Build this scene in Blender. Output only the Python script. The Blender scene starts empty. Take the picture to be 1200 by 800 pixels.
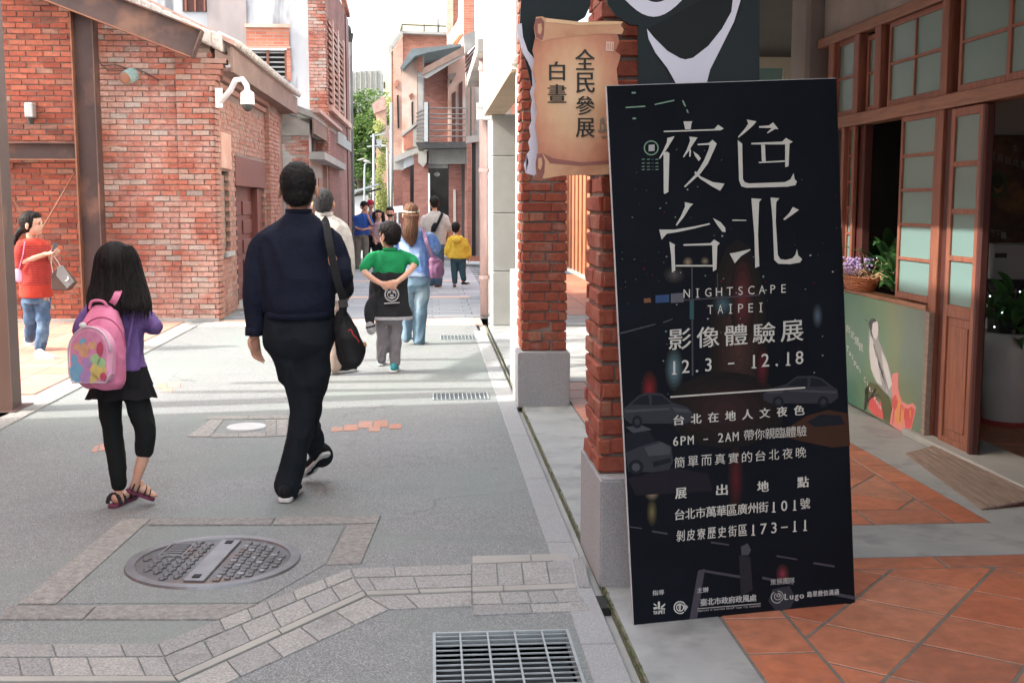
import bpy, bmesh, math, random
from mathutils import Vector, Matrix, noise
random.seed(7)
SC = bpy.context.scene
COL = SC.collection
# ---------------------------------------------------------------- camera, sky, sun, exposure
FPX, PITCH, YAW, CH = 1360.0, math.radians(6.8), math.radians(4.0), 1.5
cam = bpy.data.cameras.new('camera'); cam.lens = 36*FPX/1200; cam.sensor_width = 36; cam.clip_end = 2000; cam.clip_start = .05
camo = bpy.data.objects.new('camera', cam); COL.objects.link(camo)
camo.location = (0, 0, CH); camo.rotation_euler = (math.pi/2-PITCH, 0, -YAW); SC.camera = camo
SUN_EL = math.radians(36)
SUN_DIR = Vector((1, .14, 0)).normalized()*math.cos(SUN_EL)+Vector((0, 0, -math.sin(SUN_EL)))   # way the light travels
w = bpy.data.worlds.new('World'); SC.world = w; w.use_nodes = True
wn = w.node_tree.nodes; wl = w.node_tree.links
sky = wn.new('ShaderNodeTexSky'); sky.sky_type = 'NISHITA'; sky.sun_disc = False
sky.sun_elevation = SUN_EL; sky.sun_rotation = math.atan2(-SUN_DIR.x, -SUN_DIR.y)
sky.dust_density = 8.0; sky.air_density = 1.0; sky.ozone_density = 1.0
vm = wn.new('ShaderNodeVectorMath'); vm.operation = 'MULTIPLY_ADD'      # thin bright cloud veil over the clear sky, even all round
wl.new(sky.outputs[0], vm.inputs[0]); vm.inputs[1].default_value = (.75, .75, .72); vm.inputs[2].default_value = (4.6, 4.75, 4.95)
wl.new(vm.outputs[0], wn['Background'].inputs[0]); wn['Background'].inputs[1].default_value = 0.15
sl = bpy.data.lights.new('sun', 'SUN'); sl.energy = 2.9; sl.angle = math.radians(.55); sl.color = (1, .94, .86)
so = bpy.data.objects.new('sun', sl); COL.objects.link(so); so.rotation_euler = SUN_DIR.to_track_quat('-Z', 'Y').to_euler(); so.location = (-20, -5, 20)
SC.view_settings.view_transform = 'Standard'; SC.view_settings.look = 'None'; SC.view_settings.exposure = 1.4; SC.view_settings.gamma = 1
SC.cycles.max_bounces = 8; SC.cycles.diffuse_bounces = 4; SC.cycles.use_denoising = True

# ---------------------------------------------------------------- pixel -> place helpers
def ray(px, py):
    x = (px-600)/FPX; u = (400-py)/FPX
    f = math.cos(PITCH)+math.sin(PITCH)*u; z = -math.sin(PITCH)+math.cos(PITCH)*u
    return Vector((math.cos(YAW)*x+math.sin(YAW)*f, -math.sin(YAW)*x+math.cos(YAW)*f, z)), f
EYE = Vector((0, 0, CH))
def P(px, py, D): r, f = ray(px, py); return EYE+r*(D/f)
def G(px, py, z=0.0): r, f = ray(px, py); return EYE+r*((z-CH)/r.z)
def XP(px, py, x): r, f = ray(px, py); return EYE+r*(x/r.x)
def YP(px, py, y): r, f = ray(px, py); return EYE+r*(y/r.y)
class Plane:
    def __init__(s, p, n): s.p = Vector(p); s.n = Vector(n).normalized()
    def at(s, px, py, off=0.0):
        r, f = ray(px, py); t = (s.p-EYE).dot(s.n)/r.dot(s.n); return EYE+r*t+s.n*off

# ---------------------------------------------------------------- mesh helpers
LOC = {}
class MB:
    def __init__(s): s.v = []; s.f = []
    def add(s, vs, fs):
        b = len(s.v); s.v += [Vector(v) for v in vs]; s.f += [tuple(b+i for i in f) for f in fs]; return s
    def box(s, x0, x1, y0, y1, z0, z1):
        return s.add([(x0,y0,z0),(x1,y0,z0),(x1,y1,z0),(x0,y1,z0),(x0,y0,z1),(x1,y0,z1),(x1,y1,z1),(x0,y1,z1)],
                     [(0,3,2,1),(4,5,6,7),(0,1,5,4),(1,2,6,5),(2,3,7,6),(3,0,4,7)])
    def prism(s, pts, th):
        pts = [Vector(p) for p in pts]; th = Vector(th); n = len(pts)
        nn = Vector((0,0,0))
        for i in range(n):
            a = pts[i]; b = pts[(i+1) % n]; nn += a.cross(b)
        if nn.dot(th) > 0: pts = pts[::-1]
        vs = pts+[p+th for p in pts]
        return s.add(vs, [tuple(range(n)), tuple(range(2*n-1, n-1, -1))]+[(i, i+n, (i+1) % n+n, (i+1) % n) for i in range(n)])
    def bar(s, a, b, wd, ht, up=(0,0,1)):
        a = Vector(a); b = Vector(b); d = (b-a).normalized(); up = Vector(up)
        sx = d.cross(up).normalized(); u = sx.cross(d).normalized()
        c = [a+sx*i*wd/2+u*j*ht/2 for i, j in ((-1,-1),(1,-1),(1,1),(-1,1))]
        return s.add(c+[p+(b-a) for p in c], [(3,2,1,0),(4,5,6,7),(0,1,5,4),(1,2,6,5),(2,3,7,6),(3,0,4,7)])
    def cyl(s, a, b, r0, r1=None, n=12, caps=True):
        r1 = r0 if r1 is None else r1; a = Vector(a); b = Vector(b); d = (b-a).normalized()
        e = d.orthogonal().normalized(); g = d.cross(e)
        vs = [p+(e*math.cos(t)+g*math.sin(t))*r for p, r in ((a, r0), (b, r1)) for t in [2*math.pi*i/n for i in range(n)]]
        fs = [(i, (i+1) % n, n+(i+1) % n, n+i) for i in range(n)]
        if caps: fs += [tuple(range(n-1, -1, -1)), tuple(range(n, 2*n))]
        return s.add(vs, fs)
    def tube(s, pts, rad, n=8, caps=True):
        pts = [Vector(p) for p in pts]; m = len(pts)
        if not hasattr(rad, '__len__'): rad = [rad]*m
        vs = []; e = None
        for i, p in enumerate(pts):
            d = (pts[min(i+1, m-1)]-pts[max(i-1, 0)]).normalized()
            if e is None: e = d.orthogonal().normalized()
            else: e = (e-d*e.dot(d)).normalized()
            g = d.cross(e)
            vs += [p+(e*math.cos(2*math.pi*k/n)+g*math.sin(2*math.pi*k/n))*rad[i] for k in range(n)]
        fs = [(i*n+k, i*n+(k+1) % n, (i+1)*n+(k+1) % n, (i+1)*n+k) for i in range(m-1) for k in range(n)]
        if caps: fs += [tuple(range(n-1, -1, -1)), tuple(range((m-1)*n, m*n))]
        return s.add(vs, fs)
    def ell(s, c, ax, ay, az, n=16, m=10):
        c = Vector(c); ax = Vector(ax); ay = Vector(ay); az = Vector(az)
        vs = [c+az]
        for i in range(1, m):
            t = math.pi*i/m
            vs += [c+az*math.cos(t)+(ax*math.cos(2*math.pi*k/n)+ay*math.sin(2*math.pi*k/n))*math.sin(t) for k in range(n)]
        vs.append(c-az); L = len(vs)-1
        fs = [(0, 1+k, 1+(k+1) % n) for k in range(n)]
        fs += [(1+(i-1)*n+k, 1+i*n+k, 1+i*n+(k+1) % n, 1+(i-1)*n+(k+1) % n) for i in range(1, m-1) for k in range(n)]
        fs += [(L, 1+(m-2)*n+(k+1) % n, 1+(m-2)*n+k) for k in range(n)]
        return s.add(vs, fs)
    def mesh(s, name, mat, off=Vector((0,0,0)), smooth=False, bevel=0, segs=1):
        me = bpy.data.meshes.new(name)
        me.from_pydata([v-off for v in s.v], [], s.f)
        if bevel:
            bm = bmesh.new(); bm.from_mesh(me)
            bmesh.ops.bevel(bm, geom=[e for e in bm.edges if len(e.link_faces) == 2 and e.calc_face_angle(0) > .5], offset=bevel, segments=segs, affect='EDGES', clamp_overlap=True)
            bm.to_mesh(me); bm.free()
        if smooth: me.shade_smooth()
        for m in (mat if isinstance(mat, (list, tuple)) else [mat]): me.materials.append(m)
        return me
    def build(s, name, mat, parent=None, smooth=False, bevel=0, segs=1, loc=None, **tags):
        if parent is not None: L = LOC[parent]
        else:
            if loc is None:
                xs = [v.x for v in s.v]; ys = [v.y for v in s.v]; zs = [v.z for v in s.v]
                loc = ((min(xs)+max(xs))/2, (min(ys)+max(ys))/2, min(zs))
            L = Vector(loc)
        o = bpy.data.objects.new(name, s.mesh(name, mat, L, smooth, bevel, segs)); COL.objects.link(o)
        LOC[o] = L
        if parent is not None: o.parent = parent
        else: o.location = L
        for k, v in tags.items(): o[k] = v
        return o
def thing(name, label, cat, loc, group=None):
    o = bpy.data.objects.new(name, None); COL.objects.link(o); o.location = loc; LOC[o] = Vector(loc)
    o.empty_display_size = .1; o['label'] = label; o['category'] = cat
    if group: o['group'] = group
    return o
def inst(name, me, M, parent, **tags):        # linked copy of a shared mesh, placed by a world matrix
    o = bpy.data.objects.new(name, me); COL.objects.link(o); o.parent = parent
    o.matrix_local = Matrix.Translation(-LOC[parent]) @ M; LOC[o] = LOC[parent]
    for k, v in tags.items(): o[k] = v
    return o
def boxb(name, mat, parent, *b, bevel=0, **t): return MB().box(*b).build(name, mat, parent, bevel=bevel, **t)

# ---------------------------------------------------------------- materials
def nd(nt, typ, **kw):
    n = nt.nodes.new(typ)
    for k, v in kw.items():
        if k.startswith('i_'):
            key = k[2:]; n.inputs[int(key) if key.isdigit() else key.replace('_', ' ')].default_value = v
        else: setattr(n, k, v)
    return n
def mixc(nt, fac, a, b, mode='MIX'):
    m = nt.nodes.new('ShaderNodeMix'); m.data_type = 'RGBA'; m.blend_type = mode
    for sock, v in ((m.inputs[0], fac), (m.inputs[6], a), (m.inputs[7], b)):
        if isinstance(v, (int, float)): sock.default_value = v
        elif isinstance(v, (tuple, list)): sock.default_value = (*v[:3], 1)
        else: nt.links.new(v, sock)
    return m.outputs[2]
def ramp(nt, fac, stops):
    r = nt.nodes.new('ShaderNodeValToRGB'); e = r.color_ramp.elements
    while len(e) < len(stops): e.new(.5)
    for i, (p, c) in enumerate(stops): e[i].position = p; e[i].color = (*(c if hasattr(c, '__len__') else (c, c, c)), 1)
    nt.links.new(fac, r.inputs[0]); return r.outputs[0]
def noise_n(nt, scale, detail=4, vec=None, rough=.55, dist=0):
    n = nd(nt, 'ShaderNodeTexNoise', i_Scale=scale, i_Detail=detail, i_Roughness=rough, i_Distortion=dist)
    if vec is not None: nt.links.new(vec, n.inputs['Vector'])
    return n.outputs['Fac']
def mathn(nt, op, a, b=0.0):
    m = nt.nodes.new('ShaderNodeMath'); m.operation = op
    for i, v in enumerate((a, b)):
        if isinstance(v, (int, float)): m.inputs[i].default_value = v
        else: nt.links.new(v, m.inputs[i])
    return m.outputs[0]
def newmat(name, rough=.8, metal=0, spec=.5):
    m = bpy.data.materials.new(name); m.use_nodes = True; nt = m.node_tree; b = nt.nodes['Principled BSDF']
    b.inputs['Roughness'].default_value = rough; b.inputs['Metallic'].default_value = metal; b.inputs['Specular IOR Level'].default_value = spec
    return m, nt, b
def geo_pos(nt): return nt.nodes.new('ShaderNodeNewGeometry').outputs['Position']
def bump(nt, b, h, strength=.3, dist=.01):
    bp = nd(nt, 'ShaderNodeBump', i_Strength=strength, i_Distance=dist); nt.links.new(h, bp.inputs['Height']); nt.links.new(bp.outputs[0], b.inputs['Normal'])
def M(name, c1, c2=None, scale=6, rough=.8, metal=0, spec=.4, bs=60, bst=.25, bd=.004, c3=None, s3=2, sheen=0, stretch=None):
    m, nt, b = newmat(name, rough, metal, spec)
    if c2 is None: c2 = tuple(x*.78 for x in c1)
    pos = geo_pos(nt)
    if stretch:
        mp = nd(nt, 'ShaderNodeMapping'); mp.inputs['Scale'].default_value = stretch; nt.links.new(pos, mp.inputs[0]); pos = mp.outputs[0]
    f = ramp(nt, noise_n(nt, scale, 6, pos, .6), [(.32, 0), (.68, 1)])
    col = mixc(nt, f, c2, c1)
    if c3: col = mixc(nt, ramp(nt, noise_n(nt, s3, 4, pos), [(.52, 0), (.66, 1)]), col, c3)
    nt.links.new(col, b.inputs['Base Color'])
    if bst: bump(nt, b, noise_n(nt, bs, 5, pos, .6), bst, bd)
    if sheen: b.inputs['Sheen Weight'].default_value = sheen
    return m
def rnd_island(nt):
    g = nt.nodes.new('ShaderNodeNewGeometry'); oi = nt.nodes.new('ShaderNodeObjectInfo')
    return mathn(nt, 'FRACT', mathn(nt, 'ADD', mathn(nt, 'MULTIPLY', g.outputs['Random Per Island'], 7.31), mathn(nt, 'MULTIPLY', oi.outputs['Random'], 5.77)))
def piece_mat(name, stops, rough=.85, grain=40, gst=.35, stain=None, stain_s=1.2, bst=.5, bd=.004, spec=.3, fine=.25, stain_lo=.55, stain_hi=.68):
    m, nt, b = newmat(name, rough, 0, spec)
    r = rnd_island(nt); col = ramp(nt, r, stops); pos = geo_pos(nt)
    g = noise_n(nt, grain, 5, pos, .65)
    col = mixc(nt, gst, col, mixc(nt, 1.0, col, ramp(nt, g, [(.3, .45), (.7, 1.3)]), 'MULTIPLY'))
    if stain:
        sf = mathn(nt, 'MULTIPLY', ramp(nt, noise_n(nt, stain_s, 6, pos, .65), [(stain_lo, 0), (stain_hi, 1)]), ramp(nt, noise_n(nt, 30, 4, pos), [(.3, .25), (.7, 1)]))
        col = mixc(nt, mathn(nt, 'MULTIPLY', sf, .7), col, stain)
    nt.links.new(col, b.inputs['Base Color'])
    bump(nt, b, noise_n(nt, grain*2, 6, pos, .7), bst, bd)
    return m
BR = [(0, (.29,.085,.060)), (.25, (.36,.112,.078)), (.5, (.40,.15,.105)), (.68, (.27,.08,.06)), (.8, (.37,.20,.155)), (.9, (.36,.26,.225)), (1, (.27,.225,.205))]
m_brick_or = None
m_brick = piece_mat('old brick', BR, stain=(.50,.41,.37), stain_s=1.5, stain_lo=.44, stain_hi=.60, gst=.6)
m_brick_or = piece_mat('orange old brick', [(0,(.25,.06,.04)),(.35,(.33,.088,.055)),(.7,(.38,.125,.08)),(.85,(.19,.055,.042)),(1,(.34,.19,.14))], stain=(.13,.07,.055), stain_s=1.7, stain_lo=.5, stain_hi=.7, grain=26, gst=.6)
m_brick_pale = piece_mat('faded brick', [(0,(.33,.15,.115)),(.5,(.38,.19,.15)),(1,(.37,.23,.19))], stain=(.5,.36,.31), stain_s=1.4)
m_brick_pil = piece_mat('pillar brick', [(0,(.26,.065,.04)),(.4,(.31,.09,.055)),(.8,(.24,.06,.04)),(1,(.34,.15,.10))], grain=30, gst=.5, bst=.7, stain=(.30,.21,.17), stain_s=5)
m_mortar = M('lime mortar', (.30,.225,.19), (.17,.125,.105), 5, bs=90, bst=.6)
m_mortar_dk = M('grey mortar', (.24,.20,.17), (.13,.11,.10), 9, bs=60, bst=.8, bd=.008)
m_steel = M('brown painted steel', (.085,.050,.045), (.055,.033,.031), 2.5, rough=.55, bs=20, bst=.1, c3=(.19,.10,.07), s3=1.5)
m_rust = M('rusty flange', (.26,.11,.06), (.15,.07,.05), 5, rough=.7, bs=60)
m_white = M('weathered white plaster', (.74,.74,.72), (.55,.56,.56), 1.2, bs=30, c3=(.34,.36,.38), s3=.8)
m_stucco = M('stained stucco', (.50,.52,.55), (.37,.39,.42), 1.4, bs=40, c3=(.17,.18,.20), s3=1.5, stretch=(1.6,1,.3))
m_conc = M('concrete', (.40,.39,.37), (.30,.295,.285), 2, bs=60, bst=.35, c3=(.25,.25,.25), s3=1.3)
m_conc_lt = M('pale concrete', (.36,.36,.34), (.28,.28,.265), 2, bs=60, bst=.3)
m_brownwood = M('dark red door wood', (.17,.052,.04), (.11,.034,.028), 4, rough=.5, stretch=(6,6,.6))
m_eave = M('brown eave board', (.25,.17,.14), (.17,.11,.09), 3, stretch=(1,.4,1))
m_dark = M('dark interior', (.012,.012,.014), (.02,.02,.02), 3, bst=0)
m_tilewhite = M('limewashed tile', (.66,.62,.58), (.42,.38,.35), 7, bs=30, bst=.8, bd=.015)
m_roofpink = M('faded roof tile', (.50,.36,.32), (.36,.21,.17), 6, bs=30, bst=.6)
def speckle(name, base, dark, light, green=None, s=260, rough=.8):
    m, nt, b = newmat(name, rough, 0, .4); pos = geo_pos(nt)
    v = nd(nt, 'ShaderNodeTexVoronoi', i_Scale=s); nt.links.new(pos, v.inputs['Vector'])
    col = mixc(nt, ramp(nt, noise_n(nt, 1.3, 5, pos), [(.35, 0), (.65, 1)]), tuple(x*.86 for x in base), base)
    sep = nt.nodes.new('ShaderNodeSeparateColor'); nt.links.new(v.outputs['Color'], sep.inputs[0])
    col = mixc(nt, ramp(nt, sep.outputs[0], [(.70, 0), (.8, .8)]), col, light)
    col = mixc(nt, ramp(nt, sep.outputs[1], [(.72, 0), (.82, .8)]), col, dark)
    if green:      # soot, damp and old spills
        col = mixc(nt, mathn(nt, 'MULTIPLY', ramp(nt, noise_n(nt, 2.6, 8, pos, .7), [(.50, 0), (.72, 1)]), .35), col, tuple(x*.55 for x in base))
        col = mixc(nt, mathn(nt, 'MULTIPLY', ramp(nt, noise_n(nt, 9, 8, pos, .75, 1.5), [(.60, 0), (.70, 1)]), .4), col, tuple(min(1,x*1.5) for x in base))
        vg_ = nd(nt, 'ShaderNodeTexVoronoi', i_Scale=2.4); nt.links.new(pos, vg_.inputs['Vector'])      # trodden gum and drips
        col = mixc(nt, mathn(nt, 'MULTIPLY', ramp(nt, vg_.outputs['Distance'], [(.035, 1), (.055, 0)]), .5), col, tuple(x*.4 for x in base))
        wv_ = nd(nt, 'ShaderNodeTexVoronoi', feature='DISTANCE_TO_EDGE', i_Scale=.55); wn_ = nd(nt, 'ShaderNodeTexNoise', i_Scale=3.0, i_Detail=6.0); nt.links.new(pos, wn_.inputs['Vector'])
        va_ = nt.nodes.new('ShaderNodeVectorMath'); va_.operation = 'MULTIPLY_ADD'; nt.links.new(wn_.outputs['Color'], va_.inputs[0]); va_.inputs[1].default_value = (.5,.5,0); nt.links.new(pos, va_.inputs[2]); nt.links.new(va_.outputs[0], wv_.inputs['Vector'])
        col = mixc(nt, mathn(nt, 'MULTIPLY', mathn(nt, 'MULTIPLY', ramp(nt, wv_.outputs['Distance'], [(.0, 1), (.006, 0)]), ramp(nt, noise_n(nt, 1.1, 2, pos), [(.50, 0), (.58, 1)])), .55), col, tuple(x*.35 for x in base))
        mpx = nd(nt, 'ShaderNodeMapping'); mpx.inputs['Scale'].default_value = (1.0, 6, 1); nt.links.new(pos, mpx.inputs[0])
        col = mixc(nt, mathn(nt, 'MULTIPLY', ramp(nt, noise_n(nt, .8, 4, mpx.outputs[0], .6), [(.54, 0), (.66, 1)]), .18), col, tuple(x*.6 for x in base))
    if green: col = mixc(nt, mathn(nt, 'MULTIPLY', ramp(nt, noise_n(nt, .75, 3, pos, dist=.6), [(.47, 0), (.64, 1)]), .6), col, green)
    nt.links.new(col, b.inputs['Base Color'])
    bump(nt, b, v.outputs['Distance'], .35, .003)
    return m
m_street = speckle('pebble dash street', (.203,.217,.225), (.102,.112,.118), (.35,.365,.37), green=(.182,.222,.212))
m_kerb = speckle('granite kerb', (.31,.325,.335), (.22,.23,.24), (.42,.43,.44), s=420)
m_gran = piece_mat('grey granite sett', [(0,(.27,.275,.277)),(.5,(.31,.315,.315)),(1,(.35,.35,.34))], grain=120, gst=.9, stain=(.14,.14,.135), stain_s=6, bst=.35, bd=.003)
m_granrough = piece_mat('chiselled granite', [(0,(.34,.34,.335)),(1,(.42,.415,.405))], grain=38, gst=.65, bst=1.0, bd=.02)
m_base = speckle('grey granite plinth', (.33,.34,.355), (.24,.25,.26), (.41,.42,.43), s=330)
m_slab = M('smooth arcade slab', (.36,.38,.38), (.27,.285,.29), 2.6, rough=.6, bs=120, bst=.15, c3=(.22,.235,.235), s3=3.2)
m_terra = piece_mat('terracotta tile', [(0,(.42,.14,.08)),(.4,(.50,.18,.10)),(.75,(.47,.20,.125)),(1,(.37,.135,.085))], rough=.5, grain=14, gst=.5, bst=.15, spec=.45, stain=(.22,.13,.10), stain_s=2.2, stain_lo=.5, stain_hi=.66)
m_terra_l = piece_mat('red paving tile', [(0,(.40,.21,.16)),(.5,(.46,.26,.20)),(1,(.42,.25,.21))], rough=.8, grain=14, gst=.3, bst=.2)
m_grout = M('grey grout', (.20,.185,.165), (.14,.13,.115), 20, bs=120)
m_paver = piece_mat('blue grey paver', [(0,(.27,.29,.33)),(1,(.36,.38,.41))], grain=60, bst=.3)
m_pinkpaver = piece_mat('pink paver', [(0,(.52,.36,.30)),(1,(.62,.47,.40))], grain=60, bst=.3)
m_iron = M('cast iron', (.16,.165,.175), (.10,.10,.11), 8, rough=.45, metal=.55, bs=90, bst=.4, c3=(.17,.12,.10), s3=5)
m_iron_lt = M('worn iron rib', (.25,.26,.28), (.18,.185,.20), 8, rough=.4, metal=.6, bs=90, bst=.3)
m_galv = M('galvanised steel', (.36,.41,.43), (.26,.30,.32), 12, rough=.5, metal=.2, bs=60, bst=.1)
m_moss = M('mossy channel', (.10,.115,.07), (.20,.19,.15), 20, bs=60, bst=.8)
m_wood = M('red stained wood', (.31,.115,.065), (.16,.058,.036), 5, rough=.45, bs=60, bst=.2, stretch=(8,8,.8), spec=.5)
m_wood_h = M('red stained beam', (.34,.175,.11), (.20,.095,.06), 5, rough=.5, bs=60, bst=.2, stretch=(8,.7,8), c3=(.30,.14,.09), s3=2)
m_wood_or = M('orange stained wood', (.50,.20,.09), (.38,.14,.07), 5, rough=.5, stretch=(8,8,.8))
m_wood_dk = M('dark reveal wood', (.085,.025,.02), (.055,.018,.015), 5, rough=.5, stretch=(8,8,.8))
m_wood_gr = M('weathered wood', (.30,.225,.185), (.20,.15,.125), 6, rough=.7, bs=50, bst=.5, stretch=(10,1,10))
m_frost, _nt, _b = newmat('frosted pane', .22, 0, .5)
_b.inputs['Base Color'].default_value = (.16,.265,.25,1); _b.inputs['Transmission Weight'].default_value = 0
m_blackmetal = M('black metal', (.03,.03,.032), (.05,.05,.05), 10, rough=.5, bst=.05)
m_pipe = M('mauve painted pipe', (.44,.33,.32), (.36,.27,.27), 3, rough=.5, bst=.05)
m_box = M('grey electrical box', (.40,.42,.43), (.34,.36,.37), 4, rough=.4, bst=.03)
m_whiteplast = M('white plastic', (.75,.76,.78), (.68,.69,.7), 5, rough=.35, bst=.02)
m_yellow = M('pale yellow render', (.66,.62,.44), (.60,.56,.40), 1, bst=.1)
m_pinkwall = M('sunlit pinkish wall', (.55,.34,.27), (.48,.27,.21), 1.3, bs=30, bst=.3, c3=(.60,.50,.44), s3=.9)
def leafmat(name, a, b_, rough=.5):
    m, nt, b = newmat(name, rough, 0, .4)
    nt.links.new(ramp(nt, rnd_island(nt), [(0, a), (1, b_)]), b.inputs['Base Color'])
    b.inputs['Subsurface Weight'].default_value = 0
    tr = nd(nt, 'ShaderNodeBsdfTranslucent'); tr.inputs[0].default_value = (*[x*1.2 for x in b_], 1)
    mx = nd(nt, 'ShaderNodeMixShader', i_0=.3); nt.links.new(b.outputs[0], mx.inputs[1]); nt.links.new(tr.outputs[0], mx.inputs[2])
    nt.links.new(mx.outputs[0], nt.nodes['Material Output'].inputs[0]); return m
m_leaf = leafmat('tree leaf', (.035,.085,.02), (.11,.19,.05))
m_leaf2 = leafmat('glossy leaf', (.03,.10,.035), (.10,.24,.08), .35)
m_leafy = leafmat('yellow green leaf', (.16,.20,.05), (.32,.34,.12))
def brickpat(name, c1, c2, mort, bw=.24, bh=.068, axis='x'):      # far walls whose bricks are too small to tell apart
    m, nt, b = newmat(name, .9); pos = geo_pos(nt)
    sp = nt.nodes.new('ShaderNodeSeparateXYZ'); nt.links.new(pos, sp.inputs[0]); cb = nt.nodes.new('ShaderNodeCombineXYZ')
    if axis == 'xy': nt.links.new(mathn(nt, 'ADD', sp.outputs[0], sp.outputs[1]), cb.inputs[0])
    else: nt.links.new(sp.outputs[0 if axis == 'x' else 1], cb.inputs[0])
    nt.links.new(sp.outputs[2], cb.inputs[1])
    t = nd(nt, 'ShaderNodeTexBrick', i_Scale=1.0); t.inputs['Brick Width'].default_value = bw; t.inputs['Row Height'].default_value = bh; t.inputs['Mortar Size'].default_value = .008
    t.inputs['Color1'].default_value = (*c1, 1); t.inputs['Color2'].default_value = (*c2, 1); t.inputs['Mortar'].default_value = (*mort, 1)
    nt.links.new(cb.outputs[0], t.inputs['Vector'])
    col = mixc(nt, .5, t.outputs['Color'], mixc(nt, 1, t.outputs['Color'], ramp(nt, noise_n(nt, 1.2, 5, pos), [(.3, .5), (.7, 1.4)]), 'MULTIPLY'))
    nt.links.new(col, b.inputs['Base Color']); bump(nt, b, t.outputs['Fac'], .4, .01); return m
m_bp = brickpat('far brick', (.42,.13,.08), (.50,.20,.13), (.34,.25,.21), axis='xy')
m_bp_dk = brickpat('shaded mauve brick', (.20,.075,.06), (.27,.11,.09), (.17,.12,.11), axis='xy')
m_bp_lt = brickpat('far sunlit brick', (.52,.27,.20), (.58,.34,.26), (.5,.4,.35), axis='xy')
def tint(r, g, b): return (r, g, b)

# ---------------------------------------------------------------- brickwork
def brick_meshes(mat, d=.09, rough=.004, seed=1, bevel=False):
    rr = random.Random(seed); out = []
    for k in range(5):
        bm = bmesh.new(); bmesh.ops.create_cube(bm, size=1)
        for v in bm.verts:                      # unit brick: x length, z height, -y is the face
            v.co.x += rr.uniform(-1, 1)*rough*3; v.co.z += rr.uniform(-1, 1)*rough*9; v.co.y += (rr.uniform(-1, 1)*rough*12 if v.co.y < 0 else 0)
        if bevel:                               # worn arrises and chipped corners
            S = Vector((.2, .06, .06))
            for v in bm.verts: v.co = Vector((v.co.x*S.x, v.co.y*S.y, v.co.z*S.z))
            bmesh.ops.bevel(bm, geom=list(bm.edges), offset=.0055, segments=1, affect='EDGES')
            for v in bm.verts: v.co = Vector(((v.co.x+rr.uniform(-.002,.002))/S.x, (v.co.y+rr.uniform(-.003,.003))/S.y, (v.co.z+rr.uniform(-.0022,.0022))/S.z))
        me = bpy.data.meshes.new('brick'); bm.to_mesh(me); bm.free(); me.materials.append(mat); out.append(me)
    return out
def bricks(parent, O, U, N, W, H, mat, L=.195, h=.056, j=.011, jv=.012, proud=.012, keep=None, holes=(), max_ind=300, depth=.05, seed=1, jit=.004, pattern='stretcher', bevel=False):
    """courses of bricks on the wall rectangle at O, along U (W metres) and up (H metres); N points out of the wall"""
    rr = random.Random(seed); O = Vector(O); U = Vector(U).normalized(); N = Vector(N).normalized(); Z = Vector((0,0,1))
    mes = brick_meshes(mat, seed=seed, bevel=bevel); n_ind = 0; MBs = MB(); row = 0; z = 0.0
    while z < H-.02:
        hh = min(h, H-z); kind = (row % 2 if pattern == 'english' else 0); LL = L/2-j/2 if kind else L
        x = -(LL+j)*(rr.uniform(.35, .6) if row % 2 else rr.uniform(0, .08))
        while x < W:
            x0, x1 = max(0, x), min(W, x+LL+rr.uniform(-.006, .006))
            if x1-x0 > .03:
                cx, cz = (x0+x1)/2, z+hh/2
                ok = (keep is None or keep(cx, cz)) and not any(a < cx < b and c < cz < d for a, b, c, d in holes)
                if ok:
                    pr = proud+rr.uniform(-.004, .005)+(rr.random() < .06)*-.008
                    C = O+U*cx+Z*(cz+rr.uniform(-.002, .002))+N*(pr-depth/2)
                    Mx = Matrix((( U.x*(x1-x0), -N.x*depth, 0, C.x), (U.y*(x1-x0), -N.y*depth, 0, C.y), (0, 0, hh*rr.uniform(.93, 1.03), C.z), (0,0,0,1)))
                    rot = Matrix.Rotation(rr.uniform(-.008, .008), 4, 'Z')
                    me = rr.choice(mes)
                    if n_ind < max_ind: inst('brick', me, Mx, parent); n_ind += 1
                    else: MBs.add([Mx @ v.co for v in me.vertices], [tuple(p.vertices) for p in me.polygons])
            x += LL+j
        z += h+jv; row += 1
    if MBs.v:
        o = MBs.build('brickwork', mat, parent); o['kind'] = 'stuff'
    return n_ind
def slab(pts, mat, parent, name, z0=-.03, z1=.006, shrink=.004, bevel=.0015, **t):
    """a stone or tile: its outline on the ground (world xy) pulled in by the joint and given thickness"""
    pts = [Vector((p[0], p[1], 0)) for p in pts]; c = sum(pts, Vector())/len(pts); n = len(pts); A = 0
    for i in range(n): A += pts[i].x*pts[(i+1) % n].y-pts[(i+1) % n].x*pts[i].y
    if A < 0: pts = pts[::-1]
    new = []
    for i in range(n):
        a, b, d = pts[i-1], pts[i], pts[(i+1) % n]; e1 = (b-a).normalized(); e2 = (d-b).normalized()
        n1 = Vector((-e1.y, e1.x, 0)); n2 = Vector((-e2.y, e2.x, 0)); bi = (n1+n2)
        bi = bi.normalized() if bi.length > .01 else n1
        new.append(b+bi*min(shrink/max(.35, bi.dot(n1)), .03))
    m = MB().prism([p+Vector((0,0,z1)) for p in new], (0,0,z0-z1))
    return m.build(name, mat, parent, bevel=bevel, **t)
def clip(poly, hp):
    """clip a convex polygon by half planes (px,py,nx,ny): keep n.(p-q)>=0"""
    for (qx, qy, nx, ny) in hp:
        out = []
        for i in range(len(poly)):
            a, b = poly[i-1], poly[i]; da = (a[0]-qx)*nx+(a[1]-qy)*ny; db = (b[0]-qx)*nx+(b[1]-qy)*ny
            if (da >= 0) != (db >= 0):
                t = da/(da-db); out.append((a[0]+(b[0]-a[0])*t, a[1]+(b[1]-a[1])*t))
            if db >= 0: out.append(b)
        poly = out
        if len(poly) < 3: return []
    return poly
def area(p): return abs(sum(p[i-1][0]*p[i][1]-p[i][0]*p[i-1][1] for i in range(len(p))))/2
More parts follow.
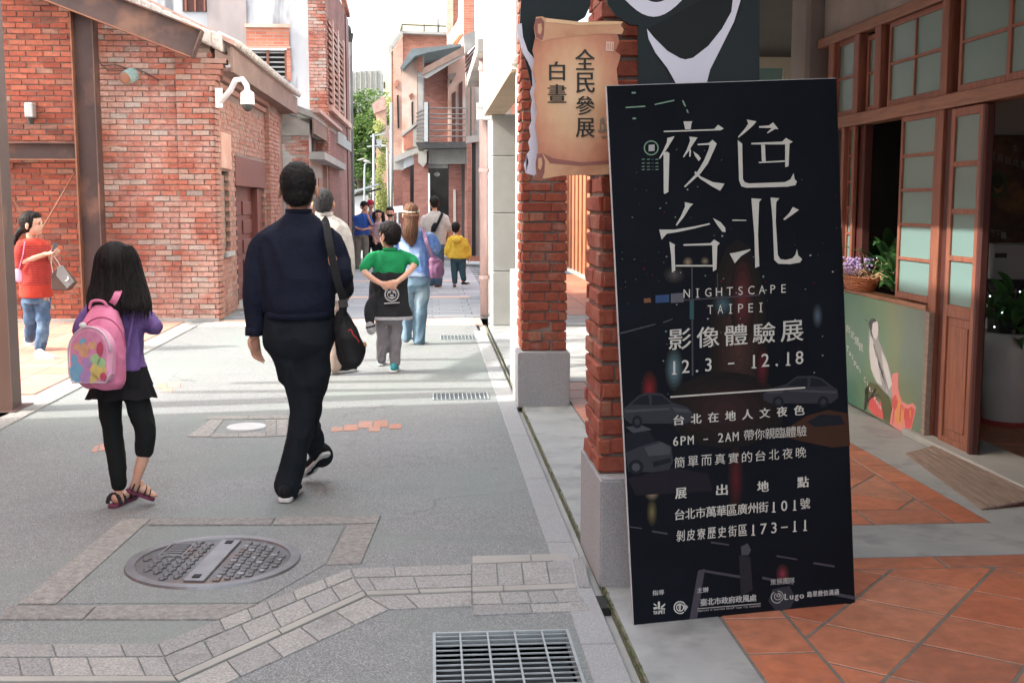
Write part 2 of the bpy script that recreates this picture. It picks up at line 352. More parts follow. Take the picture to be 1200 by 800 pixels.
# ================================================================ THE GROUND
gp = MB().box(-300, 300, -60, 900, -.5, -.14).build('ground', m_street, kind='structure')
def rects_with_holes(x0, x1, y0, y1, holes):
    xs = sorted({x0, x1, *[h[0] for h in holes], *[h[1] for h in holes]}); ys = sorted({y0, y1, *[h[2] for h in holes], *[h[3] for h in holes]})
    for a, b in zip(xs, xs[1:]):
        for c, d in zip(ys, ys[1:]):
            if not any(h[0] <= a and b <= h[1] and h[2] <= c and d <= h[3] for h in holes): yield a, b, c, d
GR_BIG = (-.004, .474, 3.28, 3.93)
G1 = (.006, .441, 8.80, 9.10); G2 = (.10, .50, 12.75, 13.15); G3 = (.10, .55, 15.95, 16.25)
bm = MB()
for a, b, c, d in rects_with_holes(-3.02, .50, -4, 60, [GR_BIG, G1, G2, G3]): bm.add([(a,c,0),(b,c,0),(b,d,0),(a,d,0)], [(0,1,2,3)])
for (a, b, c, d) in (GR_BIG, G1, G2, G3):     # walls of the drain pits
    bm.add([(a,c,-.03),(b,c,-.03),(b,d,-.03),(a,d,-.03),(a,c,-.13),(b,c,-.13),(b,d,-.13),(a,d,-.13)], [(4,0,1,5),(5,1,2,6),(6,2,3,7),(7,3,0,4)])
street = bm.build('street', m_street, loc=(0,0,0), kind='structure')
boxb('far_road', m_street, None, -9, -3.0, 27, 90, -.13, -.004, kind='structure')
# granite kerb along the gutter, the gutter, the arcade slab
kerb = MB().box(.49, .50, -4, -3.9, -.1, -.09).build('granite_kerb', m_kerb, loc=(0,0,0)); kerb['label'] = 'flat pale granite edging strip running beside the narrow gutter'; kerb['category'] = 'kerb'; LOC[kerb] = Vector((0,0,0)); kerb.location = (0,0,0)
yk = -1.0
while yk < 8.2:
    boxb('granite_strip', m_kerb, kerb, .503, .622, yk, yk+1.19, -.1, .004, bevel=.003); yk += 1.2
for yk in (8.45, 9.75, 11.05, 12.35):
    boxb('granite_strip', m_kerb, kerb, .503, .64, yk, yk+1.29, -.1, .003, bevel=.003)
boxb('gutter', m_conc, None, .598, .672, -3, 14.6, -.12, -.035, kind='structure')
a = MB()
for (x0, x1, y0, y1) in ((.672, 1.03, -3, 8.99), (.70, 1.03, 8.99, 14.2), (1.03, 4.2, 4.66, 5.14), (2.62, 4.2, 5.14, 14.6), (1.03, 2.62, 9.6, 13.9), (.75, 2.9, 14.2, 15.4)): a.box(x0, x1, y0, y1, -.12, .010)
a.build('arcade_pavement', m_slab, kind='structure')
a = MB(); [a.box(*q, -.12, .0085) for q in ((1.03, 4.2, -3, 4.66), (1.03, 2.62, 5.14, 9.6), (1.03, 4.2, 15.4, 24))]
agr = a.build('arcade_tile_bed', m_grout, kind='structure')
boxb('mossy_ledge', m_moss, None, .664, .6718, -3, 14.2, -.05, .006, kind='structure')

# terracotta floor of the arcade, diagonal tiles with a border row
tl = thing('terracotta_floor', 'large terracotta floor tiles laid diagonally in the arcade behind the black banner', 'tiled floor', (2.2, 3.6, 0))
A_, E1, E2 = Vector((1.865, 3.956)), Vector((-.25, -.295)), Vector((.243, -.191))
E1 = Vector((1.622-1.865, 4.147-3.956)).normalized()*.335; E2 = Vector((2.539-1.865, 4.768-3.956)).normalized()*.335
bandn = Vector((-.02, 1)).normalized()
k = 0
for i in range(-8, 9):
    for j in range(-9, 9):
        q = [A_+E1*(i+a)+E2*(j+b) for a, b in ((0,0),(1,0),(1,1),(0,1))]
        q = clip([tuple(p) for p in q], [(1.28, 0, 1, 0), (0, 4.50, 0, -1), (0, 2.4, 0, 1), (4.1, 0, -1, 0)])
        if q and area(q) > .002: slab(q, m_terra, tl, 'tile', z1=.0108, shrink=.007); k += 1
for yy in [3.0-.28*0+.325*i for i in range(-2, 6)]:
    q = clip([(1.037, yy), (1.28, yy), (1.28, yy+.325), (1.037, yy+.325)], [(0, 4.655, 0, -1)])
    if q and area(q) > .002: slab(q, m_terra, tl, 'tile', z1=.0108, shrink=.007)
xx = 1.28
while xx < 4.1: slab([(xx, 4.50), (xx+.42, 4.50), (xx+.42, 4.655), (xx, 4.655)], m_terra, tl, 'tile', z1=.0108, shrink=.007); xx += .42
tl2 = thing('terracotta_floor', 'terracotta tiles beyond the grey cross strip beside the wooden ramp', 'tiled floor', (1.9, 7, 0))
for i in range(-4, 22):
    for j in range(-16, 10):
        q = [A_+Vector((0, 2.0))+E1*(i+a)+E2*(j+b) for a, b in ((0,0),(1,0),(1,1),(0,1))]
        q = clip([tuple(p) for p in q], [(1.28, 0, 1, 0), (0, 5.40, 0, 1), (0, 9.6, 0, -1), (2.45, 0, -1, 0)])
        if q and area(q) > .002: slab(q, m_terra, tl2, 'tile', z1=.0108, shrink=.007)
for (xa, xb) in ((1.037, 1.28), (2.45, 2.62)):
    yy = 5.15
    while yy < 9.5: slab([(xa, yy), (xb, yy), (xb, yy+.40), (xa, yy+.40)], m_terra, tl2, 'tile', z1=.0108, shrink=.007); yy += .40
xx = 1.28
while xx < 2.4: slab([(xx, 5.15), (xx+.39, 5.15), (xx+.39, 5.40), (xx, 5.40)], m_terra, tl2, 'tile', z1=.0108, shrink=.007); xx += .39
tl3 = thing('terracotta_floor', 'sunlit terracotta tiles at the far end of the arcade seen between the brick pillars', 'tiled floor', (2, 18, 0))
for i in range(8):
    for j in range(22):
        x0, y0 = 1.04+i*.4, 15.42+j*.4
        slab([(x0, y0), (x0+.4, y0), (x0+.4, y0+.4), (x0, y0+.4)], m_terra, tl3, 'tile', z1=.0108, shrink=.007)

# stone drainage band set into the street (traced rows of setts)
band = thing('stone_drain_band', 'band of pale granite setts bending diagonally across the street in front of the manhole', 'drain band', (-.3, 4.2, 0))
def lerp(a, b, t): return (a[0]+(b[0]-a[0])*t, a[1]+(b[1]-a[1])*t)
def row(u0, u1, l0, l1, cuts, mat=m_gran, z1=.006, name='stone', parent=band, sh=.0025):
    """setts between an upper line u0-u1 and a lower line l0-l1 (photo pixels on the ground), cut at the given fractions"""
    u0, u1, l0, l1 = [tuple(G(*p)[:2]) for p in (u0, u1, l0, l1)]; cs = [0]+list(cuts)+[1]
    for a, b in zip(cs, cs[1:]):
        slab([lerp(u0, u1, a), lerp(u0, u1, b), lerp(l0, l1, b), lerp(l0, l1, a)], mat, parent, name, z1=z1, shrink=sh)
# left leg
row((-260,757), (185,755), (-260,772), (192,770), (.2,.42,.57,.72,.90))
row((-260,773), (192,771), (-265,794), (203,793), (.15,.3,.45,.62,.70,.8,.93))
row((-265,794.5), (203,794), (-268,801), (208,800), (.5,), m_conc_lt, .009)
row((-268,801.5), (208,801), (-275,822), (222,821), (.2,.4,.6,.8))
# diagonal leg
row((185,755), (410,667), (192,770), (414,677), (.28,.42,.52,.66,.84))
row((192,771), (414,678), (203,793), (425,693), (.18,.36,.52,.7,.86))
row((203,794), (425,694), (209,800), (430,699), (.5,), m_conc_lt, .009)
row((209,801), (430,700), (222,821), (456,715), (.22,.42,.6,.8))
# right leg
row((411,667), (553,662), (415,677.5), (553,673.5), (.35,))
row((415,678.5), (553,674.5), (425,693), (553,688), (.12,.5))
row((426,694), (553,690), (430,699), (553,694), (.5,), m_conc_lt, .009)
row((431,700), (553,695), (456,715), (554,711), (.35,))
row((553,652), (667,649), (553,661), (669,657), (.6,), m_conc_lt, .005)
row((553,662), (669,658), (553,688), (675,684), (.25,.5,.75))
row((553,689), (675,685), (553,695), (677,691), (.3,), m_conc_lt, .009)
row((553,696), (677,692), (554,709), (686,706), (.26,.52,.76))
row((554,710), (687,707), (555,722), (692,716), (.5,))
row((670,656), (684,654), (678,690), (693,690), (), m_gran, .0085)
boxb('outlet', m_dark, band, .6225, .6635, 4.16, 4.30, -.034, -.004)
# red brick patch let into the street and small pink repair patches
pt = thing('brick_repair_patch', 'short row of red paving bricks let into the grey street behind the walking man', 'brick patch', G(430,499))
for (x0, x1, y0, y1) in ((388,402,501,506), (403,420,498,505), (420,437,494,502), (438,455,493,501), (456,471,497,503), (432,446,501,506)):
    row((x0,y0), (x1,y0-.5), (x0-1,y1), (x1,y1-.5), (), m_terra_l, .004, 'brick', pt, .004)
pt = thing('brick_repair_patch', 'tiny salmon repair patch in the street left of the girl', 'brick patch', G(115,523))
row((110,523), (122,519), (106,530), (124,528), (.5,), m_terra_l, .004, 'brick', pt, .004)
pt = thing('brick_repair_patch', 'faint salmon repair patch in the sunlit street between the girl and the man', 'brick patch', G(197,452))
for q in ((182,196,450,455), (197,212,448,454), (190,203,455,459)): row((q[0],q[2]), (q[1],q[2]), (q[0]-1,q[3]), (q[1],q[3]), (), m_terra_l, .004, 'brick', pt, .004)
# chiselled stone frame round the big manhole
fr = thing('manhole_surround', 'rectangle of rough chiselled stones framing the big round manhole cover', 'stone frame', (-.9, 4.9, 0))
row((143,609), (177,609), (20,709), (66,709), (), m_granrough, .008, 'stone', fr, .003)
row((178,608), (323,607), (172,616), (318,616), (), m_granrough, .008, 'stone', fr, .003)
row((324,607), (447,605), (319,616), (443,614), (), m_granrough, .008, 'stone', fr, .003)
row((407,616), (443,614.5), (382,663), (424,661), (), m_granrough, .008, 'stone', fr, .003)
row((12,711), (113,711), (-3,727), (97,727), (), m_granrough, .008, 'stone', fr, .003)
row((114,711), (303,709), (98,727), (258,727), (), m_granrough, .008, 'stone', fr, .003)
slab([G(*p)[:2] for p in ((176,617),(405,617),(383,661),(303,707),(66,708))], m_street, fr, 'infill_slab', z1=.004, shrink=.004)
# manhole cover
mc = Vector((-.921, 4.815, 0)); mh = thing('manhole_cover', 'big round cast iron manhole cover with raised pads and a centre bar', 'manhole cover', mc)
m = MB(); n = 56
for ra, rb, z in ((.355, .315, .014),):
    vs = []; fs = []
    for r, zz in ((.362, .0), (.357, .014), (.318, .014), (.314, .004)):
        vs += [mc+Vector((r*math.cos(2*math.pi*i/n), r*math.sin(2*math.pi*i/n), zz)) for i in range(n)]
    for kk in range(3): fs += [(kk*n+i, kk*n+(i+1) % n, (kk+1)*n+(i+1) % n, (kk+1)*n+i) for i in range(n)]
    m.add(vs, fs)
m.build('rim', m_iron_lt, mh, smooth=False)
MB().cyl(mc+Vector((0,0,-.02)), mc+Vector((0,0,.0065)), .316, n=48).build('plate', m_iron, mh)
ca = math.radians(2.0+90-8); ux = Vector((math.cos(ca), math.sin(ca), 0)); uy = Vector((ux.y, -ux.x, 0))   # centre bar direction
MB().bar(mc-ux*.275+Vector((0,0,.011)), mc+ux*.275+Vector((0,0,.011)), .085, .012).build('centre_bar', m_iron_lt, mh, bevel=.003)
for sgn in (-1, 1): MB().bar(mc+ux*sgn*.215+Vector((0,0,.018)), mc+ux*sgn*.255+Vector((0,0,.018)), .03, .004).build('key_hole', m_dark, mh)
npad = 0
for i in range(-7, 8):
    for j in range(-9, 10):
        px_, py_ = uy*(.085+.038*j if j >= 0 else 0), ux*(i*.042+(.021 if j % 2 else 0))
        if j < 0: continue
        c = mc+px_+py_
        if (c-mc).length < .288:
            MB().bar(c-ux*.013+Vector((0,0,.0095)), c+ux*.013+Vector((0,0,.0095)), .022 if (i+j) % 2 else .03, .008).build('raised_pad', m_iron_lt if (i*3+j) % 5 == 0 else m_iron, mh, bevel=.003); npad += 1
for i in range(-5, 6):
    for j in range(0, 6):
        c = mc-uy*(.085+.05*j)+ux*(i*.055+(.027 if j % 2 else 0))
        if (c-mc).length < .285 and not (j >= 2 and i > 1 and i < 5):
            m = MB().bar(c-ux*.02+Vector((0,0,.0095)), c+ux*.02+Vector((0,0,.0095)), .02, .008).bar(c-uy*.018+ux*.012+Vector((0,0,.0097)), c+uy*.018+ux*.012+Vector((0,0,.0097)), .016, .008)
            m.build('raised_pad', m_iron, mh, bevel=.003)
pc = mc-uy*.20+ux*.13; m = MB()
for s_ in (-1, 1):
    m.bar(pc+ux*s_*.085-uy*.05+Vector((0,0,.01)), pc+ux*s_*.085+uy*.05+Vector((0,0,.01)), .008, .008)
    m.bar(pc+uy*s_*.05-ux*.085+Vector((0,0,.0102)), pc+uy*s_*.05+ux*.085+Vector((0,0,.0102)), .008, .008)
for q in range(5):
    m.bar(pc+ux*(-.062+q*.031)-uy*.035+Vector((0,0,.0095)), pc+ux*(-.062+q*.031)+uy*.035+Vector((0,0,.0095)), .012, .006)
m.build('cast_panel', m_iron_lt, mh)
# white round cover with its stone frame
fr = thing('stone_surround', 'small speckled stone frame round the white access cover', 'stone frame', G(280,500))
for q in (((245,488),(340,487),(240,492),(338,491)), ((218,512),(246,492.5),(247,512),(262,492.5)), ((310,492),(338,492),(312,512),(336,511)), ((247,508.5),(311,507.5),(247,513),(312,512))): row(*q, (.5,) if q[0][0] > 240 else (), m_granrough, .006, 'stone', fr, .003)
c = G(289,501); MB().cyl(c, c+Vector((0,0,.012)), .135, .13, n=40).build('access_cover', M('pale grey cover', (.55,.57,.59), (.44,.46,.48), 8, rough=.5, bst=.1), bevel=.002, label='round white access cover set in the street behind the girl', category='access cover')
# steel grates
def grate(h, nbar, ncross, label, along='x'):
    x0, x1, y0, y1 = h; g = thing('drain_grate', label, 'drain grate', ((x0+x1)/2, (y0+y1)/2, 0)); f = MB(); fw = .010
    f.box(x0, x0+fw, y0, y1, -.04, .007).box(x1-fw, x1, y0, y1, -.04, .007).box(x0+fw, x1-fw, y0, y0+fw, -.04, .007).box(x0+fw, x1-fw, y1-fw, y1, -.04, .007)
    f.build('frame', m_galv, g)
    me = MB().box(x0+fw, x1-fw, -.0024, .0024, -.0045, .0).mesh('bar', m_galv, Vector((0,0,0)))
    for i in range(nbar): inst('bar', me, Matrix.Translation((0, y0+fw+(y1-y0-2*fw)*(i+.5)/nbar, .003)), g)
    mc_ = MB().box(-.0035, .0035, y0+fw, y1-fw, -.006, .0).mesh('cross_rod', m_galv, Vector((0,0,0)))
    for i in range(ncross): inst('cross_rod', mc_, Matrix.Translation((x0+(x1-x0)*(i+1)/(ncross+1), 0, .0055)), g)
    boxb('pit', m_dark, g, x0, x1, y0, y1, -.135, -.12); pw_ = MB(); pw_.box(x0-.01, x0, y0-.01, y1+.01, -.12, -.001).box(x1, x1+.01, y0-.01, y1+.01, -.12, -.001).box(x0, x1, y0-.01, y0, -.12, -.001).box(x0, x1, y1, y1+.01, -.12, -.001); pw_.build('pit_shade_lining', m_dark, g)  # pit floor and lining are near black, standing in for shade inside
grate(GR_BIG, 15, 4, 'large galvanised drain grate in the foreground at the bottom edge of the picture')
grate(G1, 7, 12, 'narrow street drain grate just inside the shade, middle of three in a line')
grate(G2, 8, 9, 'small street drain grate in full sun right of the woman in jeans')
grate(G3, 6, 9, 'small drain grate among the grey pavers near the drainpipe, farthest of the grates')
m_shaded_silt = M('shaded silt', (.016,.026,.03), (.008,.008,.008), 6, rough=.7, bst=0)  # shade down in the pit is put into this near-black colour
boxb('shaded_silt_layer', m_shaded_silt, None, GR_BIG[0]+.003, GR_BIG[1]-.003, GR_BIG[2]+.003, GR_BIG[3]-.003, -.119, -.10, kind='stuff')
# far paving: pinkish brick strip and blue grey pavers
pv = thing('pink_paving_strip', 'strip of pale pink paving bricks crossing the street at the corner of the brick house', 'paving', (-1, 14.9, 0))
kk = 0; mbx = MB()
me = MB().box(0, .19, 0, .095, -.02, .004).mesh('paving_brick', m_pinkpaver)
for j in range(8):
    for i in range(17):
        x0 = -2.85+i*.2+(.1 if j % 2 else 0); inst('brick', me, Matrix.Translation((x0, 14.3+j*.103, 0)), pv)
pv = thing('grey_paving', 'blue grey pavers in rows under the boy in the yellow jacket', 'paving', (-.5, 19, 0))
me = MB().box(0, .43, 0, .33, -.02, .004).mesh('paver', m_paver); cnt = 0
for j in range(36):
    for i in range(8):
        inst('paver', me, Matrix.Translation((-2.72+i*.44+(.0 if j % 2 else -.1)+.2, 15.3+j*.34, 0)), pv); cnt += 1
for (yy, lb) in ((18.4, 'nearer'), (22.3, 'farther')):
    boxb('pink_cross_strip', m_pinkpaver, None, -2.4, .62, yy, yy+.3, .0045, .010, kind='structure')
# left plaza: red tiles and rough kerb stones
boxb('plaza_bed', m_conc_lt, None, -12, -3.02, 8.2, 15.2, -.12, .0, kind='structure')
pz = thing('red_tiled_plaza', 'sunlit red square tiles in front of the brick house under the woman in red', 'tiled paving', (-5, 12, 0))
T = .36
for i in range(14):
    for j in range(18):
        x1 = -3.12-i*T; y0 = 8.9+j*T+.0
        if x1-T < -8.2: continue
        if x1 > -3.12-T*.5 and y0 < 9.2: continue
        slab([(x1-T, y0), (x1, y0), (x1, min(y0+T, 14.9)), (x1-T, min(y0+T, 14.9))], m_terra_l, pz, 'tile', z1=.010, shrink=.004, bevel=0)
ks = thing('rough_kerb', 'line of pale rough kerb stones edging the red tiled plaza', 'kerb', (-3, 12, 0))
yy = 4.5
while yy < 14.2: slab([(-3.10, yy), (-2.86, yy), (-2.86, yy+.62), (-3.10, yy+.62)], m_granrough, ks, 'kerb_stone', z1=.010, shrink=.004); yy += .62
for xx_ in (-3.7, -4.4, -5.1, -5.8): slab([(xx_, 8.25), (xx_+.69, 8.25), (xx_+.69, 8.85), (xx_, 8.85)], m_granrough, ks, 'kerb_stone', z1=.010, shrink=.004)

# ================================================================ BRICK HOUSE ON THE LEFT
YF = 15.0; XC = YP(256,372,YF).x; XS2 = -2.72
ho = thing('brick_house', 'old red brick house with whitewashed gable verge, left of the street', 'house', (-4.5, 15, 0))
def gable(x): return 3.50+(XC-x)*.47        # verge height
zc = 3.5
MB().prism([(-8.5, YF, 0), (XC, YF, 0), (XC, YF, gable(XC)), (-8.5, YF, gable(-8.5))], (0, .3, 0)).build('wall', m_mortar, ho)
YE = 22.0
# side wall built round its door and window openings
yd0, yd1 = XP(274,182,XS2).y, XP(309,190,XS2).y; zd = XP(274,182,XS2).z
yw0, yw1 = XP(259.5,200,XS2).y, XP(268,205,XS2).y; zw0, zw1 = XP(260,296,XS2).z, XP(259.5,200,XS2).z
s = MB()
zt = 3.30
s.box(XS2-.3, XS2, YF+.3, yw0, 0, zt).box(XS2-.3, XS2, yw0, yw1, 0, zw0).box(XS2-.3, XS2, yw0, yw1, zw1, zt).box(XS2-.3, XS2, yw1, yd0, 0, zt).box(XS2-.3, XS2, yd0, yd1, zd, zt).box(XS2-.3, XS2, yd1, YE, 0, zt)
s.build('side_wall', m_mortar, ho)
boxb('back_wall', m_mortar, ho, -8.5, XS2-.3, YE-.3, YE, 0, 3.4)
lim = {}
# front bricks: two fields either side of the steel column, then the corner pilaster
xa = YP(214,300,YF).x
xcl = YP(100,200,YF).x
bricks(ho, (-7.0, YF, .03), (1,0,0), (0,-1,0), xcl+7.0, 5.4, m_brick_or, keep=lambda cx, cz: cz < gable(-7.0+cx)-.18 and cz < 5.3, seed=13, max_ind=60, proud=.014)
bricks(ho, (xcl+.01, YF, .03), (1,0,0), (0,-1,0), xa-xcl-.022, 5.4, m_brick, keep=lambda cx, cz: cz < gable(xcl+cx)-.18 and cz < 5.3, seed=3, max_ind=110)
boxb('pilaster_core', m_mortar, ho, xa+.01, XC-.002, YF-.042, YF-.002, 0, 3.4)
bricks(ho, (xa, YF-.045, .03), (1,0,0), (0,-1,0), XC-xa+.02, 3.35, m_brick, seed=4, depth=.13, max_ind=70)
bricks(ho, (XS2+.035, YF-.04, .03), (0,1,0), (1,0,0), .34, 3.2, m_brick_pale, seed=14, max_ind=0, depth=.08)
for k in range(5):                          # corbelled courses under the eave at the corner
    boxb('corbel', m_brick_pale, ho, XC-.06, XC+.05+.035*k, YF-.062, YF+.16, 2.95+.068*k, 3.008+.068*k)
# side bricks
hl = [(yw0-YF-.01, yw1-YF+.01, zw0, zw1), (yd0-YF-.02, yd1-YF+.02, 0, zd+.01)]
bricks(ho, (XS2, YF, .03), (0,1,0), (1,0,0), 6.6, 2.85, m_brick_pale, holes=[(a, b, c-.03, d-.03) for a, b, c, d in hl], seed=5, max_ind=60, proud=.006, jit=.002)
# cornice steps on the side wall
zco = XP(317,130,XS2).z
for k, (zz, ex) in enumerate(((zco-.10, .05), (zco, .09), (zco+.07, .13))): boxb('cornice', m_brick_pale, ho, XS2, XS2+ex, YF+.35, 19.6, zz, zz+.066)
y0p, y1p = XP(312,250,XS2).y, XP(324,250,XS2).y
boxb('end_pier', m_mortar, ho, XS2, XS2+.07, y0p, y1p, 0, zco+.3)
bricks(ho, (XS2+.07, y0p, .03), (0,1,0), (1,0,0), y1p-y0p, 3.0, m_brick_pale, seed=8, max_ind=0)
bricks(ho, (XS2, y0p, .03), (1,0,0), (0,-1,0), .08, 3.0, m_brick_pale, seed=9, max_ind=0)
# lintel panel above the window, sill, shutter, door
boxb('lintel_panel', m_pinkwall, ho, XS2, XS2+.03, yw0-.12, yw1+.1, zw1+.03, zw1+.5, bevel=.006)
wi = boxb('window', m_wood_dk, ho, XS2-.12, XS2-.09, yw0, yw1, zw0, zw1)
boxb('shutter', m_wood_gr, wi, XS2-.088, XS2-.05, yw0+.06, yw1-.06, zw0+.03, zw1-.05, bevel=.004)
boxb('sill', m_conc, wi, XS2-.088, XS2+.05, yw0-.06, yw1+.06, zw0-.07, zw0-.004, bevel=.006)
do = boxb('door', m_brownwood, ho, XS2-.20, XS2-.14, yd0, yd1, .05, zd)
boxb('lintel', m_brownwood, do, XS2-.139, XS2+.02, yd0, yd1, zd-.42, zd-.002, bevel=.006)
boxb('jamb', m_dark, do, XS2-.139, XS2-.02, yd0, yd0+.22, .05, zd-.43)
boxb('jamb', m_brownwood, do, XS2-.139, XS2-.04, yd1-.55, yd1, .05, zd-.43)
ymid0, ymid1 = yd0+.24, yd1-.57
for r_ in range(5):
    for c_ in range(2):
        a0 = ymid0+(ymid1-ymid0)*(c_*.5+.06); a1 = ymid0+(ymid1-ymid0)*(c_*.5+.46); z0 = .15+r_*(zd-.7)/5
        boxb('door_panel', m_brownwood, do, XS2-.139, XS2-.118, a0, a1, z0, z0+(zd-.7)/5-.08, bevel=.008)
boxb('doorstep', m_conc, ho, XS2-.35, XS2+.1, yd0-.1, yd1, 0, .05, bevel=.01)
# roof: eave board and tiles along the side, whitewashed verge up the gable
p0, p1 = YP(268,45,YF), XP(336,95,XS2+.25)
xe = XS2+.28
MB().prism([(xe, YF-.02, 3.12), (xe, YF-.02, 3.42), (xe-.03, YF-.02, 3.42), (xe-.03, YF-.02, 3.12)], (0, 7.1, 0)).build('eave_board', m_eave, ho)
MB().prism([(XS2, YF+.02, 3.12), (xe-.03, YF+.02, 3.14), (xe-.03, YF+.02, 3.18), (XS2, YF+.02, 3.18)], (0, 7.0, 0)).build('soffit', m_eave, ho)
MB().prism([(xe+.03, YF-.05, 3.44), (-5.6, YF-.05, 3.44+(xe+.03+5.6)*.47), (-5.6, YF-.05, 3.52+(xe+.03+5.6)*.47), (xe+.03, YF-.05, 3.50)], (0, 7.1, 0)).build('roof', m_roofpink, ho)
me = MB().cyl((0,0,0), (-.28,0,.28*.47), .045, .04, n=8).mesh('roof_tile', m_tilewhite, smooth=True)
for j in range(52):
    inst('roof_tile', me, Matrix.Translation((xe+.07, YF+.15+j*.135, 3.47)), ho)
vg = MB(); rr = random.Random(5); xx = XC+.17
pts_t = []
for k in range(40):
    x = XC+.15-k*.12; pts_t.append((x, gable(x)-.02+rr.uniform(-.02, .02)))
for k in range(39):
    (xa_, za_), (xb_, zb_) = pts_t[k], pts_t[k+1]
    th = .19+rr.uniform(-.02, .02); pr = YF-.12+rr.uniform(-.02, .015)
    vg.prism([(xa_+.01, pr, za_-.06), (xa_+.01, pr, za_+th-.06), (xb_, pr, zb_+th-.06), (xb_, pr, zb_-.06)], (0, .45, 0))
vg.build('verge', m_tilewhite, ho, bevel=.02)
boxb('plinth', m_conc, ho, -7, XC+.02, YF-.10, YF, 0, .045)

# brown steel frame standing against the gable
sf = thing('steel_structure', 'dark brown steel I-beam frame with a sloping rafter against the brick gable', 'steel frame', (-5, 14.7, 0))
def ibeam(name, a, b, depth, width, tw=.012, tf=.016, mat=m_steel, up=(0,0,1), parent=sf):
    a = Vector(a); b = Vector(b); d = (b-a).normalized(); up = Vector(up); sx = d.cross(up).normalized(); u = sx.cross(d).normalized()
    web = MB().bar(a, b, tw, depth-2*tf, up); w_ = web.build(name, mat, parent)
    for s_ in (-1, 1):
        off = u*s_*(depth/2-tf/2); MB().bar(a+off, b+off, width, tf, up).build('flange', mat if s_ > 0 else m_rust, w_)
    return w_
yfr = YF-.28
pc0, pc1 = YP(101,100,yfr), YP(104,372,yfr)
colx = (pc0.x)
ibeam('column', (colx, yfr, 0), (colx, yfr, 6), .27, .22, up=(1,0,0))
zb = (YP(60,167,yfr).z+YP(60,188,yfr).z)/2
ibeam('beam', (-9, yfr+.02, zb), (colx-.136, yfr+.02, zb), YP(60,167,yfr).z-YP(60,188,yfr).z, .20)
r0, r1 = YP(65,-13,yfr-.15), YP(231,52,yfr-.15)
ra, rb = r1+(r0-r1)*1.8, r1
dv = (rb-ra).normalized(); upv = Vector((-dv.z, 0, dv.x)); upv = upv if upv.z > 0 else -upv
ibeam('rafter', ra, rb, .36, .22, up=tuple(upv))
MB().bar(rb+dv*.008-upv*.17, rb+dv*.008+upv*.17, .2, .01, tuple(dv)).build('end_plate', m_steel, sf)
b0, b1 = YP(92,195,yfr), YP(53,262,yfr); b2 = b1+(b1-b0)*1.6
MB().tube([b0, b2], .012, 6).build('tie_rod', m_rust, sf)
b0, b1 = YP(10,225,yfr), YP(90,348,yfr); MB().tube([b0, b1], .008, 5).build('tie_rod', m_rust, sf)
# near corner post of the steel shelter, at the left edge of the picture
po = thing('steel_post', 'tall brown steel post at the left edge standing on a concrete pad', 'post', (-3.12, 8.55, 0))
xl = G(27,476).x
MB().box(xl-.24, xl, 8.50, 8.515, 0, 5.5).box(xl-.012, xl, 8.516, 8.72, 0, 5.5).box(xl-.24, xl-.228, 8.516, 8.72, 0, 5.5).build('web', m_steel, po)
boxb('flange', M('post brown', (.20,.125,.10), (.15,.09,.075), 3, rough=.5, bst=.05, stretch=(1,1,.2)), po, xl-.112, xl+.012, 8.478, 8.499, 0, 5.5)
boxb('base_plate', m_steel, po, xl-.32, xl+.06, 8.42, 8.8, 0, .018, bevel=.004)
for k in range(7): MB().cyl((xl-.17, 8.499, .4+k*.22), (xl-.17, 8.478, .4+k*.22), .012, n=6).build('bolt', m_steel, po)
# shelter beams above that throw the shadow bars on the street
sb = thing('steel_shelter', 'brown steel shelter beams outside the picture beside the tall post', 'steel frame', (-4, 9, 0))
for yy, zz, hh in ((9.02, 3.9, .16), (8.62, 3.6, .13), (10.35, 4.0, .18)):
    MB().box(-7, -3.2, yy-.06, yy+.06, zz, zz+hh).build('beam', m_steel, sb)
MB().bar((-7.0, 8.8, 5.2), (-4.2, 11.6, 3.7), .10, .2).build('brace', m_steel, sb)
# tall wall outside the picture on the left that shades the near street; a gap in it lets one thin sun streak through
tw_ = thing('neighbour_building', 'tall brick building outside the picture on the left that shades the street', 'building', (-3.6, 2, 0))
tb = MB(); X0, X1, Z1 = -4.1, -3.45, 5.8; e_ = .035; ys = 5.0; y_a, y_b = ys-.02, ys+.035
zs0, zs1 = 1.35, 2.25
tb.box(X0, X1, -7, y_a, 0, Z1).box(X0, X1, y_a, y_b, 0, zs0).box(X0, X1, y_a, y_b, zs1, Z1).box(X0, X1, y_b, 8.05, 0, Z1)
tb.build('wall', m_bp, tw_)

# ---- small fixtures on the brick house
cm = thing('dome_camera', 'white dome security camera on a curved arm at the corner of the brick house', 'security camera', YP(257,110,YF-.06))
q = [YP(*p, YF-.35) for p in ((262,118), (268,104), (276,94), (284,93), (289,100), (290,107))]
q[0] = YP(258,120,YF-.06); q[1].y += .15
boxb('wall_plate', m_whiteplast, cm, YP(252.5,115,YF-.07).x, YP(261,115,YF-.07).x, YF-.085, YF-.065, YP(255,127,YF).z, YP(255,104,YF).z, bevel=.004)
MB().tube(q, .035, 10).build('arm', m_whiteplast, cm, smooth=True)
e = YP(290,117,YF-.35); r_ = .087
MB().cyl(e-Vector((0,0,.06)), e+Vector((0,0,.09)), r_, r_*.92, 20).cyl(e+Vector((0,0,.09)), e+Vector((0,0,.125)), r_*.8, r_*.3, 16).build('housing', m_whiteplast, cm, smooth=False, bevel=.006)
MB().ell(e-Vector((0,0,.06)), (r_*.8,0,0), (0,r_*.8,0), (0,0,.085), 16, 8).build('dome', m_blackmetal, cm, smooth=True)
fl = thing('flood_lamp', 'small round lamp with a green hood hanging on wires on the gable wall', 'lamp', YP(150,90,YF-.2))
c = YP(151,90,YF-.22)
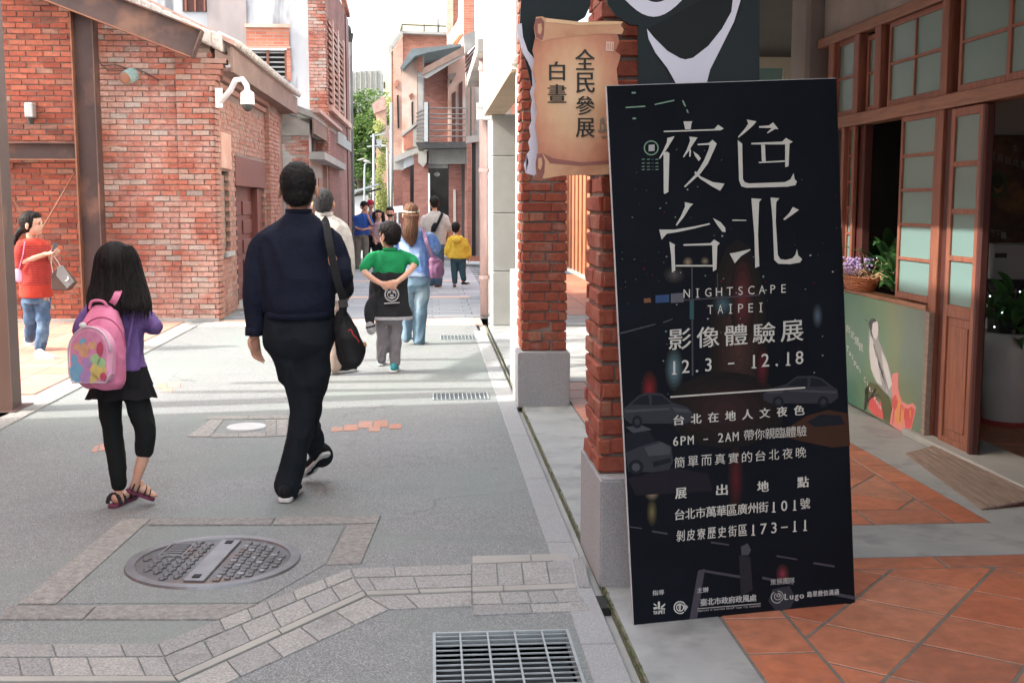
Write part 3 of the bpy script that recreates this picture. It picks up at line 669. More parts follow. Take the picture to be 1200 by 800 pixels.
MB().cyl(c+Vector((.03,.06,.03)), c+Vector((-.02,-.07,-.02)), .09, .08, 14).build('housing', M('verdigris', (.25,.36,.35), (.16,.24,.24), 9, bst=.1), fl, smooth=False)
MB().ell(c+Vector((-.025,-.085,-.025)), (.07,0,0), (0,.02,0), (0,0,.07), 12, 6).build('lens', m_rust, fl, smooth=True)
for pts in (((113,63),(118,75),(126,82),(146,83)), ((160,81),(170,85),(186,94)), ((118,77),(135,76),(152,81))):
    MB().tube([YP(*p, YF-.05) for p in pts], .007, 5).build('cable', m_blackmetal, fl)
wb = thing('wall_box', 'small grey metal box lamp on the brick wall left of the steel column', 'wall box', YP(38,130,YF-.05))
c = YP(38.5,131,YF); boxb('case', m_box, wb, c.x-.05, c.x+.05, YF-.16, YF-.02, c.z-.08, c.z+.10, bevel=.01)
MB().cyl((c.x, YF-.09, c.z-.16), (c.x, YF-.09, c.z-.08), .03, .045, 10).build('lamp_shade', m_blackmetal, wb)

# ================================================================ HOUSES FURTHER ALONG ON THE LEFT
h2 = thing('annex', 'low annex with peeling plaster over orange brick beyond the brick house', 'house', (-2.4, 20.6, 0))
YA = 22.25; xr = YP(362,165,YA).x; xlA = YP(320,150,YA).x-.5
zl, zr = YP(322,122,YA).z, YP(362,138,YA).z; XA = xr
sl_ = (zl-zr)/(YP(362,1,YA).x-YP(322,1,YA).x)
MB().prism([(xlA, YA, 0), (xr, YA, 0), (xr, YA, zr-.1), (xlA, YA, zr-.1+(xr-xlA)*sl_)], (0, .25, 0)).build('wall', M('grey plaster', (.42,.41,.40), (.33,.325,.32), 3, bs=50, bst=.3), h2)
bx0 = YP(334,180,YA).x
bricks(h2, (bx0, YA, .03), (1,0,0), (0,-1,0), xr-bx0, zr-.35, m_brick, seed=21, max_ind=120, keep=lambda cx, cz: cx > .10+.06*math.sin(cz*7)+.05*math.sin(cz*17))
boxb('frieze', m_conc, h2, xlA, xr+.02, YA-.03, YA-.002, zr-.33, zr-.12)
MB().prism([(xlA, YA-.1, zr+(xr-xlA)*sl_), (xr+.12, YA-.1, zr-.02), (xr+.12, YA-.1, zr+.10), (xlA, YA-.1, zr+.12+(xr-xlA)*sl_)], (0, 8.5, 0)).build('roof', m_conc, h2)
zA0 = XP(364,150,XA).z
YB = XP(405,185,XA).y
s = MB(); ywa, ywb = XP(364.5,160,XA).y, XP(378,170,XA).y; zwa, zwb = XP(364.5,178,XA).z, XP(364.5,157,XA).z
s.box(XA-.2, XA, YA+.25, ywa, 0, zr).box(XA-.2, XA, ywa, ywb, 0, zwa).box(XA-.2, XA, ywa, ywb, zwb, zr).box(XA-.2, XA, ywb, YB, 0, zr)
s.build('side_wall', m_conc_lt, h2)
boxb('brick_pier', m_bp, h2, XA, XA+.03, XP(378,200,XA).y, XP(383,200,XA).y, 0, zr-.2)
wi = boxb('window', m_dark, h2, XA-.15, XA-.12, ywa, ywb, zwa, zwb)
for k in range(4): boxb('frame_bar', m_wood_gr, wi, XA-.119, XA-.07, ywa+(ywb-ywa)*k/3-.02, ywa+(ywb-ywa)*k/3+.03, zwa, zwb)
MB().prism([(XA+.08, YA-.12, zr-.30), (XA+.08, YA-.12, zr-.02), (XA+.11, YA-.12, zr-.02), (XA+.11, YA-.12, zr-.30)], (0, XP(388,160,XA).y-YA, 0)).build('eave_board', m_eave, h2)
MB().box(XA+.0, XA+.16, XP(388,160,XA).y, YB+.2, zr-.22, zr+.0).build('eave_board', m_conc_lt, h2)
MB().bar((XA+.16, YA-.15, zr+.12), (XA+.16, XP(390,160,XA).y, zr+.10), .14, .07).build('eave_tiles', m_roofpink, h2)
cz = XP(364,184,XA).z; MB().bar((XA+.14, YA+.1, cz+.02), (XA+.14, XP(391,190,XA).y, cz-.04), .28, .14).build('canopy', m_conc_lt, h2)
for (pa, pb) in ((384, 389), (394, 400)):
    boxb('doorway', m_wood_dk, h2, XA, XA+.02, XP(pa,230,XA).y, XP(pb,230,XA).y, 0, 2.1)
for pa in (366, 373):
    boxb('doorway', m_wood, h2, XA, XA+.02, XP(pa,230,XA).y, XP(pa+4,230,XA).y, 0, 2.0)

h3 = thing('stucco_house', 'two storey house with a stained pale stucco wall and louvred brick front behind the annex', 'house', (-3.5, 25, 0))
YS = 25.0; xb0, xb1 = YP(362,60,YS).x, YP(382,60,YS).x; xl3 = YP(150,60,YS).x
wx0, wx1 = YP(290,60,YS).x, YP(336,60,YS).x; wz0, wz1 = YP(310,92,YS).z, YP(310,33,YS).z
s = MB(); s.box(xl3, wx0, YS, YS+.25, 0, 8.4).box(wx0, wx1, YS, YS+.25, 0, wz0).box(wx0, wx1, YS, YS+.25, wz1, 8.4).box(wx1, xb0, YS, YS+.25, 0, 8.4); s.build('wall', m_stucco, h3)

MB().box(YP(243,20,YS).x, YP(289,20,YS).x, YS-.02, YS-.004, 2, 8.4).build('grey_plaster_panel', M('old mauve plaster', (.40,.35,.35), (.30,.27,.27), 1.5, bs=40, stretch=(1,1,.3)), h3)
w_ = MB(); w_.box(wx0-.01, wx1+.06, YS-.05, YS-.021, YP(310,57,YS).z, wz1+.03).build('window_brick_panel', m_bp, h3)
MB().box(wx1, wx1+.08, YS-.05, YS-.021, wz0-.05, YP(310,57,YS).z-.01).build('window_jamb', m_bp, h3)
MB().box(wx0-.03, wx1+.09, YS-.09, YS-.052, wz1, wz1+.07).box(wx0-.03, wx1+.09, YS-.09, YS-.052, YP(310,55,YS).z-.04, YP(310,55,YS).z).build('window_moulding', m_pinkwall, h3)
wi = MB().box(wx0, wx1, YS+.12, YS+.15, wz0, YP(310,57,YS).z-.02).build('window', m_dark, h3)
zt_ = YP(310,57,YS).z-.02
for k in range(6):
    zz = wz0+(zt_-wz0)*(k+.3)/6; boxb('louvre', m_box, wi, wx0+.02, wx1-.02, YS+.06, YS+.11, zz, zz+.03)
for xx_ in (wx0, (wx0+wx1)/2-.02, wx1-.05): boxb('frame_bar', m_wood, wi, xx_, xx_+.05, YS+.02, YS+.055, wz0, zt_)
# upper window at the top edge
boxb('window', m_wood_dk, h3, YP(214,0,YS).x, YP(242,0,YS).x, YS-.03, YS-.004, YP(230,14,YS).z, 8)
for k in range(3): boxb('frame_bar', m_wood, h3, YP(217+k*11,0,YS).x, YP(219+k*11,0,YS).x, YS-.06, YS-.032, YP(230,14,YS).z, 8)
boxb('brick_corner', m_mortar, h3, xb0, xb1-.02, YS-.05, YS+.25, 0, 8.6)
bricks(h3, (xb0, YS-.05, 2.4), (1,0,0), (0,-1,0), xb1-xb0, 5.4, m_brick, seed=31, max_ind=60)
YE3 = XP(408,100,xb1).y; ztop = XP(408,22,xb1).z
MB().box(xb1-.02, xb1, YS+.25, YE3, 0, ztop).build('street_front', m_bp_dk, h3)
bricks(h3, (xb1, YS-.04, 2.4), (0,1,0), (1,0,0), .5, 5.4, m_brick_pale, seed=33, max_ind=0, depth=.03)
MB().bar((xb1+.02, YS-.2, ztop+.75), (xb1+.02, YE3, ztop+.02), .12, .12).build('parapet_moulding', m_bp, h3)
zlo, zhi = XP(384,118,xb1).z, XP(384,22,xb1).z
for (pa, pb) in ((383.5,387), (389,393.5), (395.5,400)):
    y0, y1 = XP(pa,80,xb1).y, XP(pb,80,xb1).y
    wi = boxb('window', m_dark, h3, xb1+.002, xb1+.01, y0, y1, zlo, zhi); 
    for k in range(13): boxb('louvre', m_wood, wi, xb1+.012, xb1+.05, y0, y1, zlo+(zhi-zlo)*k/13, zlo+(zhi-zlo)*(k+.45)/13)
    boxb('frame_bar', m_pinkwall, wi, xb1+.012, xb1+.07, y1, y1+.25, zlo-.05, zhi+.05)
boxb('sill_band', m_pinkwall, h3, xb1, xb1+.09, YS+.3, YE3, zlo-.2, zlo-.08)
boxb('corner_shaft', m_brownwood, h3, xb1+.0, xb1+.03, YE3-.9, YE3, 0, ztop-.1)
dp = thing('downpipe', 'dark rainwater pipe with a hopper head at the end of the louvred brick house', 'drainpipe', (xb1+.3, YE3+.5, 0))
yp_ = YE3+.3; xp = YP(411.5,150,yp_).x; zt_ = YP(411,44,yp_).z
MB().tube([(xp, yp_, 0), (xp, yp_, zt_)], .062, 10).build('pipe', M('dark pipe', (.17,.16,.16), (.12,.11,.11), 5, bst=.05), dp, smooth=True)
MB().tube([(xp, yp_, zt_+.05), (xp-.02, yp_, zt_+.24), (xp-.12, yp_, zt_+.36), (xp-.3, yp_, zt_+.38)], .06, 10).build('elbow', m_blackmetal, dp, smooth=True)
MB().cyl((xp, yp_, zt_-.12), (xp, yp_, zt_+.1), .07, .11, 10).build('hopper', m_blackmetal, dp)
# ================================================================ FAR END OF THE STREET
def pprism(pts, y, th, name, mat, parent=None, bevel=0, **t):
    return MB().prism([YP(px, py, y) for px, py in pts], (0, th, 0)).build(name, mat, parent, bevel=bevel, **t)
# concrete tower block and yellow building behind
tb = thing('concrete_block', 'pale grey ribbed concrete building rising above the tree at the end of the street', 'building', (-3, 75, 0))
q = pprism([(395,82),(418,84),(447,82),(449,260),(395,260)], 75, 6, 'wall', m_conc_lt, tb)
for k in range(9): pprism([(398+k*6,83),(399.2+k*6,83),(399.2+k*6,250),(398+k*6,250)], 74.9, .1, 'rib', m_conc, tb)
yb = thing('yellow_building', 'tall pale yellow building above the brick houses at the end of the street', 'building', (0, 62, 0))
pprism([(451,24),(524,24),(524,300),(451,300)], 62, 8, 'wall', m_yellow, yb)
pprism([(449,48),(461,40),(461,300),(449,300)], 61, .9, 'side_wing', m_yellow, yb)
for (a, b) in ((96,104),(150,158)): pprism([(449.5,a),(451,a),(451,b),(449.5,b)], 60.95, .04, 'window', m_dark, yb)
# tree
def tree(name, label, base, h, cr, trunk_r, n, leaf, mat, seed, squash=1.0, clumps=26):
    rr = random.Random(seed); base = Vector(base); t = thing(name, label, 'tree', base)
    m_ = MB(); top = base+Vector((0, 0, h*.62)); m_.tube([base, base+Vector((.1,0,h*.25)), base+Vector((-.05,.1,h*.45)), top], [trunk_r, trunk_r*.8, trunk_r*.6, trunk_r*.35], 8)
    cs = []
    for k in range(clumps):
        a = rr.uniform(0, 6.28); el = rr.uniform(-.6, 1); r = cr*rr.uniform(.35, 1)
        c = base+Vector((0,0,h*.62))+Vector((math.cos(a)*math.cos(el)*r, math.sin(a)*math.cos(el)*r, math.sin(el)*r*squash)); cs.append((c, cr*rr.uniform(.22, .42)))
        if k % 2 == 0: s0 = base+Vector((0,0,h*rr.uniform(.3, .55))); m_.tube([s0, (s0+c)/2+Vector((0,0,.2)), c], [trunk_r*.35, trunk_r*.2, trunk_r*.08], 5)
    m_.build('trunk', M('bark '+name, (.12,.09,.065), (.07,.05,.04), 12, bst=.5), t)
    f = MB()
    for k in range(n):
        c, r = rr.choice(cs); d = Vector((rr.gauss(0,1), rr.gauss(0,1), rr.gauss(0,1))).normalized()*r*rr.uniform(.5, 1)**.6
        p = c+d; e1 = Vector((rr.gauss(0,1), rr.gauss(0,1), rr.gauss(0,.6))).normalized(); e2 = e1.cross(Vector((rr.gauss(0,1), rr.gauss(0,1), rr.gauss(0,1)))).normalized()
        L = leaf*rr.uniform(.6, 1.3); f.add([p-e1*L, p-e2*L*.45, p+e1*L, p+e2*L*.45], [(0,1,2,3)])
    o = f.build('crown', mat, t); return t
tree('broadleaf_tree', 'leafy green tree filling the gap beyond the drainpipe at the end of the street', P(424,262,50).xy.to_3d(), 5.9, 2.5, .22, 15000, .11, m_leaf, 4, 1.1, 34)
tree('broadleaf_tree', 'smaller bushy tree low behind the white shed', P(400,262,56).xy.to_3d(), 5.0, 3.0, .18, 7000, .13, m_leaf, 9, .9, 24)
# white shed with its sloping roof, poles, lamp, vines
sh = thing('white_shed', 'white panel shed with a thin sloping roof below the tree', 'shed', P(420,300,38).xy.to_3d())
ysh = 38.0
pprism([(404,232),(428,229),(428,300),(404,300)], ysh, 2, 'wall', m_whiteplast, sh)
MB().bar(YP(400,229,ysh-.3), YP(444,216,ysh-.3), .8, .05).build('roof_sheet', m_galv, sh); MB().bar(YP(400,233,ysh-.2), YP(447,221,ysh-.2), .06, .06).build('rail', m_blackmetal, sh)
lp = thing('street_lamp', 'small white street lamp on a thin post in front of the tree', 'street lamp', P(429,300,36).xy.to_3d())
MB().tube([P(427,300,36), P(427,206,36), P(427.5,193,36), P(431,190,36)], .03, 6).build('post', m_galv, lp)
MB().ell(P(430,189.5,36), (.12,.0,-.03), (0,.08,0), (0,0,.05), 10, 6).ell(P(423.5,187,36), (.12,.0,.02), (0,.06,0), (0,0,.03), 8, 5).build('lamp_head', m_conc_lt, lp)
ub = thing('utility_post', 'thin utility post carrying a grey meter box and white pipes beside the brick house', 'utility post', P(446,300,40).xy.to_3d())
MB().tube([P(438,300,40), P(438,157,40)], .045, 8).build('post', m_box, ub)
MB().bar(P(434,160,40), P(452,156,40), .05, .05).bar(P(430,172,40), P(447,170,40), .05, .05).build('cross_arm', m_galv, ub)
MB().box(*[v for a, b in zip(P(441,173,40), P(448,164,40.3)) for v in sorted((a, b))]).build('meter_box', m_box, ub)
MB().tube([P(447,171,40), P(453.5,171,40), P(454,178,40), P(457,300,40)], .04, 8).build('conduit', m_conc_lt, ub, smooth=True)
MB().tube([P(458.5,120,39), P(459,300,39)], .05, 8).build('conduit', m_conc_lt, ub, smooth=True)
for (ax, ay, bx, by) in ((438,158,452,150), (438,160,420,170), (440,166,446,176), (430,175,412,182)): MB().tube([P(ax,ay,40), P((ax+bx)/2,(ay+by)/2+2,40), P(bx,by,40)], .015, 4).build('cable', m_blackmetal, ub)
sw = thing('creeper_house', 'narrow pinkish house end overgrown with yellow green creeper', 'house', P(445,300,41).xy.to_3d())
pprism([(441,168),(458,166),(458,300),(440,300)], 41.5, 1.5, 'wall', m_pinkwall, sw)
pprism([(436,122),(449,112),(452,118),(452,128),(438,133)], 43.5, 2, 'tiled_hood', m_roofpink, sw); pprism([(440,130),(451,126),(452,164),(442,150)], 43.6, 1.5, 'gable', m_pinkwall, sw)
pprism([(444,146),(456,147),(457,166),(446,164)], 41.3, .15, 'awning', m_pipe, sw)
vc = thing('creeper', 'yellow green creeper hanging down beside the white pipes', 'creeper', P(446,300,40.5).xy.to_3d())
f = MB(); rr = random.Random(3)
for (cx, cy, sx, sy, n_) in ((444,150,5,9,260), (449,172,4,9,220), (447,190,5,12,320), (443,212,5,9,300), (447,228,7,9,380), (446,242,7,8,300), (455,120,2,8,80), (453,240,4,10,160)):
    for _ in range(n_):
        p = P(cx+rr.gauss(0,sx*.55), cy+rr.gauss(0,sy*.55), 40.5+rr.uniform(-.5,.3)); e1 = Vector((rr.gauss(0,1), rr.gauss(0,1), rr.gauss(0,1))).normalized(); e2 = e1.orthogonal().normalized(); L = rr.uniform(.03,.075)
        f.add([p-e1*L, p-e2*L*.6, p+e1*L, p+e2*L*.6], [(0,1,2,3)])
f.build('leaves', m_leafy, vc)
MB().tube([P(446,300,40.6), P(445,240,40.6), P(447,190,40.6), P(445,150,40.6)], .02, 5).build('stem', m_wood_gr, vc)
pot = thing('notice_board', 'small white notice board on the brick wall behind the waiting people', 'sign', P(466,245,36).xy.to_3d())
pprism([(461,242),(472,241),(472,248.5),(461,249.5)], 35.8, .04, 'board', m_whiteplast, pot); MB().tube([YP(466,249,35.82), YP(466,300,35.82)], .03, 6).build('post', m_galv, pot)

# ---- brick house with the roof rail (far)
r1 = thing('railed_brick_house', 'pink brick house with a thin rail round its flat roof', 'house', P(490,300,46).xy.to_3d())
pprism([(472,38),(525,38),(525,120),(472,120)], 46, 4, 'front_wall', m_bp, r1)
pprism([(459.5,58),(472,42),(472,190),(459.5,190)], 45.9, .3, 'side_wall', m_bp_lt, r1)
pprism([(470,36),(525,38.5),(525,41),(470,39)], 45.6, .5, 'coping', m_conc, r1)
MB().bar(YP(456,60,45.5), YP(471,38,45.5), .2, .12).bar(YP(457.5,54,45.4), YP(457.5,62,45.4), .12, .12, (1,0,0)).build('gutter', m_conc, r1)
MB().tube([YP(459.5,60,45.5), YP(460,190,45.5)], .04, 6).build('rain_pipe', m_rust, r1)
rl = MB()
for px_ in (471, 497, 514): rl.tube([YP(px_,29,46), YP(px_,38,46)], .025, 5)
rl.tube([YP(469,37,45.4), YP(471,29,46), YP(523,31,46)], .025, 5); rl.build('roof_rail', m_blackmetal, r1)
pprism([(512,22),(515,22),(515,37),(512,37)], 46.4, .3, 'vent_stack', m_conc, r1)
for (pts) in (((465,112),(467,111),(468,150),(466,151)),): pprism(pts, 45.85, .04, 'slit_window', m_dark, r1)
pprism([(462,98),(465,93),(467,97),(466,101),(463,103)], 45.8, .1, 'bracket', m_bp, r1)

# ---- house with balcony and slanting porch roof
r2 = thing('balcony_house', 'dark brick house with an iron balcony, slanting tin roof and open doorway below', 'house', P(500,300,37).xy.to_3d())
Y2 = 37.5
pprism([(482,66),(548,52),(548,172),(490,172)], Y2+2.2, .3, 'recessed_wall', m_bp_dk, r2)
pprism([(471,80),(489,62),(489,172),(471,182)], Y2+.15, .25, 'pale_side_wall', M('sunlit pale brick wall', (.62,.50,.45), (.52,.36,.30), 1.5, bs=30, c3=(.50,.26,.19), s3=1.2), r2)  # sunlight on this street-facing side is put into the pale pink
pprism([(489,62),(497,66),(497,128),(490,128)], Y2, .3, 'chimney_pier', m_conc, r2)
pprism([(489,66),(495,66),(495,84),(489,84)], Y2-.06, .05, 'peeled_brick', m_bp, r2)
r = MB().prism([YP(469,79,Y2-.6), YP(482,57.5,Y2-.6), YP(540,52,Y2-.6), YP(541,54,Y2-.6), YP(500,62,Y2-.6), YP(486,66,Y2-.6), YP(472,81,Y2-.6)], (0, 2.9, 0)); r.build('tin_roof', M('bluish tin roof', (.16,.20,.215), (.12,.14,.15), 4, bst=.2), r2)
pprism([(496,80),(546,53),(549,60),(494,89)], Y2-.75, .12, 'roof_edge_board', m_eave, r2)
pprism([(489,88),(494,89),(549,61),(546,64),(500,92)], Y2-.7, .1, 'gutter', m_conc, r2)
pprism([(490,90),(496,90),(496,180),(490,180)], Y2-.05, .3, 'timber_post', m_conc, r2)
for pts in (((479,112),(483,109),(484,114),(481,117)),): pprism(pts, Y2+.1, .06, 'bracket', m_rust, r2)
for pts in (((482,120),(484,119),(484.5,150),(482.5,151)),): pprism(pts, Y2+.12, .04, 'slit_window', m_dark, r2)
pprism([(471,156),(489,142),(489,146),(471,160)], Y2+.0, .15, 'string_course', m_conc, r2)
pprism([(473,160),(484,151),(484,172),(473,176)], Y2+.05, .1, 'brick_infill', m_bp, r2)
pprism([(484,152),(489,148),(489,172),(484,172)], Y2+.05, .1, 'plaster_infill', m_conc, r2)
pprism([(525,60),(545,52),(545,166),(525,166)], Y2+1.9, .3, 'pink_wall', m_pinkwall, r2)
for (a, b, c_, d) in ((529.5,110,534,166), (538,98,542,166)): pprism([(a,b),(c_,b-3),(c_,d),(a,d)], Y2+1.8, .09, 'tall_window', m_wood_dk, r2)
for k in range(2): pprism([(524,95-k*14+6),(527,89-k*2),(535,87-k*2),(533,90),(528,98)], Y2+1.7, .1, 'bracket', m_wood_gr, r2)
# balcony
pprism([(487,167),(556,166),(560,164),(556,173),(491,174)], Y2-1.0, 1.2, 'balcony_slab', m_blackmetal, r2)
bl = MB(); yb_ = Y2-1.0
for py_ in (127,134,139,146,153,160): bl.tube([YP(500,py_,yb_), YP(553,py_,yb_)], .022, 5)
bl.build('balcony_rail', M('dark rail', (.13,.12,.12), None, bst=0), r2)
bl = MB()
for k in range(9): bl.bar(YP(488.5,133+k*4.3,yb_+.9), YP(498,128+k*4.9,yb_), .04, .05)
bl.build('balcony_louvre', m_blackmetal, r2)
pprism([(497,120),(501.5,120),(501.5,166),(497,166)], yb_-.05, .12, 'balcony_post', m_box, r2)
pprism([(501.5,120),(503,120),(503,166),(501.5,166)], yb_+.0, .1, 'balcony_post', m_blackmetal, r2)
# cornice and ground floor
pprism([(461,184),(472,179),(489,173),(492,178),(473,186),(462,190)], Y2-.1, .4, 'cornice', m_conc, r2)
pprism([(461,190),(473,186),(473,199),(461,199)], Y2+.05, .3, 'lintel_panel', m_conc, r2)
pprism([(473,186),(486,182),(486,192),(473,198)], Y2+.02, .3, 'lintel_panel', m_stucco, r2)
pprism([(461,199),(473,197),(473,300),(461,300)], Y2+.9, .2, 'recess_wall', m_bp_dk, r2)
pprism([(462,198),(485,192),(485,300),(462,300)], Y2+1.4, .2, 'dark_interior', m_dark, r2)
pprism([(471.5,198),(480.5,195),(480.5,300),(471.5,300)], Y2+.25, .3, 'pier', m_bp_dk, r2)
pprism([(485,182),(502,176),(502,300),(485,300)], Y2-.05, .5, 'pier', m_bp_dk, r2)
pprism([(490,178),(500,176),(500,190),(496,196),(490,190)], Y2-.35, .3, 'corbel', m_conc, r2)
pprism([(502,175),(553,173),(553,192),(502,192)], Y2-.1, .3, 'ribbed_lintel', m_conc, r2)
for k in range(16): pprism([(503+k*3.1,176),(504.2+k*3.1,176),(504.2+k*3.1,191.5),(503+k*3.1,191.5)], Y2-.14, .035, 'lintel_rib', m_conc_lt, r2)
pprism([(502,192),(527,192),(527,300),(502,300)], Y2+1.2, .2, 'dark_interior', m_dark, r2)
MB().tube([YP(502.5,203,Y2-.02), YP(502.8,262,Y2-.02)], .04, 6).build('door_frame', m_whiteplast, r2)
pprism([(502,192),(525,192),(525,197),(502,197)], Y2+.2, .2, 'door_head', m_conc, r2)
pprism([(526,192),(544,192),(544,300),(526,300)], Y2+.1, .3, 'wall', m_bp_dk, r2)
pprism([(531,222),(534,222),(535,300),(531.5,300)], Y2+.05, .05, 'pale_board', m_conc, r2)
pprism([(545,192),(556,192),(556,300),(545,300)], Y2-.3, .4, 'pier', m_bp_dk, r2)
pprism([(541,192),(545,192),(545,300),(541,300)], Y2-.02, .1, 'rain_pipe', m_blackmetal, r2)
dl = thing('pendant_lamp', 'small white pendant lamp hanging in the dark doorway under the balcony', 'lamp', YP(512,206,Y2+.4))
MB().tube([YP(512,197,Y2+.4), YP(512,202,Y2+.4)], .015, 5).build('cord', m_blackmetal, dl)
MB().ell(YP(512,204.5,Y2+.4), (.1,0,0), (0,.1,0), (0,0,.07), 10, 6).build('lamp_shade', m_conc_lt, dl, smooth=True)
boxb('stone_step', m_conc_lt, None, .2, 1.6, 34.8, 36.3, 0, .14, label='low grey stone step in front of the dark doorway', category='step')
boxb('stone_step', m_paver, None, -.1, 1.4, 30.5, 31.2, 0, .10, label='long low bluish kerb step beyond the boy in yellow', category='step')
# ---- tall brick chimneys and flared eave on the right
r3 = thing('tall_brick_house', 'tall red brick house with a white curved gable behind the balcony roof', 'house', P(535,300,33).xy.to_3d())
pprism([(523.5,-30),(531,-30),(531,36),(523.5,42)], 40.4, .4, 'brick_wall', m_bp_lt, r3)
pprism([(531,-30),(538.5,-30),(537,20),(531,36)], 40.6, .4, 'brick_wall', m_bp, r3)
pprism([(538.5,-30),(543.5,-30),(543.5,40),(540,52),(524,52),(524,42),(538,22)], 40.0, .3, 'white_gable', M('white lime plaster', (.72,.70,.66), (.6,.57,.53), 1.5), r3)
pprism([(543.5,-30),(556,-30),(556,38),(553,42),(543.5,43)], 33, .5, 'brick_wall', m_bp, r3)
MB().tube([YP(531,52,39.8), YP(539,42,39.8)], .05, 6).tube([YP(534,52,39.8), YP(542,40,39.8)], .05, 6).build('prop', m_wood_or, r3)
pprism([(543,42),(557,36),(557,52),(545,62)], 30, .3, 'flared_eave', m_conc, r3)
r4 = thing('louvred_front', 'house front with dark louvred shutters beside the mauve drainpipe', 'house', P(552,300,26).xy.to_3d())
pprism([(546,70),(562,50),(562,300),(553,300),(553,165),(546,160)], 27, .5, 'wall', m_conc, r4)
for k in range(4): pprism([(545.5,67+k*5),(557,54+k*5),(557,56.5+k*5),(545.5,70+k*5)], 26.8, .12, 'louvre', m_wood_dk, r4)
for (a, b) in ((548,551), (552.5,556)): pprism([(a,82),(b,79),(b,160),(a,160)], 26.85, .1, 'shutter', m_wood_gr, r4)
pprism([(553,168),(557.5,160),(557.5,300),(553,300)], 26.8, .12, 'dark_reveal', m_dark, r4)
pprism([(546,160),(562,158),(562,166),(546,168)], 26.7, .3, 'ledge', m_conc_lt, r4)

# ================================================================ RIGHT HAND ARCADE BUILDING
ab = thing('arcade_building', 'long arcaded building on the right with white plaster upper wall and stone pier', 'building', (1.5, 12, 0))
m_plw = M('bright white plaster', (.80,.79,.76), (.72,.71,.68), 1.5, bs=30, bst=.15)
ZB = 2.56
boxb('upper_wall', m_plw, ab, .655, .90, 9.45, 14.3, ZB, 8.5)
boxb('upper_wall', m_plw, ab, .655, .90, -2, 9.0, 3.15, 8.5)
boxb('upper_wall', m_plw, ab, .655, .90, 9.0, 9.45, 2.6, 8.5)
boxb('ceiling', M('arcade ceiling', (.40,.34,.28), (.33,.28,.23), 2), ab, .9, 7, -2, 14.3, 4.1, 4.3)
boxb('roof', m_conc, ab, .66, 7, -2, 14.28, 8.5, 8.7)
boxb('plaster_pier', m_plw, ab, .70, .78, 8.92, 9.6, .42, 2.595)
boxb('plaster_pier', m_plw, ab, .665, .78, 8.99, 9.75, .012, .95, bevel=.01)
boxb('soffit', M('bounce-lit tan soffit', (.42,.33,.23), (.36,.28,.2), 2, bst=.1), ab, .657, .90, 9.46, 14.29, ZB-.012, ZB-.002)  # separate strip with the bounced sunlight put into its tan colour
# stone pier of stacked blocks
ya = 14.08; x0_, x1_ = YP(577,250,ya).x, YP(603,250,ya).x; zz0 = .01
for zz in (YP(590,318,ya).z, YP(590,250,ya).z, YP(590,183,ya).z, 2.555):
    boxb('stone_block', m_conc_lt, ab, x0_, x1_+.12, ya, ya+.45, zz0+.006, zz-.004, bevel=.008); zz0 = zz
boxb('joint_core', m_conc, ab, x0_+.012, x1_+.1, ya+.012, ya+.43, .01, 2.55)
boxb('grey_wall', m_conc, ab, .80, 1.0, ya+.46, 19, .0, 8)
boxb('edge_strip', m_plw, ab, .78, .798, ya+.46, 16.0, .0, 8)
for (ys_, zs_) in ((15.6, 3.6), (17.2, 3.6)):
    boxb('window', m_dark, ab, .785, .797, ys_+.5, ys_+1.1, zs_, zs_+1.5)
boxb('ledge', m_conc, ab, .60, .80, 14.6, 19, 3.35, 3.5)
# drain pipe and box
pp = thing('drainpipe', 'mauve painted drainpipe running down the corner of the arcade building', 'drainpipe', G(568,371))
pb = G(567.5,371); pd = pb.y; MB().tube([pb, (pb.x, pd, 5.5)], .058, 12).build('pipe', m_pipe, pp, smooth=True)
for zz in (.5, 1.9, 3.2): MB().cyl((pb.x, pd, zz), (pb.x, pd, zz+.05), .07, n=12).build('collar', m_pipe, pp)
MB().tube([(pb.x+.12, pd-.0, 1.2), (pb.x+.12, pd, 6)], .025, 8).build('thin_pipe', m_pipe, pp, smooth=True)
xb = thing('junction_box', 'grey metal junction box fixed over the drainpipe', 'junction box', YP(568,141,pd-.15))
c0, c1 = YP(558.5,141,pd-.12), YP(576.5,122,pd-.12)
boxb('case', m_box, xb, c0.x, c1.x, pd-.2, pd-.07, c0.z, c1.z, bevel=.008); boxb('lid', m_box, xb, c0.x-.008, c1.x+.008, pd-.212, pd-.201, c1.z-.05, c1.z+.01)
# two brick pillars
def pillar(x0, x1, y0, y1, label, bz, by0, pw, ztop, seed, n):
    t = thing('brick_pillar', label, 'pillar', ((x0+x1)/2, (y0+y1)/2, 0))
    boxb('plinth', m_base, t, pw[0], pw[1], by0, pw[2], .0, bz, bevel=.008, segs=2) if False else MB().box(pw[0], pw[1], by0, pw[2], .0, bz).build('plinth', m_base, t, bevel=.008, segs=2)
    boxb('mortar_core', m_mortar_dk, t, x0+.012, x1-.012, y0+.012, y1-.012, bz, ztop)
    kw = dict(h=.060, j=.012, jv=.013, depth=.06, bevel=True)
    H = ztop-bz-.01
    bricks(t, (x0+.012, y0+.012, bz+.008), (1,0,0), (0,-1,0), x1-x0-.012, H, m_brick_pil, L=.21, seed=seed, max_ind=n, proud=.013, pattern='english', **kw)
    bricks(t, (x0+.012, y0+.0, bz+.008), (0,1,0), (-1,0,0), y1-y0, H, m_brick_pil, L=.21, seed=seed+1, max_ind=n//2, proud=.013, **kw)
    bricks(t, (x1-.012, y0+.0, bz+.008), (0,1,0), (1,0,0), y1-y0, H, m_brick_pil, L=.21, seed=seed+2, max_ind=n//4, proud=.013, **kw)
    return t
px0, px1 = YP(611,300,8.50).x, YP(664,300,8.50).x
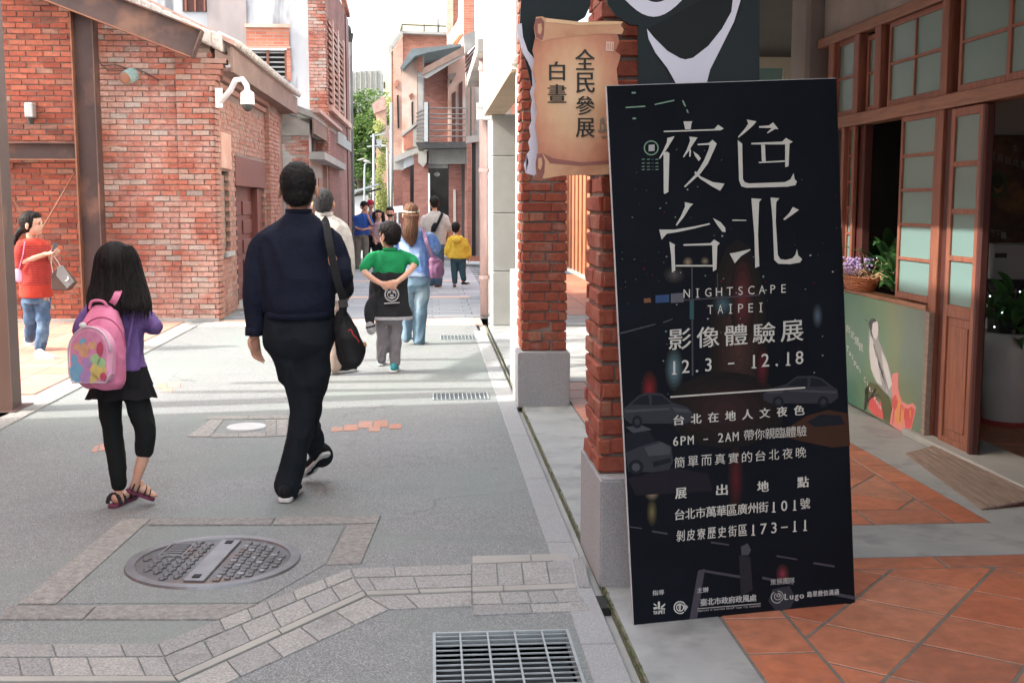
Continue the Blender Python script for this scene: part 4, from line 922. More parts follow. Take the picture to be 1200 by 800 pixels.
pillar(px0, px1, 8.50, 8.90, 'brick pillar on a granite plinth farther along the arcade, beside the gutter', YP(637,413,8.42).z, 8.42, (YP(607,440,8.42).x, YP(668,440,8.42).x, 8.98), 3.14, 41, 150)
nx0 = YP(702.5,400,4.46).x
pillar(nx0, nx0+.36, 4.46, 4.86, 'brick pillar nearest the camera, behind the left edge of the black banner', G(703,562).z+ .0+YP(703,562,4.365).z, 4.365, (YP(703,650,4.365).x, YP(703,650,4.365).x+.52, 4.96), 3.14, 51, 150)
# ================================================================ SHOP FRONT ON THE RIGHT
XS = 3.13
def S(px, py): return XP(px, py, XS)
def ypx(px): return XP(px, 250, XS).y
sh_ = thing('shop_house', 'red wooden shop front with frosted glass sashes on the right of the arcade', 'shop front', (XS, 6.5, 0))
ZL0, ZL1 = 2.065, 2.15; ZU1 = 2.72
# beams
boxb('lintel_beam', m_wood_h, sh_, XS-.03, XS+.10, 2.5, 9.25, ZL0, ZL1, bevel=.006)
boxb('upper_beam', m_wood_h, sh_, XS-.03, XS+.10, 2.5, 9.3, ZU1, ZU1+.07, bevel=.006)
boxb('board_wall', m_conc, sh_, XS+.02, XS+.12, 2.5, 9.3, ZU1+.07, 3.35) 
for k in range(14): boxb('lattice_bar', m_wood, sh_, XS-.0, XS+.05, 8.9-k*.2, 8.95-k*.2, 3.36, 4.1)
boxb('lattice_rail', m_wood, sh_, XS-.01, XS+.06, 2.5, 9.3, 3.30, 3.36)
# posts and dark gap strips: (px left, px right) on the wall plane
def post(pl, pr, z0, z1, mat=m_wood, xo=-.02, xi=.09): return boxb('post', mat, sh_, XS+xo, XS+xi, ypx(pr), ypx(pl), z0, z1, bevel=.004)
for (pl, pr) in ((968,974), (997,1003), (1021,1028), (1098,1106)): post(pl, pr, ZL1, ZU1)
for (pl, pr) in ((1003,1006.5), (1028.5,1034), (1106.5,1115)): post(pl, pr, ZL1, ZU1, m_dark, .05, .09)  # no real posts: near-black strips painted in for the shaded gaps
for (pl, pr) in ((986,989.5), (1095,1104.5)): post(pl, pr, .02 if pl > 1000 else .86, ZL0)
post(1105, 1113, .02, ZL0, m_wood_dk, .0, .12)
post(998.5, 1006, .86, ZL0, m_wood_dk, .03, .09); post(998, 1000, .86, ZL0, m_wood, -.01, .02)
def sash(pl, pr, z0, z1, cols, rows, fr=.035, mx=.02, label=None, xo=.0, panel=None, vs=()):
    y0, y1 = ypx(pr), ypx(pl); x0, x1 = XS+xo, XS+xo+.035
    t = boxb('sash', m_wood, sh_, x0, x1, y0, y0+fr, z0, z1, bevel=.003)
    boxb('stile', m_wood, t, x0, x1, y1-fr, y1, z0, z1, bevel=.003)
    boxb('rail', m_wood, t, x0, x1, y0+fr, y1-fr, z1-fr, z1, bevel=.003); boxb('rail', m_wood, t, x0, x1, y0+fr, y1-fr, z0, z0+fr*1.2, bevel=.003)
    zb = z0+fr*1.2
    if panel:
        boxb('rail', m_wood, t, x0, x1, y0+fr, y1-fr, panel, panel+fr*1.5, bevel=.003)
        boxb('door_panel', m_wood, t, x0+.012, x1-.012, y0+fr, y1-fr, zb, panel); boxb('raised_field', m_wood, t, x0+.004, x0+.012, y0+fr+.03, y1-fr-.03, zb+.05, panel-.05, bevel=.006)
        zb = panel+fr*1.5
    rz = [zb+(z1-fr-zb)*k/rows for k in range(rows+1)]; cy = [y0+fr+(y1-y0-2*fr)*k/cols for k in range(cols+1)]
    for k in range(1, rows): boxb('glazing_bar', m_wood, t, x0+.002, x1-.002, y0+fr, y1-fr, rz[k]-mx/2, rz[k]+mx/2)
    for k in range(1, cols): boxb('glazing_bar', m_wood, t, x0+.001, x1-.001, cy[k]-mx/2, cy[k]+mx/2, zb, z1-fr)
    for a, b in zip(rz, rz[1:]):
        for c, d in zip(cy, cy[1:]): boxb('pane', m_frost, t, x0+.014, x0+.019, c, d, a, b)
    return t
sash(974, 997, ZL1, ZU1, 1, 2, xo=.01); sash(1006.5, 1021, ZL1, ZU1-.03, 1, 2, xo=.02)
sash(1034.5, 1097.5, ZL1, ZU1-.005, 2, 2, xo=.0); sash(1115.5, 1174, ZL1, ZU1+.0, 1, 2, xo=.0); sash(1175, 1230, ZL1, ZU1+.0, 1, 2, xo=-.02)
sash(1231, 1300, ZL1, ZU1+.0, 1, 2, xo=.0)
sash(989.5, 998, .86, ZL0, 1, 6, fr=.025, xo=.01)
sash(1053, 1095, .87, ZL0, 1, 5, xo=-.005)
t_ = sash(1114, 1151, .03, ZL0-.01, 1, 4, fr=.05, xo=-.02, panel=.82, mx=.03)
boxb('door_edge', m_wood_dk, t_, XS-.03, XS+.03, ypx(1156), ypx(1151.2), .03, ZL0-.01, bevel=.012)
# sill and boarding below the window
boxb('sill_beam', m_wood_h, sh_, XS-.04, XS+.10, ypx(1096), 9.2, .785, .86, bevel=.005)
boxb('apron_boards', m_wood, sh_, XS+.0, XS+.05, ypx(1096), 9.2, .02, .785)
boxb('threshold', m_conc_lt, sh_, XS-.10, XS+.25, 4.9, ypx(1084), .010, .055, bevel=.008)
# interior
it = thing('shop_interior', 'dark shop interior seen through the open door and window', 'room', (4.8, 6, 0))
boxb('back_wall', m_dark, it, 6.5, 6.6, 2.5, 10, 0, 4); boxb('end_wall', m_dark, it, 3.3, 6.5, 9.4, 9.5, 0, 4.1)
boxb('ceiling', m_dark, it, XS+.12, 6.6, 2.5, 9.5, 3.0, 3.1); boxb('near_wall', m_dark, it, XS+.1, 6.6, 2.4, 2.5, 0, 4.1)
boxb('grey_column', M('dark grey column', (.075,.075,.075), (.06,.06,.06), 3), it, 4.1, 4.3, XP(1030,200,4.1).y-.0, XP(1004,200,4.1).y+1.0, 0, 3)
bxx = YP(1157,150,7.9)
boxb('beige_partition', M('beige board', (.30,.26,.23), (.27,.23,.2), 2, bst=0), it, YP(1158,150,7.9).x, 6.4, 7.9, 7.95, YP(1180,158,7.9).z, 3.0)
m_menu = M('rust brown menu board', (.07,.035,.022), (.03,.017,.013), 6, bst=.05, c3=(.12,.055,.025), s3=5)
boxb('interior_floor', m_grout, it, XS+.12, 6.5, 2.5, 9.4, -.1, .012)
for i in range(7):
    for j in range(10):
        x0, y0 = XS+.27+i*.45, 4.6+j*.45
        slab([(x0, y0), (x0+.45, y0), (x0+.45, y0+.45), (x0, y0+.45)], m_terra, it, 'tile', z1=.0145, shrink=.007)
mb_ = thing('menu_board', 'dark rusty brown board with pale handwritten characters inside the doorway', 'board', YP(1180,400,7.85))
boxb('panel', m_menu, mb_, YP(1155,200,7.86).x, 6.3, 7.86, 7.89, .8, YP(1180,158.5,7.86).z)
boxb('frame_edge', m_conc, it, 3.9, 3.92, 7.7, 7.72, 2.9, 2.99)
ap = thing('white_cabinet', 'pale counter top box standing in the dark doorway above the plant', 'cabinet', YP(1182,325,7.5))
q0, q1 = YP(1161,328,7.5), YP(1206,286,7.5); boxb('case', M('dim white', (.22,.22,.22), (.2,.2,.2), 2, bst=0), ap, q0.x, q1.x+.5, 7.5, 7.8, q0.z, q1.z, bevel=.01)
boxb('slot', m_dark, ap, q0.x+.02, q0.x+.1, 7.494, 7.5, q1.z-.09, q1.z-.06); boxb('pedestal', m_dark, ap, q0.x+.1, q1.x+.4, 7.55, 7.75, .022, q0.z-.002)
# concrete column and end wall beyond the shop
ec = thing('concrete_column', 'grey concrete column at the far end of the shop front', 'column', XP(960,300,3.0))
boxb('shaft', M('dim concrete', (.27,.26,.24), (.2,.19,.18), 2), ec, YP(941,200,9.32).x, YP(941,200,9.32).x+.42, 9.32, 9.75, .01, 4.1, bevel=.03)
ew = thing('cross_wall', 'grey plastered cross wall with a pale framed window beyond the black mascot board', 'wall', (2.8, 13.4, 0))
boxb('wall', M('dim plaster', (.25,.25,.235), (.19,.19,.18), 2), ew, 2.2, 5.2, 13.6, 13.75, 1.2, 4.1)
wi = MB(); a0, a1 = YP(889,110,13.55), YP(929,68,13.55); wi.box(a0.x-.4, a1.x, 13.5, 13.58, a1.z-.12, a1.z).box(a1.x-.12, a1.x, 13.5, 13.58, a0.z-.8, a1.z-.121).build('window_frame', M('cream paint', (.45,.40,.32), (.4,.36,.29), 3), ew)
boxb('window_pane', m_frost, ew, a0.x-.4, a1.x-.12, 13.54, 13.56, a0.z-.8, a1.z-.12)
# far part of the shop row, sunlit wooden doors
fd = thing('wooden_doors', 'tall orange stained wooden doors in the sun seen between the two brick pillars', 'doors', (3.1, 22, 0))
for k in range(22):
    y0 = 14.6+k*.62
    boxb('door_leaf', m_wood_or, fd, 3.13, 3.18, y0, y0+.56, .05, 2.75, bevel=.004)
    boxb('door_stile', m_wood, fd, 3.10, 3.2, y0+.561, y0+.619, .05, 2.75)
    boxb('raised_panel', m_wood_or, fd, 3.115, 3.129, y0+.1, y0+.46, 1.1, 2.4, bevel=.006)
boxb('cill', m_conc_lt, fd, 3.0, 3.2, 14.5, 28.5, .011, .049)
boxb('fascia', m_wood_h, fd, 3.08, 3.2, 14.5, 28.5, 2.751, 3.2)
boxb('recessed_wall', m_conc, None, 4.5, 4.7, 9.6, 14.3, .011, 4.09, label='grey recessed wall between the concrete column and the cross wall', category='wall')
boxb('end_brick_wall', m_bp, None, .95, 3.5, 30, 30.3, 0, 5, label='brick wall closing the far end of the arcade passage', category='wall')

# ramp of grooved planks
rp = thing('wooden_ramp', 'weathered grooved wooden ramp leading up to the shop door', 'ramp', (2.9, 5.9, 0))
A0, A1, B0, B1 = [G(*p) for p in ((1061,534), (1150,600), (1110,527), (1232,592))]
NPL = 9
for k in range(NPL):
    f0, f1 = k/NPL, (k+1)/NPL-.018
    z0, z1 = .018+.035*f0, .018+.035*f1
    pts = [A0.lerp(B0, f0)+Vector((0,0,z0)), A1.lerp(B1, f0)+Vector((0,0,z0)), A1.lerp(B1, f1)+Vector((0,0,z1)), A0.lerp(B0, f1)+Vector((0,0,z1))]
    MB().prism(pts, (0, 0, -.012)).build('plank', m_wood_gr, rp)
pts = [A0+Vector((0,0,.011)), A1+Vector((0,0,.011)), B1+Vector((0,0,.045)), B0+Vector((0,0,.045))]
MB().add([p for p in pts]+[Vector((p.x, p.y, .0105)) for p in pts], [(0,1,2,3)[::-1],(4,5,6,7),(0,1,5,4),(1,2,6,5),(2,3,7,6),(3,0,4,7)]).build('base', m_wood_dk, rp)
# painted bird board leaning under the window
PB = Plane((3.075, 7, 0), (-1, 0, 0))
def flat(pl, pts, off, name, mat, parent, th=.0006): return MB().prism([pl.at(px, py, off) for px, py in pts], -pl.n*th).build(name, mat, parent)
bb = thing('bird_board', 'board printed with a grey and white bird perched above red flowers under the shop window', 'picture board', G(1040,497))
m_bird_bg, nt, b = newmat('printed green blur', .35); pos = geo_pos(nt); sp = nt.nodes.new('ShaderNodeSeparateXYZ'); nt.links.new(pos, sp.inputs[0])
mr = nd(nt, 'ShaderNodeMapRange'); mr.inputs[1].default_value = 8.4; mr.inputs[2].default_value = 6.9; nt.links.new(sp.outputs[1], mr.inputs[0])
cc = ramp(nt, mathn(nt, 'ADD', mr.outputs[0], mathn(nt, 'MULTIPLY', mathn(nt, 'SUBTRACT', noise_n(nt, 1.6, 3, pos), .5), .8)), [(0, (.045,.17,.13)), (.4, (.12,.22,.12)), (.65, (.17,.22,.12)), (.85, (.13,.19,.15)), (1, (.12,.14,.13))])
nt.links.new(cc, b.inputs['Base Color'])
MB().prism([PB.at(*p, .0) for p in ((960,335), (1086,365), (1079,517), (966,456))], (.03, 0, 0)).build('panel', m_bird_bg, bb)
MB().prism([PB.at(*p, .004) for p in ((1086,365), (1090,367), (1083,517), (1079,517))], (.034, 0, 0)).build('edge', m_wood_gr, bb)
fm = lambda n, c, r=.4: M(n, c, tuple(v*.92 for v in c), 8, rough=r, bst=0)
c_wh, c_gy, c_red, c_pink, c_dk, c_br, c_or = fm('print white', (.62,.64,.66)), fm('print grey', (.33,.35,.36)), fm('print red', (.62,.10,.10)), fm('print pink', (.70,.26,.24)), fm('print dark', (.03,.035,.04)), fm('print brown', (.10,.11,.05)), fm('print orange', (.70,.32,.12))
flat(PB, ((1019,377),(1026,374),(1030,384),(1030,398),(1039,420),(1047,445),(1046,468),(1040,462),(1031,455),(1023,440),(1019,420),(1018,395)), .0012, 'bird_body', c_gy, bb)
flat(PB, ((1020,392),(1024,400),(1029,425),(1034,452),(1028,448),(1021,432),(1019,410)), .002, 'bird_breast', c_wh, bb)
flat(PB, ((1033,410),(1040,425),(1046,450),(1042,456),(1035,430)), .002, 'bird_wing', c_wh, bb)
flat(PB, ((1018,378),(1020.5,374),(1027,373.5),(1030,380),(1029.5,392),(1027,398),(1022,393),(1019.5,384)), .0028, 'bird_head', c_wh, bb); flat(PB, ((1018,378),(1021,373.5),(1026,373.2),(1028,376),(1023,379),(1022,388),(1024,396),(1022,394),(1019.5,385)), .0030, 'bird_cap', c_dk, bb)
flat(PB, ((1024,377),(1030,379),(1030,387),(1027,392),(1024,385)), .0036, 'bird_cheek', c_wh, bb)
flat(PB, ((1027,448),(1034,456),(1041,464),(1045,478),(1043,496),(1036,492),(1033,470)), .0028, 'bird_tail', c_br, bb)
for q in (((1013,455),(1020,447),(1030,452),(1034,470),(1024,462),(1016,470)), ((1015,470),(1024,460),(1030,470),(1020,480)), ((1012,478),(1014,458),(1017,452),(1015,480))): flat(PB, q, .0012, 'leaf_print', c_br, bb)
flat(PB, ((1019,468),(1026,464),(1030,472),(1036,468),(1038,484),(1034,491),(1022,484),(1018,478)), .0018, 'petal', c_red, bb)
flat(PB, ((1044,450),(1046,438),(1053,436),(1053,455),(1057,470),(1064,474),(1070,472),(1074,477),(1070,495),(1066,510),(1052,503),(1042,496),(1046,478),(1046,462)), .0016, 'petal', c_pink, bb)
flat(PB, ((1050,462),(1056,472),(1060,490),(1055,500),(1049,490)), .0024, 'petal', c_or, bb)
flat(PB, ((1057,474),(1064,480),(1068,476),(1072,480),(1068,500),(1062,505),(1060,490)), .0022, 'petal', c_red, bb)
flat(PB, ((1046,466),(1050,462),(1053,472),(1050,480),(1046,476)), .003, 'petal', c_red, bb)
# ================================================================ LETTERING
GLY = {}
def glyph(ch):
    """outline of one character as flat faces, normalised so that the em square is 0..1"""
    if ch in GLY: return GLY[ch]
    cu = bpy.data.curves.new('glyph', 'FONT'); cu.body = ch; cu.resolution_u = 3; o = bpy.data.objects.new('glyph', cu); COL.objects.link(o)
    bpy.context.view_layer.update(); dg = bpy.context.evaluated_depsgraph_get(); me = bpy.data.meshes.new_from_object(o.evaluated_get(dg))
    vs = [tuple(v.co[:2]) for v in me.vertices]; fs = [tuple(p.vertices) for p in me.polygons]
    bpy.data.objects.remove(o); bpy.data.curves.remove(cu); bpy.data.meshes.remove(me)
    GLY[ch] = (vs, fs); return GLY[ch]
def text_px(pl, items, name, mat, parent, off=.0012, th=.0004, bold=0.0, loc=None):
    """items: (character, left, top, right, bottom) in photo pixels on the plane; edges may slope with dy"""
    m = MB()
    for it in items:
        ch, x0, y0, x1, y1 = it[:5]; sl = it[5] if len(it) > 5 else 0.0
        vs, fs = glyph(ch)
        if not vs: continue
        ax0, ax1 = min(v[0] for v in vs), max(v[0] for v in vs); ay0, ay1 = min(v[1] for v in vs), max(v[1] for v in vs)
        lat = ord(ch) < 128 and ch not in '-.,~'
        if lat:                                  # latin: true heights above and below the baseline
            cap = .73; wn_ = (ax1-ax0); kx = (y1-y0)/cap*.92; xm = (x0+x1)/2; wpx = min(wn_*kx, (x1-x0)*1.05); x0, x1 = xm-wpx/2, xm+wpx/2
            hh_ = y1-y0; y0, y1 = y1-ay1/cap*hh_, y1-ay0/cap*hh_
        for dx, dy, dz in ([(0,0,0)]+([(bold,0,.00006),(-bold,0,.00012),(0,bold*.5,.00018)] if bold else [])):
            pts = []
            for v in vs:
                u = (v[0]-ax0)/max(1e-6, ax1-ax0); w_ = (v[1]-ay0)/max(1e-6, ay1-ay0)
                pts.append(pl.at(x0+(x1-x0)*u+dx, y1+(y0-y1)*w_+sl*(x1-x0)*u+dy, off+dz))
            m.add(pts, fs)
            if ch in '1I' and dz == 0 and y1-y0 > 5:        # slab serifs
                for yy_ in ((y0, y1) if ch == 'I' else (y1,)):
                    e_ = (x1-x0)*.9; hh2 = (y1-y0)*.05; m.add([pl.at(xq, yy_+sq*hh2+sl*.5*(x1-x0), off+.0002) for xq, sq in ((x0-e_,-1),(x1+e_,-1),(x1+e_,1),(x0-e_,1))], [(0,1,2,3)])
    return m.build(name, mat, parent)
def line_items(s, x0, yb, x1, h, slope, wfrac=.86, fill=True):
    """characters of s spread between x0 and x1; yb = baseline y at x0; slope = dy/dx"""
    n = len(s); step = (x1-x0)/n; out = []
    for i, ch in enumerate(s):
        if ch == ' ': continue
        w_ = step*wfrac; hh = h; yy = yb+slope*(step*i); xx = x0+step*i+(step-w_)/2
        if ch in '-–~': out.append((ch, xx+w_*.1, yy-h*.48, xx+w_*.9, yy-h*.38, slope)); continue
        if ch in '.': out.append((ch, xx+w_*.35, yy-h*.16, xx+w_*.65, yy, slope)); continue
        out.append((ch, xx, yy-hh, xx+w_, yy, slope))
    return out
def flatp(pl, pts, off, name, mat, parent): return MB().prism([pl.at(px, py, off) for px, py in pts], -pl.n*.0003).build(name, mat, parent)

# ================================================================ THE BLACK BANNER
BLw, BRw = G(743,735), G(1002,709)
wu = (BRw-BLw).normalized(); lean = math.radians(3.5); nb = Vector((-wu.y, wu.x, 0)); upb = Vector((0,0,1))*math.cos(lean)+nb*math.sin(lean)
nrm = wu.cross(upb).normalized()
if nrm.y > 0: nrm = -nrm
BP = Plane(BLw, nrm)
m_bannerbg = M('matt navy print', (.0055,.0075,.0125), (.0035,.0045,.007), 3, rough=.5, bst=0, spec=.06)
bn = thing('exhibition_banner', 'tall black exhibition banner with large white characters leaning by the pillar', 'banner', BLw)
Q = [(743,735), (1002,709), (980,92), (711,101)]
MB().prism([BP.at(*p) for p in Q], -BP.n*.012).build('board', m_bannerbg, bn)
edge = M('pale foam edge', (.45,.46,.48), None, 5, bst=0)
for a, b in (((711,101),(980,92)), ((711,101),(743,735)), ((743,735),(1002,709))):
    A_e, B_e = BP.at(*a, .0), BP.at(*b, .0); MB().bar(A_e-BP.n*.006, B_e-BP.n*.006, .0035, .0115, tuple(BP.n)).build('edge', edge, bn)
pr = lambda n, c, r=.35: M('banner '+n, c, tuple(v*.9 for v in c), 30, rough=.5, bst=0, spec=.06)
b_txt, b_txt2 = pr('cream ink', (.46,.46,.43)), pr('grey ink', (.34,.34,.34))
b_car, b_car2, b_win, b_red, b_blue, b_cy, b_or, b_line, b_grn, b_warm = pr('car grey', (.030,.031,.040)), pr('car light', (.055,.057,.070)), pr('car glass', (.012,.014,.02)), pr('red glow', (.10,.012,.016)), pr('blue sign', (.03,.06,.14)), pr('cyan glow', (.03,.075,.085)), pr('orange car', (.045,.022,.015)), pr('lane line', (.055,.05,.065)), pr('green light', (.16,.26,.19)), pr('warm glow', (.035,.020,.018))
# photographic print: soft glows drawn as nested shapes
def glow(cx, cy, rx, ry, c, k=5, base=.0003, nm='glow', tilt=0):
    for i in range(k):
        f = 1-i/k; col = tuple(.009+(v-.009)*((i+1)/k)**1.5 for v in c); col = (max(col[0], .0), col[1], col[2])
        flatp(BP, [(cx+rx*f*math.cos(t)*1.0+tilt*ry*f*math.sin(t), cy+ry*f*math.sin(t)) for t in [2*math.pi*q/16 for q in range(16)]], base+i*.00006, nm, pr('glow %.3f %.3f %.3f' % col, col), bn)
glow(865,400,34,120,(.05,.026,.022),7,.0003); glow(870,350,15,55,(.085,.022,.024),5,.0008); glow(850,480,70,45,(.032,.017,.018),5,.0008)
glow(761,456,10,22,(.16,.015,.02),6,.0006); glow(790,432,11,26,(.10,.17,.20),6,.0006); glow(862,560,9,40,(.07,.012,.018),5,.0006,); glow(893,430,8,26,(.08,.012,.02),4,.0011)
glow(764,575,9,12,(.30,.24,.17),6,.0005); glow(764,600,6,16,(.12,.10,.05),4,.0005); glow(917,672,8,12,(.16,.03,.045),5,.0005)
glow(806,307,6,6,(.22,.17,.12),4,.0012); glow(826,306,5,5,(.18,.15,.12),4,.0012); glow(790,322,12,10,(.06,.055,.06),4,.0006)
glow(958,370,6,14,(.07,.10,.14),4,.0005); glow(847,357,12,14,(.05,.09,.11),4,.0012)
def shp(pts, mat, off=.0012, nm='print_shape'): return flatp(BP, pts, off, nm, mat, bn)
# cars
def cr(x, y, w_, h_, flip=1, body=b_car, lite=b_car2):
    X_ = lambda u: x+w_*(u if flip > 0 else 1-u)
    Y_ = lambda v, u=0: y+h_*v
    shp([(X_(0),Y_(.72)),(X_(.01),Y_(.45)),(X_(.08),Y_(.34)),(X_(.22),Y_(.08)),(X_(.34),Y_(0)),(X_(.55),Y_(.02)),(X_(.70),Y_(.28)),(X_(.92),Y_(.42)),(X_(1),Y_(.6)),(X_(.99),Y_(.8)),(X_(.9),Y_(.9)),(X_(.1),Y_(.9))], body, .0016, 'car_print')
    shp([(X_(.12),Y_(.34)),(X_(.24),Y_(.12)),(X_(.36),Y_(.06)),(X_(.38),Y_(.36))], b_win, .002, 'car_window'); shp([(X_(.41),Y_(.36)),(X_(.41),Y_(.07)),(X_(.55),Y_(.08)),(X_(.68),Y_(.32))], b_win, .002, 'car_window')
    shp([(X_(.70),Y_(.42)),(X_(.92),Y_(.48)),(X_(.97),Y_(.58)),(X_(.75),Y_(.56))], lite, .002, 'car_highlight'); shp([(X_(.02),Y_(.5)),(X_(.66),Y_(.44)),(X_(.66),Y_(.5)),(X_(.03),Y_(.58))], lite, .002, 'car_highlight')
    for u in (.2, .8): shp([(X_(u)+w_*.075*math.cos(t), Y_(.85)+h_*.19*math.sin(t)) for t in [q*math.pi/6 for q in range(12)]], b_win, .0022, 'wheel_print'); shp([(X_(u)+w_*.04*math.cos(t), Y_(.85)+h_*.1*math.sin(t)) for t in [q*math.pi/4 for q in range(8)]], body, .0024, 'wheel_print')
cr(730,460,82,40,1); cr(894,440,88,36,-1); 
shp([(733,508),(742,503),(760,503),(768,516),(752,525),(734,530)], b_win, .0015); shp([(733,500),(752,498),(764,503),(742,507)], b_car2, .0018)
shp([(733,530),(752,522),(772,516),(786,522),(789,540),(784,550),(765,553),(736,552)], b_car, .0016, 'car_print'); shp([(755,524),(775,518),(786,524),(785,532),(760,534)], b_car2, .0019, 'car_highlight'); shp([(764,541),(785,536),(786,541),(766,547)], b_win, .0021, 'car_window')
shp([(745+9*math.cos(t), 547+9*math.sin(t)) for t in [q*math.pi/6 for q in range(12)]], b_win, .0022, 'wheel_print'); shp([(745+5*math.cos(t), 547+5*math.sin(t)) for t in [q*math.pi/4 for q in range(8)]], b_car2, .0024, 'wheel_print')
shp([(925,500),(945,487),(970,480),(994,484),(996,522),(975,524),(935,516),(917,510)], b_or, .0012, 'car_print'); shp([(945,494),(962,485),(985,487),(990,497),(955,500)], b_win, .0016, 'car_window'); shp([(735,560),(790,548),(830,555),(835,575),(745,580)], pr('wet road', (.014,.013,.018)), .0009)
for q in (((737,616),(752,618),(752,619.5),(737,617.5)), ((764,621),(782,624),(782,626),(764,623)), ((833,634),(854,637),(854,639),(833,636)), ((910,650),(934,654),(934,656),(910,652)), ((953,658),(978,662),(978,664.5),(953,660.5)), ((825,667),(868,674),(868,677),(825,670)), ((818,668),(826,666),(815,735),(806,735)), ((893,675),(930,682),(930,685),(893,678)), ((960,690),(1001,698),(1001,702),(960,694)), ((725,390),(768,379),(768,380.5),(725,392)), ((777,377),(788,373),(788,374.5),(777,378.5))): shp(q, b_line, .0011, 'lane_marking')
shp([(868,640),(876,636),(880,644),(877,650),(869,650)], b_car2, .0013); shp([(905,690),(925,686),(932,700),(926,712),(910,716),(900,704)], b_car, .0013, 'rider_print'); shp([(866,650),(879,652),(882,690),(868,700)], pr('rider dark', (.02,.02,.025)), .0012, 'rider_print')
shp([(768,346),(784,345),(784,354),(768,355)], b_blue, .0014, 'road_sign_print'); shp([(786,344),(801,343),(801,354),(786,355)], pr('grey sign', (.09,.09,.11)), .0014, 'road_sign_print'); shp([(808,352),(813,352),(813,374),(808,374)], b_cy, .0014, 'lamp_print'); shp([(810,312),(811.5,312),(812.5,440),(810.5,440)], b_line, .0013, 'pole_print'); shp([(786,352),(890,345),(890,346.5),(786,353.5)], b_line, .0013, 'pole_print')
shp([(840,320),(841,320),(842,370),(841,370)], b_line, .0013, 'pole_print'); shp([(754,350),(762,349),(763,354),(755,355)], pr('amber', (.16,.07,.04)), .0013)
rr = random.Random(11)
for k in range(110):
    px_, py_ = rr.uniform(725, 990), rr.triangular(150, 470, 330); s_ = rr.uniform(.35, 1.1)
    shp([(px_-s_, py_), (px_, py_-s_), (px_+s_*1.4, py_), (px_, py_+s_)], rr.choice((b_txt2, b_cy, b_line, b_red, b_grn)), .0010, 'light_speck')
for q in (((733,125.5),(756,124),(756,125.5),(733,127)), ((767,122),(790,117),(790,118.5),(767,123.5)), ((799,118),(801,118),(804,125),(802,125)), ((804,128),(806,129),(807,133),(805,132)), ((740,108),(745,108),(745,110),(740,110)), ((741,138),(745,138),(745,140),(741,140))): shp(q, b_grn, .0011, 'light_streak')
for y_ in (186.5, 191, 195, 198.5):
    for x_ in (752, 758, 763, 768): shp([(x_, y_), (x_+3.4, y_-.3), (x_+3.4, y_+.6), (x_, y_+.9)], b_cy if x_ % 2 else b_grn, .0011, 'light_streak')
ring = [(763+8.8*math.cos(t), 173.5+8.8*math.sin(t)) for t in [2*math.pi*q/24 for q in range(24)]]
for i in range(24):
    a, b = ring[i-1], ring[i]; f = .84
    shp([a, b, (763+(b[0]-763)*f, 173.5+(b[1]-173.5)*f), (763+(a[0]-763)*f, 173.5+(a[1]-173.5)*f)], b_grn, .0012, 'ring_print')
shp([(760,170),(767,169.5),(767,177),(760,177.5)], b_txt2, .0012, 'square_print')
# big title characters, traced stroke by stroke
def zz(L): return [(700+x*.3, 90+y*.3) for x, y in L]
STR = {
'title_character': [[(335,175),(370,175),(366,184),(363,206),(342,206)], [(258,212),(455,205),(470,188),(492,203),(480,210),(258,217)], [(272,240),(300,233),(293,246),(262,296),(242,322),(240,318),(255,290),(270,258)], [(257,298),(272,293),(280,300),(276,450),(262,458),(258,455)],
 [(358,235),(390,238),(376,258),(356,290),(336,316),(333,313),(348,285),(361,250)], [(390,263),(435,259),(448,247),(465,262),(455,285),(430,340),(400,380),(342,432),(337,429),(385,378),(415,328),(433,285),(437,267),(390,268)], [(358,284),(364,284),(363,312),(357,314)], [(373,292),(392,305),(403,320),(394,330),(380,310)], [(382,369),(402,390),(450,412),(495,418),(478,446),(440,425),(402,400),(377,377)]],
'title_character_2': [[(582,168),(620,175),(608,190),(580,215),(549,240),(549,234),(574,205),(588,184)], [(630,194),(668,191),(685,179),(706,206),(692,205),(664,222),(661,219),(680,201),(630,200)], [(547,248),(564,262),(567,400),(574,412),(590,417),(730,412),(752,402),(765,377),(769,400),(778,410),(772,424),(740,430),(580,434),(561,428),(552,405)], [(600,259),(720,254),(735,240),(762,255),(749,262),(745,350),(732,354),(732,265),(600,265)], [(638,266),(653,266),(656,331),(641,331)], [(628,333),(731,327),(731,333),(630,338)]],
'title_character_3': [[(340,490),(373,497),(360,510),(335,550),(309,582),(305,579),(325,545),(341,508)], [(240,597),(300,597),(380,584),(437,572),(438,577),(380,592),(310,607),(270,613),(250,636)], [(450,552),(480,568),(498,590),(499,606),(487,606),(466,578)], [(280,644),(302,656),(300,666),(303,756),(290,765),(287,700)], [(335,654),(440,650),(455,636),(477,650),(467,660),(464,752),(450,760),(447,658),(335,660)], [(304,735),(449,735),(449,741),(304,741)]],
'title_character_4': [[(600,475),(640,478),(630,490),(626,620),(631,740),(615,746),(612,620)], [(526,558),(580,559),(580,563),(526,563)], [(515,690),(535,687),(596,673),(596,678),(560,700),(535,728)], [(675,472),(709,475),(697,490),(695,560),(703,695),(713,712),(735,715),(760,709),(772,695),(778,673),(783,698),(798,712),(790,725),(750,732),(705,730),(689,715),(683,560)], [(762,509),(786,520),(770,532),(730,560),(724,557),(750,530)]]}
for nm, strokes in STR.items():
    m = MB(); 
    for i, s_ in enumerate(strokes): m.prism([BP.at(px, py, .0034+i*.00005) for px, py in zz(s_)], -BP.n*.0003)
    m.build('title_character', b_txt, bn)
def pt2(o, sc): return lambda x, y: (o[0]+x/sc, o[1]+y/sc)
